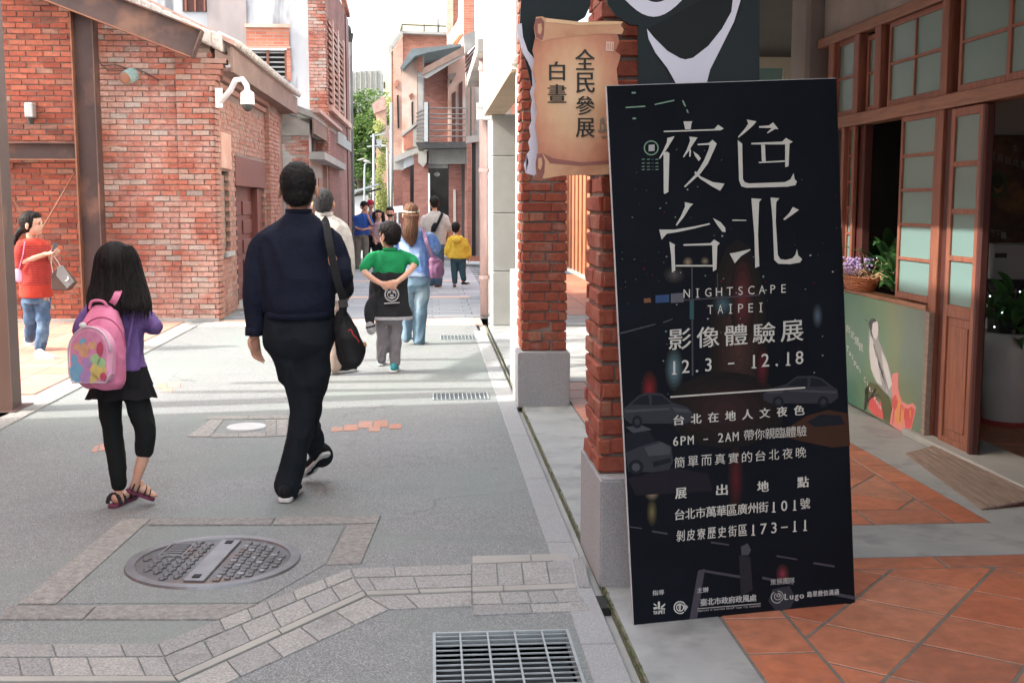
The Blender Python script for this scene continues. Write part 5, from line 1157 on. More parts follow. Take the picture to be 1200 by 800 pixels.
# smaller lines: (text, left x, baseline y, right x, height, slope)
sl_m = -.083
for (s_, x0, y0, x1, h_, sl2, wf, bo) in (
    ('NIGHTSCAPE', 798, 349, 924, 10.5, -.052, .56, 0), ('TAIPEI', 826, 368, 897, 11, -.045, .50, 0),
    ('影像體驗展', 780, 410, 944, 24, -.072, .80, .25), ('12.3 - 12.18', 783, 438, 943, 16, -.078, .66, .15),
    ('台北在地人文夜色', 785, 498, 946, 11.5, -.082, .60, .35), ('6PM - 2AM', 787, 522, 866, 11, -.08, .74, .15), ('帶你親臨體驗', 871, 516, 945, 12.5, -.075, .95, 0),
    ('簡單而真實的台北夜晚', 788, 548, 946, 12.5, -.082, .76, 0),
    ('台北市萬華區廣州街101號', 790, 609, 949, 12.5, -.088, .93, .15), ('剝皮寮歷史街區173-11', 791, 634, 949, 13, -.09, .78, .12),
    ('指導', 764, 697, 778, 6, -.09, .9, .2), ('主辦', 816, 694, 830, 6, -.09, .9, .2), ('臺北市政府政風處', 820, 709, 886, 8, -.085, .93, .35), ('策展團隊', 902, 685, 931, 7, -.085, .9, 0),
    ('Lugo', 918, 702, 942, 7.5, -.085, .95, .4), ('路果數位溝通', 945, 699, 983, 6.5, -.085, .85, .3)):
    text_px(BP, line_items(s_, x0, y0, x1, h_, sl2, wf), 'text_line', b_txt if h_ > 9 else b_txt2, bn, .0036, bold=bo)
for ch, x0, y0 in (('展',791,584),('出',839,580),('地',887,576),('點',934,571)): text_px(BP, [(ch, x0, y0-12.5, x0+13, y0, -.08)], 'text_line', b_txt, bn, .0036, bold=.4)
shp([(785,464),(943,453),(943,454.8),(785,465.8)], b_txt, .0036, 'rule_line'); shp([(817,712),(891,706),(891,706.8),(817,712.8)], b_txt2, .0036, 'rule_line')
text_px(BP, line_items('Department of Government Ethics, Taipei City Government', 817, 716, 891, 2.8, -.082, .8), 'text_line', b_txt2, bn, .0036)
text_px(BP, line_items('TAIPEI', 765, 719, 779, 4.2, -.08, .85), 'text_line', b_txt, bn, .0036, bold=.2)
# emblems: three brush strokes, ringed disc, spiral mark
for q in (((765,711),(770,710),(770,712.5),(766,713.5)), ((770.5,704),(773,704),(773,713),(770.5,713)), ((774,710),(779,706),(779,708),(775,712)), ((766,706),(769,708),(768.5,709.5),(765.5,707.5)), ((773.5,711.5),(779,712),(779,713.5),(773.5,713))): shp(q, b_txt, .0036, 'emblem')
def arc(cx, cy, r0, r1, a0, a1, mat=b_txt, n=14, nm='emblem'):
    for i in range(n):
        t0, t1 = a0+(a1-a0)*i/n, a0+(a1-a0)*(i+1)/n
        shp([(cx+r1*math.cos(t0), cy+r1*math.sin(t0)), (cx+r1*math.cos(t1), cy+r1*math.sin(t1)), (cx+r0*math.cos(t1), cy+r0*math.sin(t1)), (cx+r0*math.cos(t0), cy+r0*math.sin(t0))], mat, .0036, nm)
arc(796.5, 711, 6.3, 7.6, .9, 5.6); arc(796.5, 711, 3.6, 4.8, 0, 6.28); shp([(801,706),(806,710),(802,716),(801,711)], b_txt2, .0036, 'emblem'); shp([(794.5,708),(798,707),(797,715),(795,714)], b_txt2, .0038, 'emblem')
arc(910, 699, 6.2, 7.2, 1.0, 4.2, b_txt2); arc(911, 698, 3.6, 4.5, -1.5, 4.2, b_txt2); arc(911.5, 697, 1.2, 2.2, 0, 6.28, b_txt2, 8); arc(911, 698, 6.0, 6.8, -1.6, 1.2, b_txt2)

# ================================================================ HANGING CUT-OUT BOARDS ON THE PILLAR
HP = Plane((0, 4.30, 0), (0, -1, 0)); HP2 = Plane((0, 4.22, 0), (0, -1, 0))
m_slate = M('printed slate black', (.010,.017,.021), (.008,.013,.016), 2, rough=.4, bst=0, spec=.15)
m_slate2 = M('printed soft black', (.006,.008,.010), None, 2, rough=.4, bst=0, spec=.15); m_lav = M('printed lavender white', (.56,.58,.68), (.50,.52,.62), 2, rough=.4, bst=0)
dk = thing('cutout_board', 'big dark cut-out board with a pale chevron hanging above the black banner', 'board', HP.at(800,100))
MB().prism([HP.at(*p) for p in ((748,200),(748,30),(738,29),(722,18),(712,5),(708,-30),(890,-30),(890,100),(890,200))], (0,.02,0)).build('board', m_slate, dk)
def hf(pl, pts, off, nm, mat, par): return MB().prism([pl.at(px, py, off) for px, py in pts], -pl.n*.0004).build(nm, mat, par)
hf(HP, [(860,-20),(872,-20),(869,10),(858,35),(838,66),(822,96),(786,96),(779,82),(766,64),(757,36),(754,30),(759,34)], .0008, 'soft_outline', m_slate2, dk)
hf(HP, [(758,34),(766,44),(782,60),(797,68.5),(803,70),(812,68),(830,54),(846,34),(857,14),(861,-20),(869.5,-20),(868,0),(860,26),(846,54),(832,82),(828,98),(792,98),(782,80),(768,62),(760,46)], .0014, 'pale_chevron', m_lav, dk)
cv = [(712+92*t, -12+34*math.sin(math.pi*t)-0*t) for t in [i/14 for i in range(15)]]; cv2 = [(728+62*t, -14+21*math.sin(math.pi*t)) for t in [i/14 for i in range(15)]]
m = MB()
for i in range(14): m.prism([HP.at(*q, .0014) for q in ((cv[i][0]+8,cv[i][1]-2),(cv[i+1][0]+8,cv[i+1][1]-2),(cv2[i+1][0]+10,cv2[i+1][1]-4),(cv2[i][0]+10,cv2[i][1]-4))], (0,.0004,0))
m.build('pale_band', m_lav, dk)
lf = thing('cutout_board', 'dark rounded cut-out with a wavy pale lavender rim behind the parchment sign', 'board', HP.at(640,60))
MB().prism([HP.at(*p) for p in ((612,-30),(694,-30),(692,6),(686,20),(672,28),(700,60),(700,110),(625,110),(618,80),(612,60),(609,36),(610,12))], (0,.02,0)).build('board', m_slate, lf)
rim = [(606,30),(607.5,46),(612,62),(619,74),(623,84),(624,100),(621,108),(623.5,118),(622,130),(623,142),(620,150),(622,160),(619,167),(621,176),(617,182),(619,190),(614,194),(616,203),(626,206),(630,200),(633,190),(631,180),(634,165),(632,150),(635,135),(633,118),(636,100),(633,82),(628,72),(618,60),(612.5,44),(611,28)]
for a, b in zip(range(0, 15), range(0, 15)):
    q = [rim[a], rim[a+1], rim[-(a+2)], rim[-(a+1)]]
    MB().prism([HP.at(*p, .012) for p in q], (0,.018,0)).build('rim_piece', m_lav, lf)
m_parch, nt, b = newmat('printed parchment', .5); 
tc = nt.nodes.new('ShaderNodeTexCoord'); mp = nd(nt, 'ShaderNodeMapping'); nt.links.new(tc.outputs['Object'], mp.inputs[0])
ln = nt.nodes.new('ShaderNodeVectorMath'); ln.operation = 'LENGTH'; mp.inputs['Scale'].default_value = (5.2, 0, 3.4); nt.links.new(mp.outputs[0], ln.inputs[0])
cc = ramp(nt, mathn(nt, 'ADD', ln.outputs['Value'], mathn(nt, 'MULTIPLY', mathn(nt, 'SUBTRACT', noise_n(nt, 9, 5), .5), .35)), [(.0, (.60,.42,.26)), (.45, (.54,.33,.18)), (.75, (.45,.20,.11)), (1, (.33,.11,.06))])
nt.links.new(cc, b.inputs['Base Color'])
ps = thing('parchment_sign', 'parchment scroll shaped sign with black vertical characters hung on the brick pillar', 'sign', HP2.at(672,112))
def sc(L): return [(550+x/3.07, y/3.07) for x, y in L]
body = sc([(238,135),(228,180),(236,215),(228,250),(240,300),(232,340),(244,400),(238,450),(248,520),(245,565),(300,590),(400,592),(512,592),(520,480),(540,440),(530,400),(548,340),(535,300),(530,250),(545,200),(525,185),(540,150),(530,115),(400,130),(260,140)])
o = MB().prism([HP2.at(*p) for p in body], (0,.015,0)).build('sheet', m_parch, ps)
m_roll = M('printed roll tan', (.50,.30,.17), (.42,.22,.12), 6, rough=.5, bst=0, c3=(.38,.17,.09), s3=9); m_rolld = M('printed roll brown', (.25,.095,.07), (.18,.06,.05), 9, rough=.5, bst=0)
hf(HP2, sc([(240,62),(262,60),(275,66),(400,80),(480,76),(553,78),(545,92),(556,108),(548,124),(480,122),(400,130),(300,140),(262,150),(238,138),(232,100)]), .001, 'top_roll', m_roll, ps)
hf(HP2, sc([(238,70),(258,64),(270,80),(268,125),(262,146),(240,136),(233,100)]), .0018, 'roll_end', m_rolld, ps); hf(HP2, sc([(246,88),(258,85),(262,105),(256,125),(246,120)]), .0026, 'roll_spiral', m_roll, ps)
hf(HP2, sc([(275,66),(400,80),(548,79),(546,88),(400,92),(276,80)]), .002, 'roll_highlight', M('printed roll light', (.60,.42,.26), (.55,.36,.2), 8, bst=0), ps)
hf(HP2, sc([(244,552),(262,549),(300,570),(400,584),(512,578),(512,628),(430,630),(330,632),(270,643),(240,630),(238,590)]), .001, 'bottom_roll', m_roll, ps)
hf(HP2, sc([(244,553),(262,550),(272,580),(270,620),(262,642),(242,632),(238,590)]), .0018, 'roll_end', m_rolld, ps); hf(HP2, sc([(248,570),(260,568),(263,590),(256,612),(247,605)]), .0026, 'roll_spiral', m_roll, ps)
hf(HP2, sc([(262,549),(300,570),(400,584),(512,577),(512,590),(400,597),(290,588)]), .002, 'roll_shade_print', m_rolld, ps)
m_ink = M('black ink', (.03,.032,.028), None, 5, bst=0)
for ch, x0, y0, x1, y1 in (('全',381,178,450,252),('民',385,262,450,335),('參',383,346,450,414),('展',384,425,450,494),('白',288,222,343,290),('晝',282,304,348,370)):
    text_px(HP2, [(ch, 550+x0/3.07, y0/3.07, 550+x1/3.07, y1/3.07)], 'character', m_ink, ps, .003, bold=.45)
hf(HP2, sc([(492,150),(520,152),(518,186),(490,184)]), .003, 'seal_print', M('seal pink', (.62,.42,.36), None, bst=0), ps)
for k in range(3): hf(HP2, sc([(497+k*8,156),(500+k*8,156),(500+k*8,180),(497+k*8,180)]), .0036, 'seal_stroke', m_roll, ps)
for q in ([(470,430),(478,422),(486,430),(486,445),(470,445)], [(462,468),(508,466),(508,474),(462,476)], [(468,446),(474,446),(474,468),(468,468)], [(484,446),(490,446),(490,468),(484,468)], [(475,490),(500,488),(500,494),(475,496)]): hf(HP2, sc(q), .003, 'ink_sketch', M('ink grey', (.22,.18,.13), None, bst=0) if 'ink grey' not in bpy.data.materials else bpy.data.materials['ink grey'], ps)
for k in range(9): hf(PB, [(1022+k*1.6,398+k*5),(1023.2+k*1.6,398+k*5),(1026+k*1.9,412+k*6),(1025+k*1.9,412+k*6)], .0036, 'feather_stroke', c_gy if k % 2 else c_wh, bb)
for k in range(6): hf(PB, [(1046+k*4.2,497-k*1.5),(1047+k*4.2,497-k*1.5),(1050+k*3.6,470+k*2),(1048.6+k*3.6,470+k*2)], .0042, 'petal_vein', c_or if k % 2 else c_red, bb)
hf(PB, [(1016.2,375.2),(1012.5,372.8),(1016.8,377.2)], .0036, 'beak', c_dk, bb)
for q in (((1013,480),(1015,480),(1019,452),(1017,452)), ((1017,470),(1018.5,471),(1027,456),(1025,455)), ((1020,466),(1031,463),(1031,461.5),(1021,464))): hf(PB, q, .0034, 'leaf_vein', c_dk, bb)
# writing on the bird board (white, running down to the right) and on the menu board
m_prw = M('white ink', (.7,.72,.72), None, 5, bst=0)
text_px(PB, [(c, 992+i*5.0, 379+i*7.4, 997.0+i*5.0, 388+i*7.4, .5) for i, c in enumerate('台北居民')], 'text_line', m_prw, bb, .003)
text_px(PB, [(c, 992.5+i*2.9, 404+i*5.2, 995.2+i*2.9, 410.5+i*5.2, .6) for i, c in enumerate('Taipei Citizen')], 'text_line', m_prw, bb, .003)
MP = Plane((0, 7.86, 0), (0, -1, 0)); m_chalk = M('chalk grey', (.17,.165,.15), None, 5, bst=0)
text_px(MP, [(c, 1159+i*9.2, 177+i*2.8, 1166.5+i*9.2, 186+i*2.8, .2) for i, c in enumerate('！逛台北居')], 'text_line', m_chalk, mb_, .002)
text_px(MP, [('士', 1186, 169, 1193, 176, .2)], 'text_line', m_chalk, mb_, .002)
text_px(MP, [(c, 1159+i*7, 268+i*1.6, 1165+i*7, 276+i*1.6, .2) for i, c in enumerate('門下一')], 'text_line', m_chalk, mb_, .002)
for r_, mt, of in ((13, M('olive ring', (.035,.05,.02), None, bst=0), .001), (9.5, M('dark disc', (.02,.022,.012), None, bst=0), .002)):
    hf(MP, [(1169+r_*.85*math.cos(t), 216+r_*1.25*math.sin(t)) for t in [q*math.pi/10 for q in range(20)]], of, 'emblem', mt, mb_)
hf(MP, [(1162,216),(1166,221),(1172,221),(1177,213),(1174,225),(1167,227)], .003, 'emblem', M('ochre', (.14,.075,.02), None, bst=0), mb_)

# ================================================================ PLANTS
def blade(m_, p, d, L, w_, droop, n=5):
    d = Vector(d).normalized(); side = d.cross(Vector((0,0,1)));  side = side.normalized() if side.length > .05 else Vector((1,0,0)); vs = []; q = Vector(p)
    for i in range(n+1):
        t = i/n; ww = w_*math.sin(math.pi*min(.98, max(.06, t**.75)))*.5; vs += [q-side*ww+Vector((0,0,ww*.5)), q.copy(), q+side*ww+Vector((0,0,ww*.5))]
        q = q+(d+Vector((0,0,-droop*t*t*1.6)))*L/n
    fs = [(3*i+j, 3*i+j+1, 3*i+j+4, 3*i+j+3) for i in range(n) for j in (0, 1)]
    m_.add(vs, fs)
def leafy(name, label, cat, base, n, L, w_, spread, seed, mat=m_leaf2, stemh=.3, zs=(.4,1.2)):
    rr = random.Random(seed); t = thing(name, label, cat, base); base = Vector(base)
    for k in range(n):
        a = rr.uniform(0, 6.283); m_ = MB(); p = base+Vector((math.cos(a)*.03, math.sin(a)*.03, rr.uniform(0, stemh)))
        blade(m_, p, (math.cos(a)*spread, math.sin(a)*spread, rr.uniform(*zs)), L*rr.uniform(.6, 1.15), w_*rr.uniform(.7, 1.2), rr.uniform(.3, 1.1)); m_.build('leaf', mat, t, smooth=True)
    MB().cyl(base, base+Vector((0,0,stemh)), .015, .008, 6).build('stem', m_wood_gr, t); return t
wc = XP(1030,330,3.34); leafy('house_plant', 'dark green long leaved plant in the open shop window', 'plant', (3.42, wc.y, .87), 60, .40, .085, .8, 5, stemh=.2)
leafy('house_plant', 'smaller leafy plant beside the window sash behind the dried flowers', 'plant', (3.32, XP(1044,330,3.3).y, .87), 36, .27, .07, .9, 6, stemh=.14)
bk = thing('dried_flower_basket', 'woven basket of dried grasses and purple flowers on the window sill', 'basket', (3.17, XP(1008,345,3.17).y, .86)); bc = LOC[bk]; rr = random.Random(8)
for k in range(6): 
    r_ = .10+.012*k; MB().tube([bc+Vector((r_*math.cos(t)*.8, r_*math.sin(t)*1.7, .012+.018*k)) for t in [q*math.pi/10 for q in range(21)]], .010, 5, caps=False).build('woven_ring', m_wood_or, bk)
m_ = MB(); m2 = MB()
for k in range(90):
    p = bc+Vector((rr.gauss(0,.05), rr.gauss(0,.11), .10)); d = Vector((rr.gauss(-.3,.5), rr.gauss(0,.8), rr.uniform(.1,.9))).normalized(); L = rr.uniform(.1, .32)
    m_.tube([p, p+d*L*.6, p+d*L+Vector((0,0,-.06))], [.003,.0025,.0015], 4)
m_.build('dried_grass', M('straw', (.55,.38,.22), (.4,.25,.14), 20, bst=0), bk)
for k in range(240):
    p = bc+Vector((rr.gauss(-.01,.05), rr.gauss(.02,.09), rr.uniform(.10,.22))); m2.ell(p+Vector((-.02,0,.015)), (.011,0,0), (0,.011,0), (0,0,.011), 5, 4)
m2.build('purple_flowers', M('lavender petals', (.42,.32,.55), (.3,.22,.42), 40, bst=0), bk)
pc_ = G(1182,497); pc_ = Vector((pc_.x, pc_.y, .0145)); pt_ = thing('planter', 'tall tapering white ceramic planter inside the doorway', 'planter', pc_)
prof = [(.0,.165),(.02,.18),(.25,.205),(.5,.22),(.62,.215),(.625,.19),(.55,.185)]; m_ = MB(); n = 28; vs = []; fs = []
for z, r in prof: vs += [pc_+Vector((r*math.cos(2*math.pi*i/n), r*math.sin(2*math.pi*i/n), z)) for i in range(n)]
for k in range(len(prof)-1): fs += [(k*n+i, k*n+(i+1) % n, (k+1)*n+(i+1) % n, (k+1)*n+i) for i in range(n)]
m_.add(vs, fs+[tuple(range(n-1,-1,-1))]).build('pot', M('white glaze', (.42,.41,.40), (.36,.35,.34), 3, rough=.4, bst=0), pt_, smooth=True)
MB().cyl(pc_+Vector((0,0,.54)), pc_+Vector((0,0,.56)), .184, n=24).build('soil', m_moss, pt_); MB().cyl(pc_+Vector((0,0,.002)), pc_+Vector((0,0,.03)), .20, .185, n=24).build('saucer', M('red saucer', (.25,.03,.03), None, bst=0), pt_)
leafy('house_plant', 'broad leaved green plant with tiny fairy lights in the white planter', 'plant', pc_+Vector((0,0,.56)), 70, .34, .085, .95, 12, stemh=.35, zs=(-.1,1.3))
fl_ = thing('fairy_lights', 'string of tiny white and blue fairy lights draped over the doorway plant', 'string lights', pc_+Vector((0,0,.7)))
m_fl, nt, b = newmat('tiny bulb', .3); b.inputs['Emission Color'].default_value = (.8,.9,1,1); b.inputs['Emission Strength'].default_value = 1.6
pts = [];
for k in range(22):
    a = k*.9; p = pc_+Vector((.26*math.cos(a)*(.5+.5*rr.random())-.03, .26*math.sin(a)*(.5+.5*rr.random())-.05, .6+rr.uniform(-.05,.5))); pts.append(p); MB().ell(p, (.006,0,0), (0,.006,0), (0,0,.006), 6, 4).build('bulb', m_fl, fl_)
MB().tube(pts, .0012, 3).build('wire', m_moss, fl_)
wl_ = MB()
for k in range(7): MB().ell((3.36+rr.uniform(-.05,.1), wc.y+rr.uniform(-.3,.25), .95+rr.uniform(0,.3)), (.005,0,0), (0,.005,0), (0,0,.005), 6, 4).build('bulb', m_fl, fl_)
# weeds in the gutter
wd = MB(); rr = random.Random(2)
for k in range(420):
    y_ = rr.choice((rr.uniform(3.2, 4.6), rr.uniform(5, 8.3))); p = Vector((rr.uniform(.655, .668), y_, .0)); blade(wd, p, (rr.uniform(-.6,.4), rr.gauss(0,.5), rr.uniform(.2,.8)), rr.uniform(.008,.028), .006, .6, 2)
wd.build('gutter_weeds', leafmat('moss weed', (.06,.09,.03), (.13,.17,.06)), kind='stuff')
# ================================================================ PEOPLE
def catmull(vals, n):
    out = []; m = len(vals)
    for i in range(m-1):
        a, b, c, d = vals[max(i-1,0)], vals[i], vals[i+1], vals[min(i+2,m-1)]
        for k in range(n):
            t = k/n; out.append(.5*((2*b)+(c-a)*t+(2*a-5*b+4*c-d)*t*t+(3*b-a-3*c+d)*t**3))
    out.append(vals[-1]); return out
def limb(mb, pts, rad, n=14, sub=4, ends=True):
    P_ = catmull([Vector(p) for p in pts], sub); R_ = catmull([float(r) for r in rad], sub); mb.tube(P_, R_, n)
    if ends:
        for p, r in ((P_[0], R_[0]), (P_[-1], R_[-1])): mb.ell(p, (r,0,0), (0,r,0), (0,0,r), 12, 8)
def loft(mb, secs, side, fwd, n=28, sub=4, e=2.3):
    """secs: (centre, half width, half depth); rounded-rectangle rings"""
    side = Vector(side).normalized(); fwd = Vector(fwd).normalized()
    C = catmull([Vector(s[0]) for s in secs], sub); A = catmull([float(s[1]) for s in secs], sub); B = catmull([float(s[2]) for s in secs], sub)
    vs = []; m = len(C)
    for c, a, b in zip(C, A, B):
        for k in range(n):
            t = 2*math.pi*k/n; ct, st = math.cos(t), math.sin(t)
            vs.append(c+side*(a*math.copysign(abs(ct)**(2/e), ct))+fwd*(b*math.copysign(abs(st)**(2/e), st)))
    fs = [(i*n+k, i*n+(k+1) % n, (i+1)*n+(k+1) % n, (i+1)*n+k) for i in range(m-1) for k in range(n)]
    fs += [tuple(range(n-1,-1,-1)), tuple(range((m-1)*n, m*n))]
    # make the winding outward
    q = (vs[1]-vs[0]).cross(vs[n]-vs[0])
    if q.dot(vs[0]-C[0]) < 0: fs = [f[::-1] for f in fs]
    mb.add(vs, fs)
def fuse(mb, name, mat, parent, voxel=.008, smooth=3, disp=None, **tags):
    """fuse overlapping closed shapes into one continuous surface"""
    L = LOC[parent]; me = bpy.data.meshes.new(name); me.from_pydata([v-L for v in mb.v], [], mb.f)
    bm = bmesh.new(); bm.from_mesh(me); bmesh.ops.recalc_face_normals(bm, faces=bm.faces); bm.to_mesh(me); bm.free()
    o = bpy.data.objects.new(name, me); COL.objects.link(o)
    r = o.modifiers.new('r', 'REMESH'); r.mode = 'VOXEL'; r.voxel_size = voxel
    if smooth: s_ = o.modifiers.new('s', 'SMOOTH'); s_.factor = .6; s_.iterations = smooth
    dg = bpy.context.evaluated_depsgraph_get(); dg.update(); nm = bpy.data.meshes.new_from_object(o.evaluated_get(dg)); o.modifiers.clear(); o.data = nm; bpy.data.meshes.remove(me); nm.name = name
    if disp:
        vn = [v.normal.copy() for v in nm.vertices]
        for v, n_ in zip(nm.vertices, vn): v.co = v.co+n_*disp(v.co+L)
    nm.shade_smooth(); nm.materials.clear(); nm.materials.append(mat); LOC[o] = L; o.parent = parent
    for k, v in tags.items(): o[k] = v
    return o
def folds(amp=.005, fr=9, zs=.55, seed=0, fine=.0015):
    sd_ = Vector((seed*3.1, seed*1.7, seed))
    def f(p):
        q = Vector((p.x*fr, p.y*fr, p.z*fr*zs))+sd_
        a = 1-abs(noise.noise(q+Vector((noise.noise(q*.6)*1.5, 0, 0))))*2.2
        return amp*(a-.72)+fine*noise.noise(p*60)
    return f
def cloth(name, c, c2=None, rough=.9, scale=14, sheen=.15, bs=500, bst=.25): return M(name, c, c2 or tuple(v*.8 for v in c), scale, rough=rough, bs=bs, bst=bst, bd=.001, spec=.2)
def skinmat(name, c):
    m, nt, b = newmat(name, .5, 0, .35); pos = geo_pos(nt)
    nt.links.new(mixc(nt, ramp(nt, noise_n(nt, 18, 4, pos), [(.35,0),(.65,1)]), c, tuple(v*k for v, k in zip(c, (1.02,.86,.82)))), b.inputs['Base Color'])
    b.inputs['Subsurface Weight'].default_value = .12; b.inputs['Subsurface Radius'].default_value = (.5,.2,.1); b.inputs['Subsurface Scale'].default_value = .02
    bump(nt, b, noise_n(nt, 220, 3, pos), .1, .001); return m
m_skin = skinmat('skin', (.46,.27,.19)); m_skin_l = skinmat('light skin', (.52,.33,.25)); m_skin_d = skinmat('tanned skin', (.36,.19,.12))
def hairmat(name, c, c2, sx=90):
    m, nt, b = newmat(name, .6, 0, .12); pos = geo_pos(nt); mp = nd(nt, 'ShaderNodeMapping'); mp.inputs['Scale'].default_value = (sx, sx, sx*.07); nt.links.new(pos, mp.inputs[0])
    n_ = noise_n(nt, 1.0, 3, mp.outputs[0], .6); nt.links.new(mixc(nt, ramp(nt, n_, [(.35,0),(.65,1)]), c, c2), b.inputs['Base Color']); bump(nt, b, n_, .7, .004); return m
m_hair = hairmat('black hair', (.007,.006,.007), (.018,.015,.015)); m_hair_b = hairmat('brown hair', (.07,.035,.022), (.16,.085,.055)); m_hair_g = hairmat('greying hair', (.018,.018,.02), (.065,.065,.07), 160)
m_shorthair = hairmat('cropped black hair', (.008,.008,.009), (.022,.021,.022), 220)
class Fig:
    def __init__(s, label, D, foot, skin=m_skin, vox=.009, u=None):
        s.D = D; s.u = D/1368; s.t = thing('person', label, 'person', foot); s.skin = skin; s.vox = vox; s.bs = .86          # the body stays a little inside the clothes
        s.cf = Vector((math.sin(YAW), math.cos(YAW), 0)); s.cr = Vector((math.cos(YAW), -math.sin(YAW), 0))
    def p(s, x, y, d=0.0): return P(x, y, s.D+d)
    def L(s, *q): return [s.p(*v[:2], v[3] if len(v) > 3 else 0) for v in q], [v[2]*s.u for v in q]
    def limb(s, mb, *q, grow=0.0, **k): a, r = s.L(*q); limb(mb, a, [x*s.bs for x in r], **k)
    def loft(s, mb, *q, ang=0.0, **k):
        """q: (px, py, half width px, half depth px, depth offset)"""
        sd_ = s.cr*math.cos(ang)+s.cf*math.sin(ang); fw = s.cf*math.cos(ang)-s.cr*math.sin(ang)
        loft(mb, [(s.p(v[0], v[1], v[4] if len(v) > 4 else 0), v[2]*s.u*s.bs, v[3]*s.u*s.bs) for v in q], sd_, fw, **k)
    def dirv(s, ang): return s.cf*math.cos(ang)+s.cr*math.sin(ang)     # 0 = away from camera, +90 deg = to the right
    def head(s, mb, x, y, hpx, ang, d=0.0, tilt=0.0):
        f = (s.dirv(ang)+Vector((0,0,tilt))).normalized(); sd_ = f.cross(Vector((0,0,1))).normalized(); up = sd_.cross(f); h = hpx*s.u; c = s.p(x, y, d); s.hc, s.hf, s.hs, s.hu, s.hh = c, f, sd_, up, h
        e = lambda o, a, b, g, n=18, m=12: mb.ell(c+f*(o[0]*h)+sd_*(o[1]*h)+up*(o[2]*h), sd_*(a*h), f*(b*h), up*(g*h), n, m)
        e((-.03,0,.10), .335, .40, .385); e((.09,0,-.14), .26, .27, .30); e((.15,0,-.33), .15, .17, .13); e((.355,0,-.10), .05, .085, .09); e((.34,0,.05), .17, .06, .05); e((.31,0,-.25), .10, .06, .03)
        for q in (-1, 1): e((-.05,q*.375,-.07), .045, .07, .14); e((.27,q*.13,-.12), .07, .06, .06)
    def face(s, brows=True):
        c, f, sd_, up, h = s.hc, s.hf, s.hs, s.hu, s.hh
        for q in (-1, 1):
            MB().ell(c+f*(.352*h)+sd_*(q*.115*h)+up*(.0*h), sd_*(.05*h), f*(.02*h), up*(.02*h), 8, 6).build('eye', m_hair, s.t)
            MB().ell(c+f*(.372*h)+sd_*(q*.12*h)+up*(.075*h), sd_*(.075*h), f*(.02*h), up*(.013*h), 8, 6).build('eyebrow', m_hair, s.t)
        MB().ell(c+f*(.345*h)+up*(-.25*h), sd_*(.085*h), f*(.03*h), up*(.022*h), 8, 6).build('mouth', M('lips', (.34,.12,.10), None, bst=0) if 'lips' not in bpy.data.materials else bpy.data.materials['lips'], s.t)
    def cap(s, mb, g=1.09, back=-.05, low=.0):
        """short hair as a shell over the skull"""
        c, f, sd_, up, h = s.hc, s.hf, s.hs, s.hu, s.hh
        mb.ell(c+f*((-.045+back)*h)+up*(.125*h), sd_*(.335*g*h), f*(.385*g*h), up*(.385*g*h), 22, 14)
        mb.ell(c+f*(-.15*h)+up*((-.10+low)*h), sd_*(.29*g*h), f*(.27*g*h), up*(.27*h), 18, 12)
        mb.ell(c+f*(.14*h)+up*(.30*h), sd_*(.25*g*h), f*(.22*h), up*(.18*h), 14, 10)
    def hand(s, mb, w_, d, pn, sc=1.0, curl=.5, thumb=1):
        w_ = Vector(w_); d = Vector(d).normalized(); pn = Vector(pn); pn = (pn-d*pn.dot(d)).normalized(); sd_ = d.cross(pn)
        mb.ell(w_+d*.045*sc, sd_*.036*sc, pn*.017*sc, d*.055*sc, 14, 10); mb.ell(w_+d*.07*sc, sd_*.039*sc, pn*.014*sc, d*.025*sc, 12, 8); mb.tube([w_-d*.02*sc, w_+d*.02*sc], [.026*sc, .027*sc], 10)
        for i, (o, L_) in enumerate(((-.029,.068), (-.010,.078), (.010,.073), (.028,.058))):
            b = w_+d*.085*sc+sd_*o*sc; pts = [b-d*.02*sc, b]; a = 0; q = b
            for k, fr in enumerate((.45,.30,.25)):
                a += curl*(.55+.12*i)*(1.0 if k else .7); q = q+(d*math.cos(a)+pn*math.sin(a)+sd_*o*1.2)*L_*fr*sc; pts.append(q)
            mb.tube(pts, [.0095*sc,.0092*sc,.0085*sc,.0078*sc,.006*sc], 8); mb.ell(pts[-1], (.006*sc,0,0), (0,.006*sc,0), (0,0,.006*sc), 8, 6)
        b = w_+d*.02*sc+sd_*thumb*-.03*sc; pts = [b, b+(d*.7-sd_*thumb*.7+pn*.3).normalized()*.03*sc]; pts.append(pts[-1]+(d*.9-sd_*thumb*.25+pn*.5).normalized()*.028*sc); pts.append(pts[-1]+(d+pn*.4).normalized()*.022*sc)
        mb.tube(pts, [.013*sc,.0115*sc,.010*sc,.007*sc], 8)
    def shoe(s, heel, toe, upper, sole, w_=.046, h=.075, mb_skin=None, L=None, name='shoe'):
        heel = Vector(heel); toe = Vector(toe); d = (toe-heel); L = L or d.length; d = d.normalized(); sd_ = d.cross(Vector((0,0,1))).normalized(); up = sd_.cross(d); c = heel
        m_ = MB(); m_.ell(c+d*L*.22+up*h*.62, sd_*w_*.78, d*L*.24, up*h*.60, 16, 10); m_.ell(c+d*L*.52+up*h*.42, sd_*w_*.9, d*L*.36, up*h*.42, 16, 10); m_.ell(c+d*L*.78+up*h*.34, sd_*w_*.95, d*L*.22, up*h*.33, 16, 10)
        o = fuse(m_, name, upper, s.t, voxel=max(.005, s.vox*.8), smooth=3)
        prof = [(0,-.5),(.06,-.72),(.3,-.72),(.55,-.82),(.78,-1),(.93,-.75),(1,-.3),(1,.3),(.93,.75),(.78,1),(.55,.82),(.3,.72),(.06,.72),(0,.5)]
        pts = [c+d*L*a+sd_*w_*b+up*.004 for a, b in prof]; so_ = MB().prism(pts, up*h*.26).build('sole', sole, s.t, bevel=.005); return o
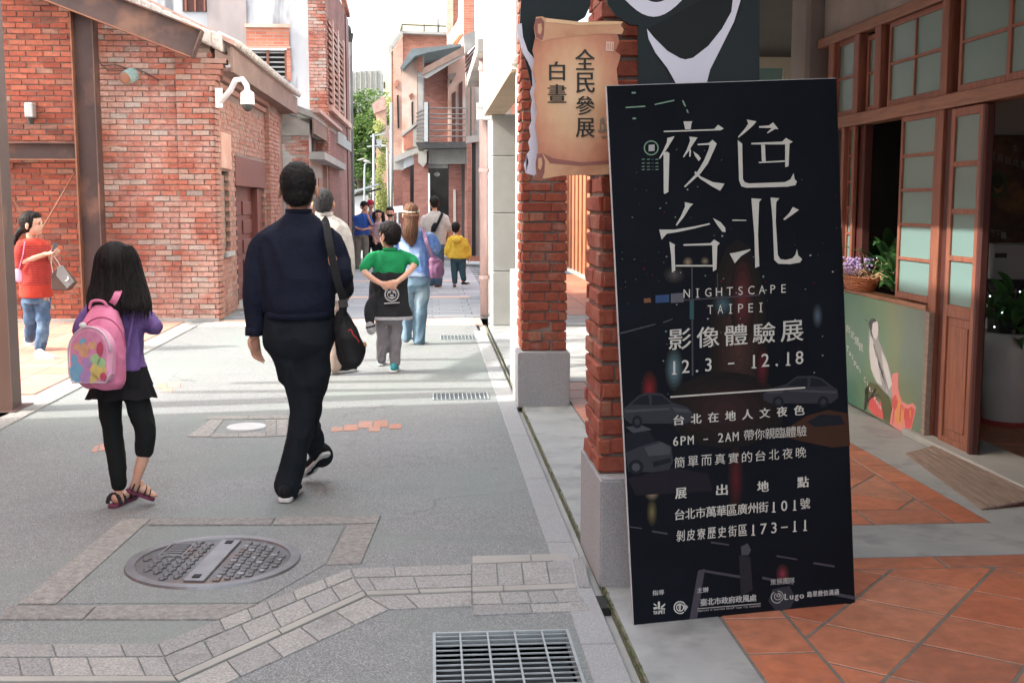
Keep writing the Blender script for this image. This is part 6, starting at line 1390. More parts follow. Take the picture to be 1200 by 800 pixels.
    def fin(s, mb, **k): s.bs = 1.0; s.body = fuse(mb, 'body', s.skin, s.t, voxel=s.vox, smooth=3, **k); return s.body
def ribband(fig, name, mat, c, hw, hd, hgt, ang=0.0, n=44, thick=.004, axis=None):
    """ribbed hem, cuff or collar: a ring of small ribs round centre c (world), half sizes in metres"""
    sd_ = fig.cr*math.cos(ang)+fig.cf*math.sin(ang); fw = fig.cf*math.cos(ang)-fig.cr*math.sin(ang); up = Vector((0,0,1))
    if axis is not None: up = Vector(axis).normalized(); sd_ = up.orthogonal().normalized(); fw = up.cross(sd_)
    m_ = MB(); N2 = n*2; vs = []
    for kz in (-.5, .5):
        for ro in (1, 0):
            for i in range(N2):
                t = 2*math.pi*i/N2; g = 1+(.012 if i % 2 else -.012) if ro else .90
                ct, st = math.cos(t), math.sin(t); vs.append(c+sd_*hw*g*math.copysign(abs(ct)**.87, ct)+fw*hd*g*math.copysign(abs(st)**.87, st)+up*hgt*kz)
    fs = []
    for i in range(N2):
        j = (i+1) % N2; fs += [(i, j, 2*N2+j, 2*N2+i), (N2+j, N2+i, 3*N2+i, 3*N2+j), (i, N2+i, N2+j, j), (2*N2+i, 2*N2+j, 3*N2+j, 3*N2+i)]
    return m_.add(vs, fs).build(name, mat, fig.t, smooth=True)
def strands_on(fig, name, mat, parent, secs, n, r=.0013, seed=1, span=(math.pi*.98, math.pi*2.02), grow=1.03, start=0, drop=.02):
    """separate locks lying on a lofted mass of hair (angle pi..2pi is the camera side)"""
    rr = random.Random(seed); m_ = MB()
    for k in range(n):
        t = rr.uniform(*span); dr = rr.uniform(-.12, .12); pts = []; rd = []; j0 = rr.choice((start, start, start+1)); g = grow+rr.uniform(-.03, .03); last = len(secs)-(1 if rr.random() < .5 else 0); last = max(last, j0+3)
        for j in range(j0, min(last, len(secs))):
            c = secs[j]; tt = t+dr*(j-j0)/len(secs)+rr.uniform(-.02, .02)
            pts.append(fig.p(c[0], c[1], c[4] if len(c) > 4 else 0)+fig.cr*(c[2]*fig.u*g*math.cos(tt))+fig.cf*(c[3]*fig.u*g*math.sin(tt)))
        pts.append(pts[-1]+(pts[-1]-pts[-2]).normalized()*rr.uniform(.2, 1.4)*drop+Vector((0, 0, -rr.uniform(.1, 1)*drop))); pts = catmull(pts, 3)
        w_ = r*rr.uniform(.7, 1.8); m_.tube(pts, [w_*min(1, (i+1)/3)*(1 if i < len(pts)*.7 else max(.15, 1-(i-len(pts)*.7)/(len(pts)*.32))) for i in range(len(pts))], 4, caps=False)
    o = m_.build(name, mat, parent, smooth=True); o['kind'] = 'stuff'; return o
def fuzz(o, mat, n, L=.016, w_=.0011, seed=1, down=.8, keep=None):
    """short hairs standing on a hair shell"""
    rr = random.Random(seed); me = o.data; vs = me.vertices; m_ = MB(); base = LOC[o]
    for k in range(n):
        v = vs[rr.randrange(len(vs))]; p = v.co+base; nn = v.normal
        if keep and not keep(p): continue
        d = (nn*.55+Vector((0,0,-down))+Vector((rr.gauss(0,.35), rr.gauss(0,.35), rr.gauss(0,.2)))).normalized(); sd_ = d.cross(nn).normalized() if d.cross(nn).length > .01 else Vector((1,0,0)); l = L*rr.uniform(.5, 1.2)
        m_.add([p-nn*.002-sd_*w_, p-nn*.002+sd_*w_, p+d*l], [(0,1,2)])
    q = m_.build('hair_tips', mat, o); q['kind'] = 'stuff'; return q
c_white = M('white rubber', (.62,.62,.62), (.5,.5,.5), 20, rough=.6, bst=.1)
c_black = cloth('black cloth', (.012,.013,.016)); c_brownsh = cloth('brown shoe', (.06,.035,.03)); c_teal = cloth('teal shoe', (.05,.30,.34))

# ---------------------------------------------------------------- man in the navy sweater
m_navy = cloth('navy knit', (.010,.014,.030), (.007,.010,.022), bs=700, bst=.5); m_navyt = cloth('dark navy trousers', (.010,.014,.020), (.008,.011,.015))
F = Fig('man in a dark navy sweater and black trousers walking away, nearest man', 5.78, G(345,575), vox=.006)
b = MB(); F.head(b, 350, 221, 60, 0)
F.limb(b, (350,238,12), (350,268,14)); F.loft(b, (348,264,28,15), (348,285,40,22), (349,330,36,22), (350,375,34,23), (350,400,34,24))
F.limb(b, (315,288,10), (299,335,9), (299,390,7)); F.limb(b, (383,288,10), (398,325,9,-.03), (406,341,7,.20))
F.limb(b, (334,398,17), (344,435,15), (355,471,12), (353,500,11), (343,545,10), (337,574,9)); F.limb(b, (367,398,17), (368,435,15), (362,471,12,.05), (361,500,11,.15), (370,520,10,.27), (378,535,9,.36))
F.hand(b, F.p(298,391), F.p(300,420)-F.p(298,391), F.cr-F.cf*.6, .98, .55, -1); F.hand(b, F.p(407,342,.20), F.p(412,335,.4)-F.p(407,342,.20), -F.cr, .95, .6, 1)
b.ell(F.p(337,578,.05), (.04,0,0), (0,.09,0), (0,0,.03)); b.ell(F.p(378,540,.38), (.035,0,0), (0,.06,0), (0,0,.03))
F.fin(b)
h = MB(); F.cap(h, 1.05, -.02, .02); ho_ = fuse(h, 'hair', m_shorthair, F.t, .006, 2, disp=lambda p: .004*noise.noise(p*55)+.0022*noise.noise(p*160)); fuzz(ho_, m_shorthair, 9000, .012, .0007)
s = MB(); F.loft(s, (350,247,15.5,14.5), (350,255,23,18), (349,265,31,21), (349,280,42,26), (348,308,46,29,.0), (349,340,45,30), (350,360,43,29), (351,367,41,27))
F.loft(s, (349,260,26,19), (349,268,36,22), (348,278,46,24), (348,292,49,25)); F.limb(s, (334,272,10), (318,278,13.5), (307,290,15), (302,305,14.5), (298,335,13.5,-.02), (298,362,12.5), (299,385,11)); F.limb(s, (365,272,10), (381,278,13.5), (391,290,15), (396,305,14.5), (400,324,13.5,-.04), (403,336,12,.08), (406,341,10.5,.18))
sw_ = fuse(s, 'sweater', m_navy, F.t, .007, 4, disp=folds(.013, 7, .5, 3, .0015))
ribband(F, 'collar', m_navy, F.p(350,247.5,0), .064, .062, .022, n=40); ribband(F, 'hem_rib', m_navy, F.p(351,368,0), .172, .116, .040, n=90)
ribband(F, 'cuff', m_navy, F.p(298,388,0), .043, .043, .042, n=26, axis=F.p(298,370)-F.p(298,392))
s = MB(); F.loft(s, (351,364,40,26), (351,380,42,28), (350,400,42,29), (350,413,35,26), (350,424,24,18))
F.limb(s, (333,400,23), (344,435,20), (355,471,17.2), (353,500,16), (343,545,15), (337,565,15.5), (336,571,16)); F.limb(s, (368,400,23), (368,435,19.5), (362,471,16.8,.05), (361,500,15.5,.15), (369,520,14.5,.26), (377,534,14.5,.34))
fuse(s, 'trousers', m_navyt, F.t, .007, 3, disp=folds(.015, 8, .6, 5, .001))
s = MB(); s.add([F.p(*q) for q in ((322,383,-.125),(340,383,-.135),(340,384,-.137),(322,384,-.127),(322,383,-.118),(340,383,-.128),(340,384,-.13),(322,384,-.12))], [(0,1,2,3),(0,4,5,1)]).build('pocket_seam', c_black, F.t)
F.shoe(G(333,590), G(349,571), c_black, c_white, .050, .085, L=.285); F.shoe(F.p(384,533,.26), F.p(368,551,.34)+Vector((0,0,.004)), c_black, c_white, .048, .075, L=.25)
# his shoulder bag
bg = thing('shoulder_bag', 'black soft shoulder bag with a red line mark beside the man in navy', 'bag', F.p(410,432,.0))
def strap(name, mat, parent, pts, w_, nrm=None, th=.004):
    pts = catmull([Vector(p) for p in pts], 6); m_ = MB(); vs = []
    for i, p in enumerate(pts):
        d = (pts[min(i+1,len(pts)-1)]-pts[max(i-1,0)]).normalized(); nn = Vector(nrm if nrm is not None else (0,-1,0)); sd_ = d.cross(nn).normalized(); nn = sd_.cross(d)
        vs += [p+sd_*w_/2+nn*th/2, p-sd_*w_/2+nn*th/2, p-sd_*w_/2-nn*th/2, p+sd_*w_/2-nn*th/2]
    n_ = len(pts); fs = [(4*i+k, 4*i+(k+1) % 4, 4*i+4+(k+1) % 4, 4*i+4+k) for i in range(n_-1) for k in range(4)]+[(3,2,1,0), tuple(range(4*n_-4, 4*n_))]
    return m_.add(vs, fs).build(name, mat, parent)
m_nylon = cloth('black nylon', (.016,.017,.019), (.010,.011,.012), rough=.55)
strap('strap', m_nylon, bg, [F.p(379,256,.02), F.p(382,262,-.09), F.p(386,285,-.155), F.p(391,310,-.16), F.p(397,335,-.15), F.p(402,352,-.12), F.p(402,368,-.09)], .036)
strap('strap_tail', m_nylon, bg, [F.p(402,352,-.115), F.p(399,372,-.10), F.p(396,388,-.09)], .028)
m_ = MB(); m_.prism([F.p(*q) for q in ((396,352,-.128),(407,351,-.128),(408,360,-.125),(397,361,-.125))], F.cf*.008); m_.build('buckle', m_blackmetal, bg, bevel=.002)
m_ = MB(); F.loft(m_, (401,364,6,5,-.07), (402,376,11,9,-.06), (407,392,15,12,-.06), (411,408,17.5,13,-.06), (411,422,14.5,12,-.06), (412,431,9,9,-.06), ang=.25)
fuse(m_, 'bag_body', m_nylon, bg, .006, 2, disp=folds(.007, 14, .6, 9, .001)); m_ = MB().tube(catmull([F.p(*q) for q in ((408,388,-.165),(411,386,-.17),(414,392,-.17),(418,396,-.165),(421,401,-.155))], 4), .0028, 5); m_.build('red_mark', M('red thread', (.5,.03,.04), None, bst=0), bg)
MB().ell(F.p(427,404,-.05), (.012,0,0), (0,.01,0), (0,0,.016), 8, 6).build('zip_pull', M('tan leather', (.45,.24,.12), None, bst=0), bg)
strap('seam', c_black, bg, [F.p(399,378,-.145), F.p(400,400,-.16), F.p(405,422,-.15)], .006)

# ---------------------------------------------------------------- girl with the pink backpack
m_purple = cloth('purple fleece', (.19,.12,.33), (.14,.085,.25), rough=.9); m_pink = cloth('pink nylon', (.66,.22,.36), (.56,.17,.30), rough=.45); m_pinkl = cloth('pale pink', (.70,.36,.50), (.62,.28,.42), rough=.4)
F = Fig('girl with long black hair, purple jacket and black leggings carrying a pink backpack', 5.66, G(148,590), m_skin_l, .006)
b = MB(); F.head(b, 137, 312, 54, .1)
F.limb(b, (137,330,8), (136,352,9)); F.loft(b, (136,352,24,13), (137,370,27,16), (140,400,23,15), (142,430,26,17), (142,452,27,18))
F.limb(b, (108,368,8), (95,386,6.5,.0), (101,378,5,.18)); F.limb(b, (163,366,8), (181,384,6.5,.0), (166,377,5,.2))
F.limb(b, (129,450,14), (131,505,9.5), (137,545,8), (139,575,5.5), (141,586,6)); F.limb(b, (155,450,14), (170,503,9.5,-.02), (169,530,9,-.02), (163,551,7.5,-.03), (159,566,5.5,-.03), (159,572,6,-.02))
F.hand(b, F.p(101,378,.18), F.cf+F.cr*.6, -F.cr, .75, .5, 1); F.hand(b, F.p(166,377,.2), F.cf*.7-F.cr*.6+Vector((0,0,.4)), -F.cf, .75, .5, -1)
hl1, tl1 = G(132,595)+Vector((0,0,.016)), G(158,582)+Vector((0,0,.016)); hl2, tl2 = F.p(152,573,-.03), F.p(181,583,.02)
for a, c in ((hl1, tl1), (hl2, tl2)):
    d = (c-a).normalized(); sd_ = d.cross(Vector((0,0,1))).normalized(); up = sd_.cross(d); L_ = (c-a).length
    b.ell(a+d*L_*.2+up*.03, sd_*.026, d*.036, up*.035); b.ell(a+d*L_*.5+up*.022, sd_*.03, d*L_*.33, up*.024); b.ell(a+d*L_*.78+up*.014, sd_*.036, d*.04, up*.015)
    for i in range(5): q = a+d*L_*(.93-.02*abs(i-1))+sd_*(-.026+i*.013); b.ell(q+up*.011, sd_*.007, d*.018, up*.008, 8, 6)
F.fin(b)
m_sandal = cloth('dark sandal', (.03,.028,.032)); m_sole = cloth('plum sole', (.16,.04,.08))
for a, c in ((hl1, tl1), (hl2, tl2)):
    d = (c-a).normalized(); sd_ = d.cross(Vector((0,0,1))).normalized(); up = sd_.cross(d); L_ = (c-a).length*1.12; a2 = a-d*.012
    prof = [(0,-.5),(.06,-.75),(.4,-.7),(.75,-1),(.94,-.75),(1,-.2),(1,.3),(.92,.8),(.75,1),(.4,.75),(.06,.75),(0,.5)]
    so_ = MB().prism([a2+d*L_*p_+sd_*.036*q-up*.016 for p_, q in prof], up*.017).build('sandal_sole', m_sole, F.t, bevel=.004)
    for t0, hgt, w_ in ((.12,.050,.02), (.30,.043,.02), (.55,.036,.022), (.72,.028,.022)):
        pts = [a2+d*L_*t0+sd_*.036*math.cos(q)+up*(hgt*math.sin(q)) for q in [math.pi*k/8 for k in range(9)]]
        m_ = MB()
        for p0, p1 in zip(pts, pts[1:]): m_.bar(p0, p1, w_, .004, tuple(d))
        m_.build('sandal_strap', m_sandal, so_)
s = MB(); F.loft(s, (137,346,11,11), (137,353,24,15), (136,362,34,19), (137,378,32,21), (140,400,28,20), (142,420,28,20), (144,433,29,21))
F.limb(s, (108,366,11), (98,380,11,.0), (95,388,9.5,.02), (100,379,8,.17)); F.limb(s, (161,365,11), (172,374,11,.0), (181,383,10,.0), (173,381,8.5,.09), (167,377,7.5,.19))
fuse(s, 'jacket', m_purple, F.t, .006, 3, disp=folds(.008, 12, .6, 2, .001))
s = MB(); F.limb(s, (129,446,16.5), (129,475,14.5), (132,508,12.2), (137,540,11), (139,566,9.8)); F.limb(s, (155,446,16.5), (163,478,14.8,-.01), (170,503,12.8,-.02), (169,527,11.2,-.02)); F.loft(s, (143,432,27,19), (142,452,28,20), (142,462,24,16))
fuse(s, 'leggings', cloth('black leggings', (.010,.012,.013)), F.t, .006, 3, disp=folds(.004, 18, .5, 6, .0005))
m_sk = cloth('black ruffle', (.012,.012,.015)); rf = MB(); N_ = 96
for (yt, yb_, w0, w1, dp) in ((429,450,29,36,0), (443,465,33,41,1)):
    vs = []; cT, cB = F.p(143,yt), F.p(142,yb_)
    for r_ in range(6):
        f_ = r_/5; c = cT.lerp(cB, f_); hw = (w0+(w1-w0)*f_)*F.u
        for i in range(N_):
            t = 2*math.pi*i/N_; g = 1+.05*f_*math.sin(t*11+dp*1.3+math.sin(t*3)*1.5)+.02*f_*math.sin(t*23)
            vs.append(c+F.cr*hw*g*math.cos(t)+F.cf*hw*.68*g*math.sin(t)+Vector((0,0,-.005*f_*math.sin(t*7+dp))))
    rf.add(vs, [(r_*N_+i, r_*N_+(i+1) % N_, (r_+1)*N_+(i+1) % N_, (r_+1)*N_+i) for r_ in range(5) for i in range(N_)])
rf.build('skirt', m_sk, F.t, smooth=True)
h = MB(); F.cap(h, 1.12, -.03, -.05)
HS = ((137,288,17,14,-.0), (137,300,24,19,-.01), (138,318,28,20,-.02), (139,335,32,17,-.05), (139,348,35.5,14,-.08), (140,357,36,11,-.105), (141,363,33,7,-.12))
F.loft(h, *HS, e=2.0)
F.limb(h, (163,335,8,-.05), (170,352,7,-.07), (173,363,3,-.08)); F.limb(h, (113,335,8,-.05), (108,350,7,-.08), (105,362,3,-.09))
for x_, yb_ in ((112,365),(121,368),(131,366),(141,370),(151,368),(161,367)): F.limb(h, (x_*.6+137*.4,345,7,-.09), (x_,357,5,-.115), (x_+1,yb_,1.2,-.125))
def strands(p):
    t = math.atan2((p-F.hc).dot(F.cf), (p-F.hc).dot(F.cr)); z = p.z
    return .0055*noise.noise(Vector((t*9, z*3.0, 1)))+.003*noise.noise(Vector((t*26, z*5, 7)))
ho_ = fuse(h, 'hair', m_hair, F.t, .006, 2, disp=strands)
strands_on(F, 'hair_locks', m_hair, ho_, HS, 420, .0013, 3, span=(math.pi*.9, math.pi*2.1), grow=1.02, drop=.03)
bp = thing('backpack', 'pink school backpack with a pastel printed front pocket on the girls back', 'backpack', F.p(117,455,-.2))
s = MB(); F.loft(s, (121,357,9,7,-.13), (121,364,17,12,-.14), (120,378,24,17,-.16), (118,395,29,19,-.17), (117,415,32,20,-.18), (117,436,32,20,-.18), (119,448,29,17,-.18), (121,455,23,12,-.17), ang=-.35)
fuse(s, 'main_compartment', m_pink, bp, .006, 2, disp=folds(.005, 15, .6, 11, .0008))
# front pocket: arch outline on a plane turned with the bag
ang = -.35; sd_ = F.cr*math.cos(ang)+F.cf*math.sin(ang); fw = F.cf*math.cos(ang)-F.cr*math.sin(ang)
def arch(cx, cy, hw, top, bot, n=18):
    out = []
    for k in range(n+1): t = math.pi*k/n; out.append((cx+hw*math.cos(t), cy-top*math.sin(t)))
    return out+[(cx-hw*.96, cy+bot*.72), (cx-hw*.8, cy+bot), (cx+hw*.8, cy+bot), (cx+hw*.96, cy+bot*.72)]
PP = Plane(F.p(117,415,-.27), -fw)
def bagf(pts, off, th, nm, mat, par, bev=0): return MB().prism([PP.at(*q, off) for q in pts], -PP.n*th).build(nm, mat, par, bevel=bev)
pk_ = bagf(arch(109,412,25,30,36), .028, .055, 'front_pocket', m_pinkl, bp, .014)
rr = random.Random(4); m_prn = [M('print '+n_, c, None, 30, rough=.3, bst=0) for n_, c in (('rose',(.60,.26,.42)),('sky',(.18,.42,.60)),('lemon',(.60,.50,.18)),('peach',(.62,.36,.22)),('lilac',(.40,.26,.52)),('mint',(.34,.56,.30)),('berry',(.45,.08,.14)))]
bagf(arch(108.5,413,21,26,33), .0285, .0004, 'pocket_print', m_prn[0], pk_)
for (x_, y_, rx, ry, mi) in ((95,436,9,12,1), (92,420,4,6,1), (103,410,6,9,3), (107,424,6,7,4), (105,440,7,9,4), (120,432,9,10,2), (117,420,6,7,5), (124,424,5,6,5), (122,408,4,9,6), (95,405,4,5,3), (102,400,4,5,1), (113,404,5,5,3), (113,442,7,6,2), (126,440,4,5,6)):
    bagf([(x_+rx*math.cos(t)*rr.uniform(.8,1.1), y_+ry*math.sin(t)*rr.uniform(.8,1.1)) for t in [q*math.pi/7 for q in range(14)]], .0292+.0002*mi, .0002, 'printed_blob', m_prn[mi], pk_)
m_ = MB()
ar = [PP.at(*q, .026) for q in arch(109,412,24.5,29.5,35)]; m_.tube(ar, .0045, 6); m_.build('piping', M('silver piping', (.6,.5,.58), None, rough=.3, bst=0), pk_, smooth=True)
m_ = MB().tube([PP.at(*q, -.005) for q in [(118+28*math.cos(t), 408-36*math.sin(t)) for t in [math.pi*(.02+k*.96/16) for k in range(17)]]], .004, 6); m_.build('zip', M('dark pink zip', (.38,.08,.17), None, bst=0), bp)
MB().tube(catmull([F.p(*q) for q in ((105,362,-.15),(107,354,-.16),(114,352,-.17),(122,354,-.17),(127,361,-.16))], 5), .007, 8).build('handle', m_pink, bp, smooth=True)
strap('shoulder_strap', m_pink, bp, [F.p(128,360,-.12), F.p(134,352,-.155), F.p(139,342,-.13), F.p(142,339,-.03)], .032, None, .008); strap('shoulder_strap', m_pink, bp, [F.p(113,362,-.12), F.p(109,356,-.10), F.p(107,354,-.02)], .03, None, .008)
strap('side_strap', m_purple, bp, [F.p(158,352,-.1), F.p(156,372,-.1), F.p(151,400,-.11), F.p(147,425,-.12)], .012, None, .004)
MB().ell(F.p(97,381,-.33), (.018,0,0), (0,.01,0), (0,0,.014), 8, 6).build('charm', c_white, bp)

# ---------------------------------------------------------------- boy in green
F = Fig('boy in a green polo shirt with a black jacket tied round his waist', 10.3, G(456,432), m_skin_l, .008)
b = MB(); F.head(b, 456, 276, 32, -.9); F.limb(b, (456,286,5), (458,300,6)); F.loft(b, (458,298,16,9), (458,310,17,11), (457,335,16,11), (457,375,17,12))
F.limb(b, (438,302,5.5), (427,316,4.8,-.05), (436,326,4,-.13), (448,333,3.4,-.17)); F.limb(b, (477,301,5.5), (486,308,4.8,-.05), (476,322,4,-.13), (464,331,3.4,-.17))
F.limb(b, (449,372,9), (448,400,6), (448,422,4.5)); F.limb(b, (464,372,9), (463,400,6), (462,428,4.5)); F.hand(b, F.p(447,332,-.17), F.cr+Vector((0,0,-.25)), F.cf, .85, .4, 1); F.hand(b, F.p(466,330,-.18), -F.cr+Vector((0,0,-.3)), F.cf, .85, .4, -1)
F.fin(b); F.face(); h = MB(); F.cap(h, 1.09, -.04, .04); h.ell(F.hc+F.hf*.24*F.hh+F.hu*.20*F.hh, F.hs*.27*F.hh, F.hf*.16*F.hh, F.hu*.13*F.hh); ho_ = fuse(h, 'hair', m_hair, F.t, .008, 2, disp=lambda p: .007*noise.noise(p*32)+.003*noise.noise(p*90)); fuzz(ho_, m_hair, 5000, .026, .0016, 2)
m_green = cloth('bright green pique', (.015,.27,.10), (.010,.19,.07)); s = MB(); F.loft(s, (457,293,8,8), (458,297,16,10), (458,304,20,12), (457,318,19.5,12.5), (457,330,19,12.5)); F.limb(s, (446,299,6), (438,302,7), (432,306,7,-.01), (427,313,6.5,-.04)); F.limb(s, (469,298,6), (476,301,7), (481,304,7,-.01), (485.5,308,6.5,-.04)); fuse(s, 'polo_shirt', m_green, F.t, .009, 3, disp=folds(.012, 9, .6, 8, .001)); ribband(F, 'collar', m_green, F.p(457,292,0), .062, .058, .03, n=20)
m_bj = cloth('black jacket', (.022,.024,.028)); m_gt = cloth('grey trim', (.36,.37,.40)); s = MB(); F.loft(s, (457,318,21,13.5), (456,326,22,14.5), (455,340,22.5,15,-.01), (456,358,25,16,-.02), (457,371,27,16,-.02)); F.limb(s, (437,350,6,-.1), (433,364,6,-.12), (434,380,5,-.12)); j_ = fuse(s, 'tied_jacket', m_bj, F.t, .009, 3, disp=folds(.016, 9, .4, 12, .001))
m_ = MB(); F.loft(m_, (457,370,27.6,16.8,-.02), (457,373.5,27.8,17,-.02), sub=1); m_.build('trim_band', m_gt, F.t); m_ = MB(); F.limb(m_, (434,380,5.6,-.12), (435,387,5.4,-.12)); m_.build('jacket_cuff', m_gt, F.t, smooth=True); m_ = MB(); F.limb(m_, (434,381.5,5.9,-.12), (434.6,383.5,5.9,-.12), ends=False); m_.build('cuff_band', m_bj, F.t)
EP = Plane(F.p(458,345,-.165), -F.cf)
m_ = MB()
for (r0_, r1_) in ((7.2,8.6), (4.6,5.4)):
    for i in range(20):
        t0, t1 = 2*math.pi*i/20, 2*math.pi*(i+1)/20; m_.prism([EP.at(459+r*math.cos(t), 345+r*math.sin(t)) for r, t in ((r1_,t0),(r1_,t1),(r0_,t1),(r0_,t0))], F.cf*.03)
for q in (((455,342),(458,341),(458,343),(455,344)), ((460,341),(463,342),(463,344),(460,343)), ((457,345),(461,345),(461,347),(457,347)), ((455,348),(463,348),(463,349.5),(455,349.5)), ((450,355),(468,354),(468,355.2),(450,356.2))): m_.prism([EP.at(*v) for v in q], F.cf*.03)
m_.build('back_emblem', m_gt, F.t)
s = MB(); F.limb(s, (448,368,9.5), (447.5,390,7.8), (448,410,6.8), (447,420,6.5)); F.limb(s, (464,368,9.5), (463.5,392,8), (463,412,7.2), (463,424,6.8)); F.loft(s, (456,355,20,13), (456,372,19,12), (456,380,15,9)); fuse(s, 'trousers', cloth('grey trousers', (.20,.19,.21)), F.t, .008, 3, disp=folds(.011, 10, .7, 4, .001))
F.shoe(G(446,429), G(449,421), c_teal, c_white, .042, .07, L=.22); F.shoe(G(461,437), G(466,429), c_teal, c_white, .042, .07, L=.22)

# ---------------------------------------------------------------- woman in blue
F = Fig('woman in a blue cardigan and pale jeans with long brown tied hair walking away', 12.3, G(484,399), m_skin_l, .010)
b = MB(); F.head(b, 481, 251, 24.5, -.25); F.limb(b, (482,260,4.5), (484,270,5)); F.loft(b, (484,269,13,8), (485,280,17,10), (486,300,15,10), (486,322,17,11)); F.limb(b, (465,278,5), (460,296,4.2), (463,312,3.2,.15)); F.limb(b, (505,278,5), (511,293,4.2,.0), (503,298,3.2,.16))
F.limb(b, (478,322,9), (476,360,6.5), (477,396,4)); F.limb(b, (494,322,9), (493,360,6.5), (491,400,4)); F.hand(b, F.p(463,312,.15), F.cf-Vector((0,0,.8)), F.cr, .9, .4, 1); F.hand(b, F.p(503,298,.16), F.cf-F.cr*.5, -F.cr, .9, .7, -1); F.fin(b); F.face()
h = MB(); F.cap(h, 1.13, -.06, .0); HS = ((482,252,9,9,-.08), (482,260,7,6,-.12), (481,268,8,6,-.13), (480,276,8.5,5,-.13), (481,282,6,3.5,-.12), (482,286,2.5,2,-.115)); F.loft(h, *HS, e=2); strands_on(F, 'hair_locks', m_hair_b, F.t, HS, 160, .0022, 5, drop=.02, grow=1.06); fuse(h, 'hair', m_hair_b, F.t, .009, 2, disp=lambda p: .008*noise.noise(Vector((p.x*40, p.y*40, p.z*9))))
m_ = MB(); pts = [F.hc+F.hu*(.12*F.hh)+F.hs*(math.cos(t)*.385*F.hh)+F.hf*((-.03)*F.hh-math.sin(t)*.46*F.hh)+F.hu*(-.08*math.sin(t)*F.hh+.05*F.hh) for t in [math.pi*(k/16) for k in range(17)]]; m_.tube(pts, .012, 6); m_.build('headband', M('cream band', (.55,.47,.38), None, bst=0), F.t)
m_blue = M('blue tie dye', (.06,.13,.36), (.14,.24,.48), 14, rough=.9, bst=.2, bs=300, c3=(.34,.44,.62), s3=7); s = MB(); F.loft(s, (484,267,9,8), (484,272,16,10), (485,280,20.5,12), (486,300,20,13), (486,315,21,13), (486,324,21,13)); F.limb(s, (465,279,7.5), (461,293,7), (463,308,5.5,.12)); F.limb(s, (504,279,7.5), (510,290,7,.0), (504,297,5.5,.13)); fuse(s, 'cardigan', m_blue, F.t, .010, 3, disp=folds(.016, 8, .5, 21, .001))
s = MB(); F.loft(s, (487,318,16.5,12), (487,332,17.5,12.5), (487,342,15,10)); F.limb(s, (479,338,9.5), (477,362,7.8), (476,385,6.8), (476,395,6.6)); F.limb(s, (495,338,9.5), (493.5,362,8), (491.5,385,7.2), (491,399,7.2)); fuse(s, 'jeans', M('washed jeans', (.15,.235,.31), (.09,.155,.22), 6, rough=.9, bs=300, c3=(.24,.33,.39), s3=4), F.t, .010, 3, disp=folds(.013, 8, .8, 22, .001))
F.shoe(G(475,398), G(479,392), c_brownsh, c_brownsh, .045, .07, L=.24); F.shoe(G(488,404), G(497,400), c_brownsh, c_brownsh, .045, .07, L=.24)
hb = thing('tote_bag', 'purple soft bag hanging from the shoulder of the woman in blue', 'bag', F.p(510,326,-.05)); strap('strap', cloth('mauve strap', (.30,.17,.27)), hb, [F.p(494,267,.02), F.p(497,273,-.12), F.p(500,285,-.17), F.p(506,300,-.13)], .035); s = MB(); F.loft(s, (507,300,4,4,-.08), (511,308,9,7,-.06), (512,318,10,8,-.05), (510,326,7,6,-.05), ang=.4); fuse(s, 'bag_body', M('purple leather', (.12,.05,.12), (.22,.10,.18), 14, rough=.5, bst=.1), hb, .009, 2, disp=folds(.012, 12, .7, 2, .001))

# ---------------------------------------------------------------- man behind the man in navy
F = Fig('man in a pale checked shirt half hidden behind the man in navy', 10.1, G(386,440), m_skin, .009)
b = MB(); F.head(b, 379, 238, 33, -.1); F.limb(b, (379,250,7), (381,264,8)); F.loft(b, (382,262,18,10), (384,275,23,14), (384,310,20,14), (384,350,21,15)); F.limb(b, (360,275,7), (354,310,6), (356,338,4.5)); F.limb(b, (404,276,7), (410,306,6), (409,330,4.5,.03)); F.hand(b, F.p(409,328,.03), Vector((.05,.1,-1)), -F.cr, .95, .5, 1); F.hand(b, F.p(356,338), Vector((0,.1,-1)), F.cr, .95, .5, -1)
F.limb(b, (376,350,12), (377,395,8), (376,432,5)); F.limb(b, (393,350,12), (394,395,8), (393,432,5)); F.fin(b); h = MB(); F.cap(h, 1.07, -.03, .02); ho_ = fuse(h, 'hair', m_hair_g, F.t, .008, 2, disp=lambda p: .005*noise.noise(p*60)); fuzz(ho_, m_hair_g, 4000, .018, .0013, 3)
m_chk = M('pale checked shirt', (.50,.49,.46), (.38,.38,.37), 30, rough=.9, bs=300, bst=.2); s = MB(); F.loft(s, (381,252,10,9), (382,258,18,12), (384,268,26,15), (385,290,27,17), (385,320,25,17), (385,352,25,17)); F.limb(s, (362,275,10), (354,306,9), (355,330,7.5)); F.limb(s, (403,276,10), (408,303,9), (408,322,8,.02)); fuse(s, 'shirt', m_chk, F.t, .010, 3, disp=folds(.012, 9, .5, 31, .001)); ribband(F, 'collar', m_chk, F.p(380,251), .075, .07, .04, n=16)
s = MB(); F.loft(s, (385,346,22,15), (385,362,22,15)); F.limb(s, (376,360,13), (377,395,10.5), (376,426,9)); F.limb(s, (393,360,13), (393,395,10.5), (392,428,9)); fuse(s, 'trousers', cloth('beige trousers', (.36,.29,.25)), F.t, .010, 3, disp=folds(.011, 8, .7, 32, .001)); F.shoe(G(390,438), G(405,436), c_black, c_white, .05, .08, L=.27); F.shoe(G(372,436), G(374,424), c_black, c_white, .05, .08, L=.27)

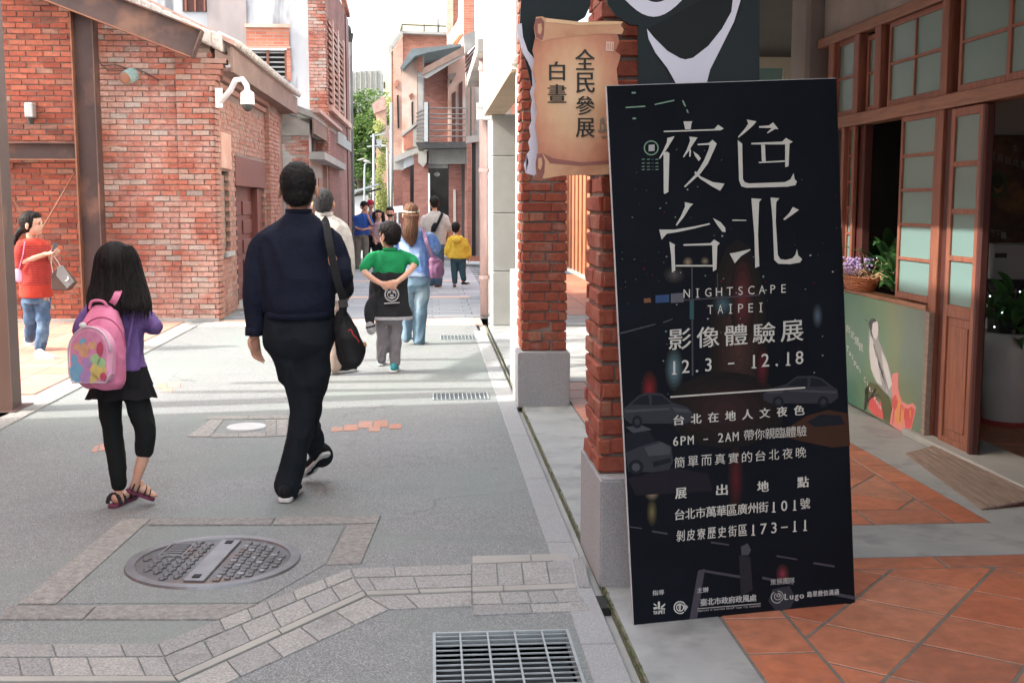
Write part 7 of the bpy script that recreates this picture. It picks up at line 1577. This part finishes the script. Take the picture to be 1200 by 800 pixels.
# ---------------------------------------------------------------- grey shirt man and the boy in yellow
F = Fig('man in a pale grey T-shirt and jeans with a black strap across his back', 20.7, G(511,336), m_skin, .012)
b = MB(); F.head(b, 508.5, 238, 15.5, -.5); F.limb(b, (509,244,3.3), (510,250,3.6)); F.loft(b, (510,250,9,5), (511,258,12,7), (511,275,10,7), (511,288,11,7)); F.limb(b, (497,256,3.4), (494,268,2.8), (496,280,2.2,.1)); F.limb(b, (523,256,3.4), (526.5,270,2.8), (525,282,2.2,.08)); F.limb(b, (506,288,6), (506,310,4), (506,332,3)); F.limb(b, (515,288,6), (514,310,4), (513,334,3)); F.hand(b, F.p(525,281,.08), Vector((0,.2,-1)), -F.cr, 1, .5, 1); F.hand(b, F.p(496,280,.1), Vector((0,.2,-1)), F.cr, 1, .5, -1); F.fin(b); F.face(); h = MB(); F.cap(h, 1.1, -.03, .02); fuse(h, 'hair', m_hair, F.t, .01, 2, disp=lambda p: .006*noise.noise(p*50))
m_tg = cloth('pale grey jersey', (.46,.43,.41)); s = MB(); F.loft(s, (510,247.5,5,4.5), (510,251,11,6), (511,257,15,8), (511,272,13,8.5), (511,287,13,8.5)); F.limb(s, (498,256,4.8), (495.5,263,4.6), (495,268,4)); F.limb(s, (522.5,256,4.8), (525,263,4.6), (526,268,4)); fuse(s, 'T_shirt', m_tg, F.t, .012, 3, disp=folds(.018, 6, .5, 41, .001))
s = MB(); F.loft(s, (511,284,11.5,7.5), (511,292,11.5,8)); F.limb(s, (506,292,6.6), (506,312,5.4), (506,331,4.4)); F.limb(s, (515,292,6.6), (514.5,312,5.6), (513.5,333,4.6)); fuse(s, 'jeans', M('dark blue jeans', (.06,.12,.19), (.04,.08,.13), 5, bst=.1), F.t, .012, 3, disp=folds(.014, 6, .7, 42, .001)); F.shoe(G(505,336), G(506,333), c_brownsh, c_white, .05, .08, L=.28); F.shoe(G(511,338.5), G(518,336), c_brownsh, c_white, .05, .08, L=.28)
sg = thing('sling_bag', 'black sling bag worn across the back of the man in the pale grey shirt', 'bag', F.p(509,272,-.15)); strap('strap', c_black, sg, [F.p(518,249,-.02), F.p(517.5,252,-.12), F.p(514,260,-.17), F.p(510,268,-.17)], .05); s = MB(); F.loft(s, (510.5,261,2.2,2,-.16), (509,266,3.6,3,-.17), (507.5,272,2.6,2.5,-.16)); s.build('bag_body', c_black, sg, smooth=True)
F = Fig('small boy in a yellow hooded jacket and dark jeans walking away', 20.4, G(537,336), m_skin_l, .010)
b = MB(); F.head(b, 534.3, 267.5, 14.2, .1); F.limb(b, (534.5,273,2.4), (535,278,2.6)); F.loft(b, (535,278,7,4), (536,285,8,5), (536,302,8,5)); F.limb(b, (526,283,2.4), (523.5,292,2), (523,299,1.6)); F.limb(b, (545.5,283,2.4), (548.5,294,2), (550,303,1.6)); F.limb(b, (532,302,4), (532,318,3), (532.5,333,2.2)); F.limb(b, (541,302,4), (542,318,3), (543,331,2.2)); F.hand(b, F.p(550,302.5), Vector((0,.1,-1)), -F.cr, .6, .5, 1); F.hand(b, F.p(523,298.5), Vector((0,.1,-1)), F.cr, .6, .5, -1); F.fin(b); h = MB(); F.cap(h, 1.1, -.03, .02); fuse(h, 'hair', m_hair, F.t, .01, 2, disp=lambda p: .005*noise.noise(p*50))
m_yel = cloth('yellow jacket', (.62,.42,.06), (.52,.34,.04)); s = MB(); F.loft(s, (535,275.5,4.5,4), (535,278,8.5,5.5), (536,286,10.5,7), (536,295,11.5,7.5), (536.5,303,12,7.5)); F.limb(s, (527,282,3.6), (524.5,290,3.6), (523.3,297,3)); F.limb(s, (545,282,3.6), (548,291,3.6), (549.7,300,3)); fuse(s, 'jacket', m_yel, F.t, .011, 3, disp=folds(.013, 9, .6, 51, .001)); s = MB(); F.loft(s, (535,277,4.5,2.5,-.08), (535,281,6,3.2,-.1), (535,285,3.6,2,-.1)); fuse(s, 'hood', m_yel, F.t, .011, 2)
s = MB(); F.loft(s, (537,301,9.5,6), (537,307,9,6)); F.limb(s, (532.5,306,5), (532.5,318,4), (533,330,3.3)); F.limb(s, (541.5,306,5), (542,318,4), (543.5,327,3.3)); fuse(s, 'jeans', M('dark teal jeans', (.03,.07,.09), None, 5, bst=.1), F.t, .011, 2); F.shoe(G(532.5,337.5), G(533.5,334.5), c_black, c_white, .038, .06, L=.19); F.shoe(F.p(541,333.5,-.1)+Vector((0,0,-.02)), F.p(548,333.8,0), c_black, c_white, .036, .06, L=.19)

# ---------------------------------------------------------------- woman in red at the left
F = Fig('woman in a red striped top and blue jeans holding a phone', 11.75, G(43,414), m_skin_l, .008)
b = MB(); F.head(b, 38, 263, 30, 1.65, 0, .08); F.limb(b, (35,274,5.5), (37,284,6)); F.loft(b, (38,282,13,9), (39,295,15,12), (41,320,16,13), (42,348,16,13), ang=1.0); F.limb(b, (27,289,6,-.08), (23,308,5,-.1), (38,303,4,-.12), (54,298,3.2,-.1)); F.limb(b, (50,288,5.5,.1), (56,305,4.6,.12), (60,300,3.4,0))
F.limb(b, (34,345,9), (36,375,7,.05), (34,398,4,.18)); F.limb(b, (50,345,9), (51,380,7), (46,408,4.2,-.02)); F.hand(b, F.p(53,298,-.1), F.cr+Vector((0,0,.2)), -F.cf*.2+Vector((0,0,1)), .95, .6, 1); F.hand(b, F.p(59,301,0), F.cr*.8+Vector((0,0,.3))-F.cf*.4, Vector((0,0,1)), .9, .7, -1); F.fin(b); F.face()
h = MB(); F.cap(h, 1.1, -.05, .04); h.ell(F.p(28,268), (.045,0,0), (0,.045,0), (0,0,.05)); F.limb(h, (26,268,4), (20,276,3.4,-.02), (17,286,2,-.03)); fuse(h, 'hair', m_hair, F.t, .008, 2, disp=lambda p: .004*noise.noise(p*70))
m_red, nt, bb_ = newmat('red striped jersey', .9, 0, .2); pos = geo_pos(nt); wv = nd(nt, 'ShaderNodeTexWave', bands_direction='Z', i_Scale=14.0, i_Distortion=.6); nt.links.new(pos, wv.inputs[0]); sp_ = nt.nodes.new('ShaderNodeSeparateXYZ'); nt.links.new(pos, sp_.inputs[0])
zlo_, zhi_ = F.p(40,333).z, F.p(40,288).z; msk = mathn(nt, 'MULTIPLY', mathn(nt, 'GREATER_THAN', sp_.outputs[2], zlo_), mathn(nt, 'LESS_THAN', sp_.outputs[2], zhi_)); nt.links.new(mixc(nt, mathn(nt, 'MULTIPLY', msk, ramp(nt, wv.outputs['Fac'], [(.45,0),(.6,1)])), (.42,.05,.035), (.20,.03,.035)), bb_.inputs['Base Color'])
s = MB(); F.loft(s, (37,279,7,7), (38,283,15,11), (39,292,17,13), (41,315,18,15), (42,335,19,16), (43,348,19,16), ang=1.0); F.limb(s, (27,289,8.5,-.08), (24,300,8,-.1), (24,309,7,-.1)); F.limb(s, (50,288,8,.1), (55,300,7,.12)); fuse(s, 'top', m_red, F.t, .009, 3, disp=folds(.010, 10, .6, 61, .001))
s = MB(); F.loft(s, (43,343,17,14), (43,355,16,13), ang=1.0); F.limb(s, (35,355,10), (36,375,8,.04), (35,397,6.2,.16)); F.limb(s, (49,355,10), (51,380,8), (47,406,6.6,-.02)); fuse(s, 'jeans', M('mid blue jeans', (.06,.12,.22), (.03,.07,.14), 8, bst=.1, c3=(.12,.2,.3), s3=6), F.t, .009, 3, disp=folds(.012, 9, .7, 62, .001)); F.shoe(G(30,403), G(41,406), c_white, c_white, .045, .075, L=.23); F.shoe(G(42,420), G(58,421), c_white, c_white, .047, .08, L=.25)
ph = thing('phone', 'dark smartphone held up by the woman in the red top', 'phone', F.p(64,293,-.06)); a0 = F.p(61.5,296,-.1); a1 = F.p(66,285,-.06); MB().bar(a0, a1, .07, .009, tuple(F.cr)).build('case', m_blackmetal, ph, bevel=.003); MB().bar(a0+F.cr*.006, a1+F.cr*.006, .062, .0015, tuple(F.cr)).build('screen', M('screen grey', (.10,.11,.14), None, rough=.15, bst=0), ph)
hb = thing('handbag', 'boxy dark grey and brown handbag with a white crescent hanging from the womans hand', 'handbag', F.p(72,340,-.1)); q = [F.p(59,322,-.14), F.p(68,312,-.14), F.p(86,331,-.14), F.p(78,341,-.14), F.p(60,340,-.14)]
MB().prism(q[:4]+[q[4]], F.cf*.13).build('bag_body', M('brown handbag', (.07,.04,.035), None, bst=0), hb, bevel=.008); MB().prism([F.p(*v, -.142) for v in ((68,312),(74,311),(87,330),(79,338),(66,323))], -F.cf*.006).build('flap', M('grey handbag', (.17,.17,.175), None, rough=.4, bst=0), hb, bevel=.002)
m_ = MB(); m_.tube([F.p(77+3*math.cos(t), 326+3*math.sin(t), -.151) for t in [(-.9+k*.42) for k in range(8)]], [.002,.004,.007,.009,.009,.007,.004,.002], 5); m_.build('crescent', c_white, hb); MB().tube(catmull([F.p(*v) for v in ((62,320,-.1),(60,306,-.1),(61,299,-.1),(66,304,-.1),(72,314,-.1))], 5), .005, 6).build('handle', M('pale strap', (.45,.38,.36), None, bst=0), hb)
pb_ = thing('waist_pouch', 'pink pouch bag behind the arm of the woman in red', 'bag', F.p(22,330,-.1)); s = MB(); F.loft(s, (23,315,4,4,-.1), (22,321,7,5,-.1), (23,328,6,5,-.1), (25,331,3,3,-.1)); s.build('bag_body', m_pinkl, pb_, smooth=True); MB().tube([F.p(29,283,-.17), F.p(27,298,-.2), F.p(22,316,-.16)], .006, 5).build('strap', m_pink, pb_)

# ---------------------------------------------------------------- group waiting under the tree
def small(label, D, hx, hy, hpx, ang, topm, legm, ys, hw, foot, skin=m_skin, arms=(), hairf=None, cx=None, sleeve=1.0):
    F = Fig(label, D, G(*foot), skin, .013); cx = cx or hx; ysh, yhip, yft = ys; b = MB(); F.head(b, hx, hy, hpx, ang); F.limb(b, (hx,hy+hpx*.3,hpx*.2), (cx,ysh,hpx*.22)); F.loft(b, (cx,ysh-.5,hw*.8,hw*.4), (cx,ysh+5,hw*.85,hw*.5), (cx,yhip,hw*.75,hw*.5))
    for q in arms: F.limb(b, *q[0]); F.hand(b, F.p(*q[0][-1][:2], q[0][-1][3] if len(q[0][-1]) > 3 else 0), q[1], (0,-1,0), .95, .5, 1)
    for sg_ in (-1, 1): F.limb(b, (cx+sg_*hw*.42,yhip,hw*.42), (cx+sg_*hw*.45,(yhip+yft)/2,hw*.3), (cx+sg_*hw*.45,yft-2,hw*.2))
    F.fin(b); F.face(); s = MB(); F.loft(s, (cx,ysh-2,hw*.35,hw*.35), (cx,ysh,hw*.8,hw*.5), (cx,ysh+4,hw,hw*.62), (cx,yhip,hw*.95,hw*.62))
    for q in arms: a = q[0]; F.limb(s, *[(v[0], v[1], v[2]*1.45, *(v[3:])) for v in a[:2]])
    fuse(s, 'top', topm, F.t, .013, 2, disp=folds(.018, 6, .6, 3, .001)); s = MB(); F.loft(s, (cx,yhip-2,hw*.85,hw*.55), (cx,yhip+3,hw*.88,hw*.58))
    for sg_ in (-1, 1): F.limb(s, (cx+sg_*hw*.42,yhip+2,hw*.48), (cx+sg_*hw*.47,(yhip+yft)/2,hw*.38), (cx+sg_*hw*.47,yft-2,hw*.32))
    fuse(s, 'trousers', legm, F.t, .013, 2, disp=folds(.014, 6, .7, 8, .001))
    for sg_ in (-1, 1): g = F.p(cx+sg_*hw*.47, yft-1); g = Vector((g.x, g.y, 0)); dd = F.dirv(ang)*.26; F.shoe(g-dd*.3, g+dd*.7, c_black, c_white, .045, .07)
    return F
F = small('man in a blue polo shirt and black cap, one hand at his chin', 26.4, 427, 242, 12, 2.3, cloth('royal blue polo', (.03,.09,.34)), cloth('olive grey trousers', (.15,.15,.13)), (252,276,316), 9.5, (424,315), m_skin, cx=424, arms=((((416,255,2.2),(416.5,266,1.9,-.05),(424,269,1.6,-.25),(431,268,1.4,-.25)), (1,0,.1)), (((432,255,2.2),(436.5,264,1.9,-.1),(433,258,1.6,-.25),(430.5,251,1.3,-.28)), (-.3,0,1))))
h = MB(); F.cap(h, 1.1, -.02, .06); h.ell(F.hc+F.hf*.42*F.hh+F.hu*.2*F.hh, F.hs*.25*F.hh, F.hf*.22*F.hh, F.hu*.04*F.hh, 12, 6); fuse(h, 'cap', c_black, F.t, .010, 2)
F = small('person in a crimson cap standing behind the man in blue', 27.6, 434.5, 240, 11.5, 2.6, cloth('dusty mauve top', (.25,.16,.18)), c_black, (250,276,314), 8, (434,313), cx=435); h = MB(); F.cap(h, 1.12, -.02, .1); h.ell(F.hc+F.hf*.42*F.hh+F.hu*.2*F.hh, F.hs*.25*F.hh, F.hf*.24*F.hh, F.hu*.05*F.hh, 12, 6); fuse(h, 'cap', cloth('crimson cap', (.42,.03,.06)), F.t, .010, 2)
F = small('laughing woman with long black hair in a pale mauve top', 26.8, 443.5, 252, 12, 3.0, cloth('pale mauve top', (.42,.28,.30)), c_black, (261,284,316), 7, (443,316), m_skin_l, arms=((((437,264,1.6),(436,273,1.4),(439,280,1.1,-.1)), (.3,0,-1)), (((450,264,1.6),(451,273,1.4),(450,281,1.1,-.1)), (0,0,-1)))); h = MB(); F.cap(h, 1.14, -.12, 0); F.limb(h, (438.5,250,2.2,.03), (438,260,2.4,.0), (438.5,266,1.5,-.03)); F.limb(h, (448.5,250,2.2,.03), (449.5,260,2.4,.0), (450,268,1.6,-.03)); fuse(h, 'hair', m_hair, F.t, .011, 2)
F = small('person wearing a black face mask and a patterned grey top behind the boy in green', 23.5, 457, 249.5, 13, 3.1, M('patterned grey top', (.40,.38,.44), (.20,.18,.26), 16, rough=.9, bst=.1, c3=(.55,.50,.5), s3=9), c_black, (260,286,322), 10.5, (456,322), m_skin_l, arms=((((447,264,2.2),(445,275,1.9),(449,284,1.5,-.15)), (.5,0,-1)), (((467,264,2.2),(468.5,275,1.9),(467,286,1.5,-.05)), (0,0,-1)))); h = MB(); F.cap(h, 1.18, -.14, -.03); fuse(h, 'hair', m_hair, F.t, .011, 2)
MB().ell(F.hc+F.hf*.2*F.hh-F.hu*.2*F.hh, F.hs*.25*F.hh, F.hf*.22*F.hh, F.hu*.17*F.hh).build('face_mask', c_black, F.t, smooth=True); strap('shoulder_strap', c_black, F.t, [F.p(463,259,-.05), F.p(465,266,-.17), F.p(466,276,-.17)], .04)

for o in list(bpy.data.objects):       # alike things seen more than once
    if o.parent is None:
        for k, g in (('brick_pillar', 'brick pillars of the arcade'), ('drain_grate', 'drain grates in the street'), ('brick_repair_patch', 'red repair patches in the street'), ('terracotta_floor', 'terracotta floors of the arcade'), ('broadleaf_tree', 'trees at the end of the street'), ('house_plant', 'plants in the shop'), ('cutout_board', 'dark cut-out boards on the pillars'), ('stone_step', 'low steps at the far end')):
            if o.name.startswith(k): o['group'] = g
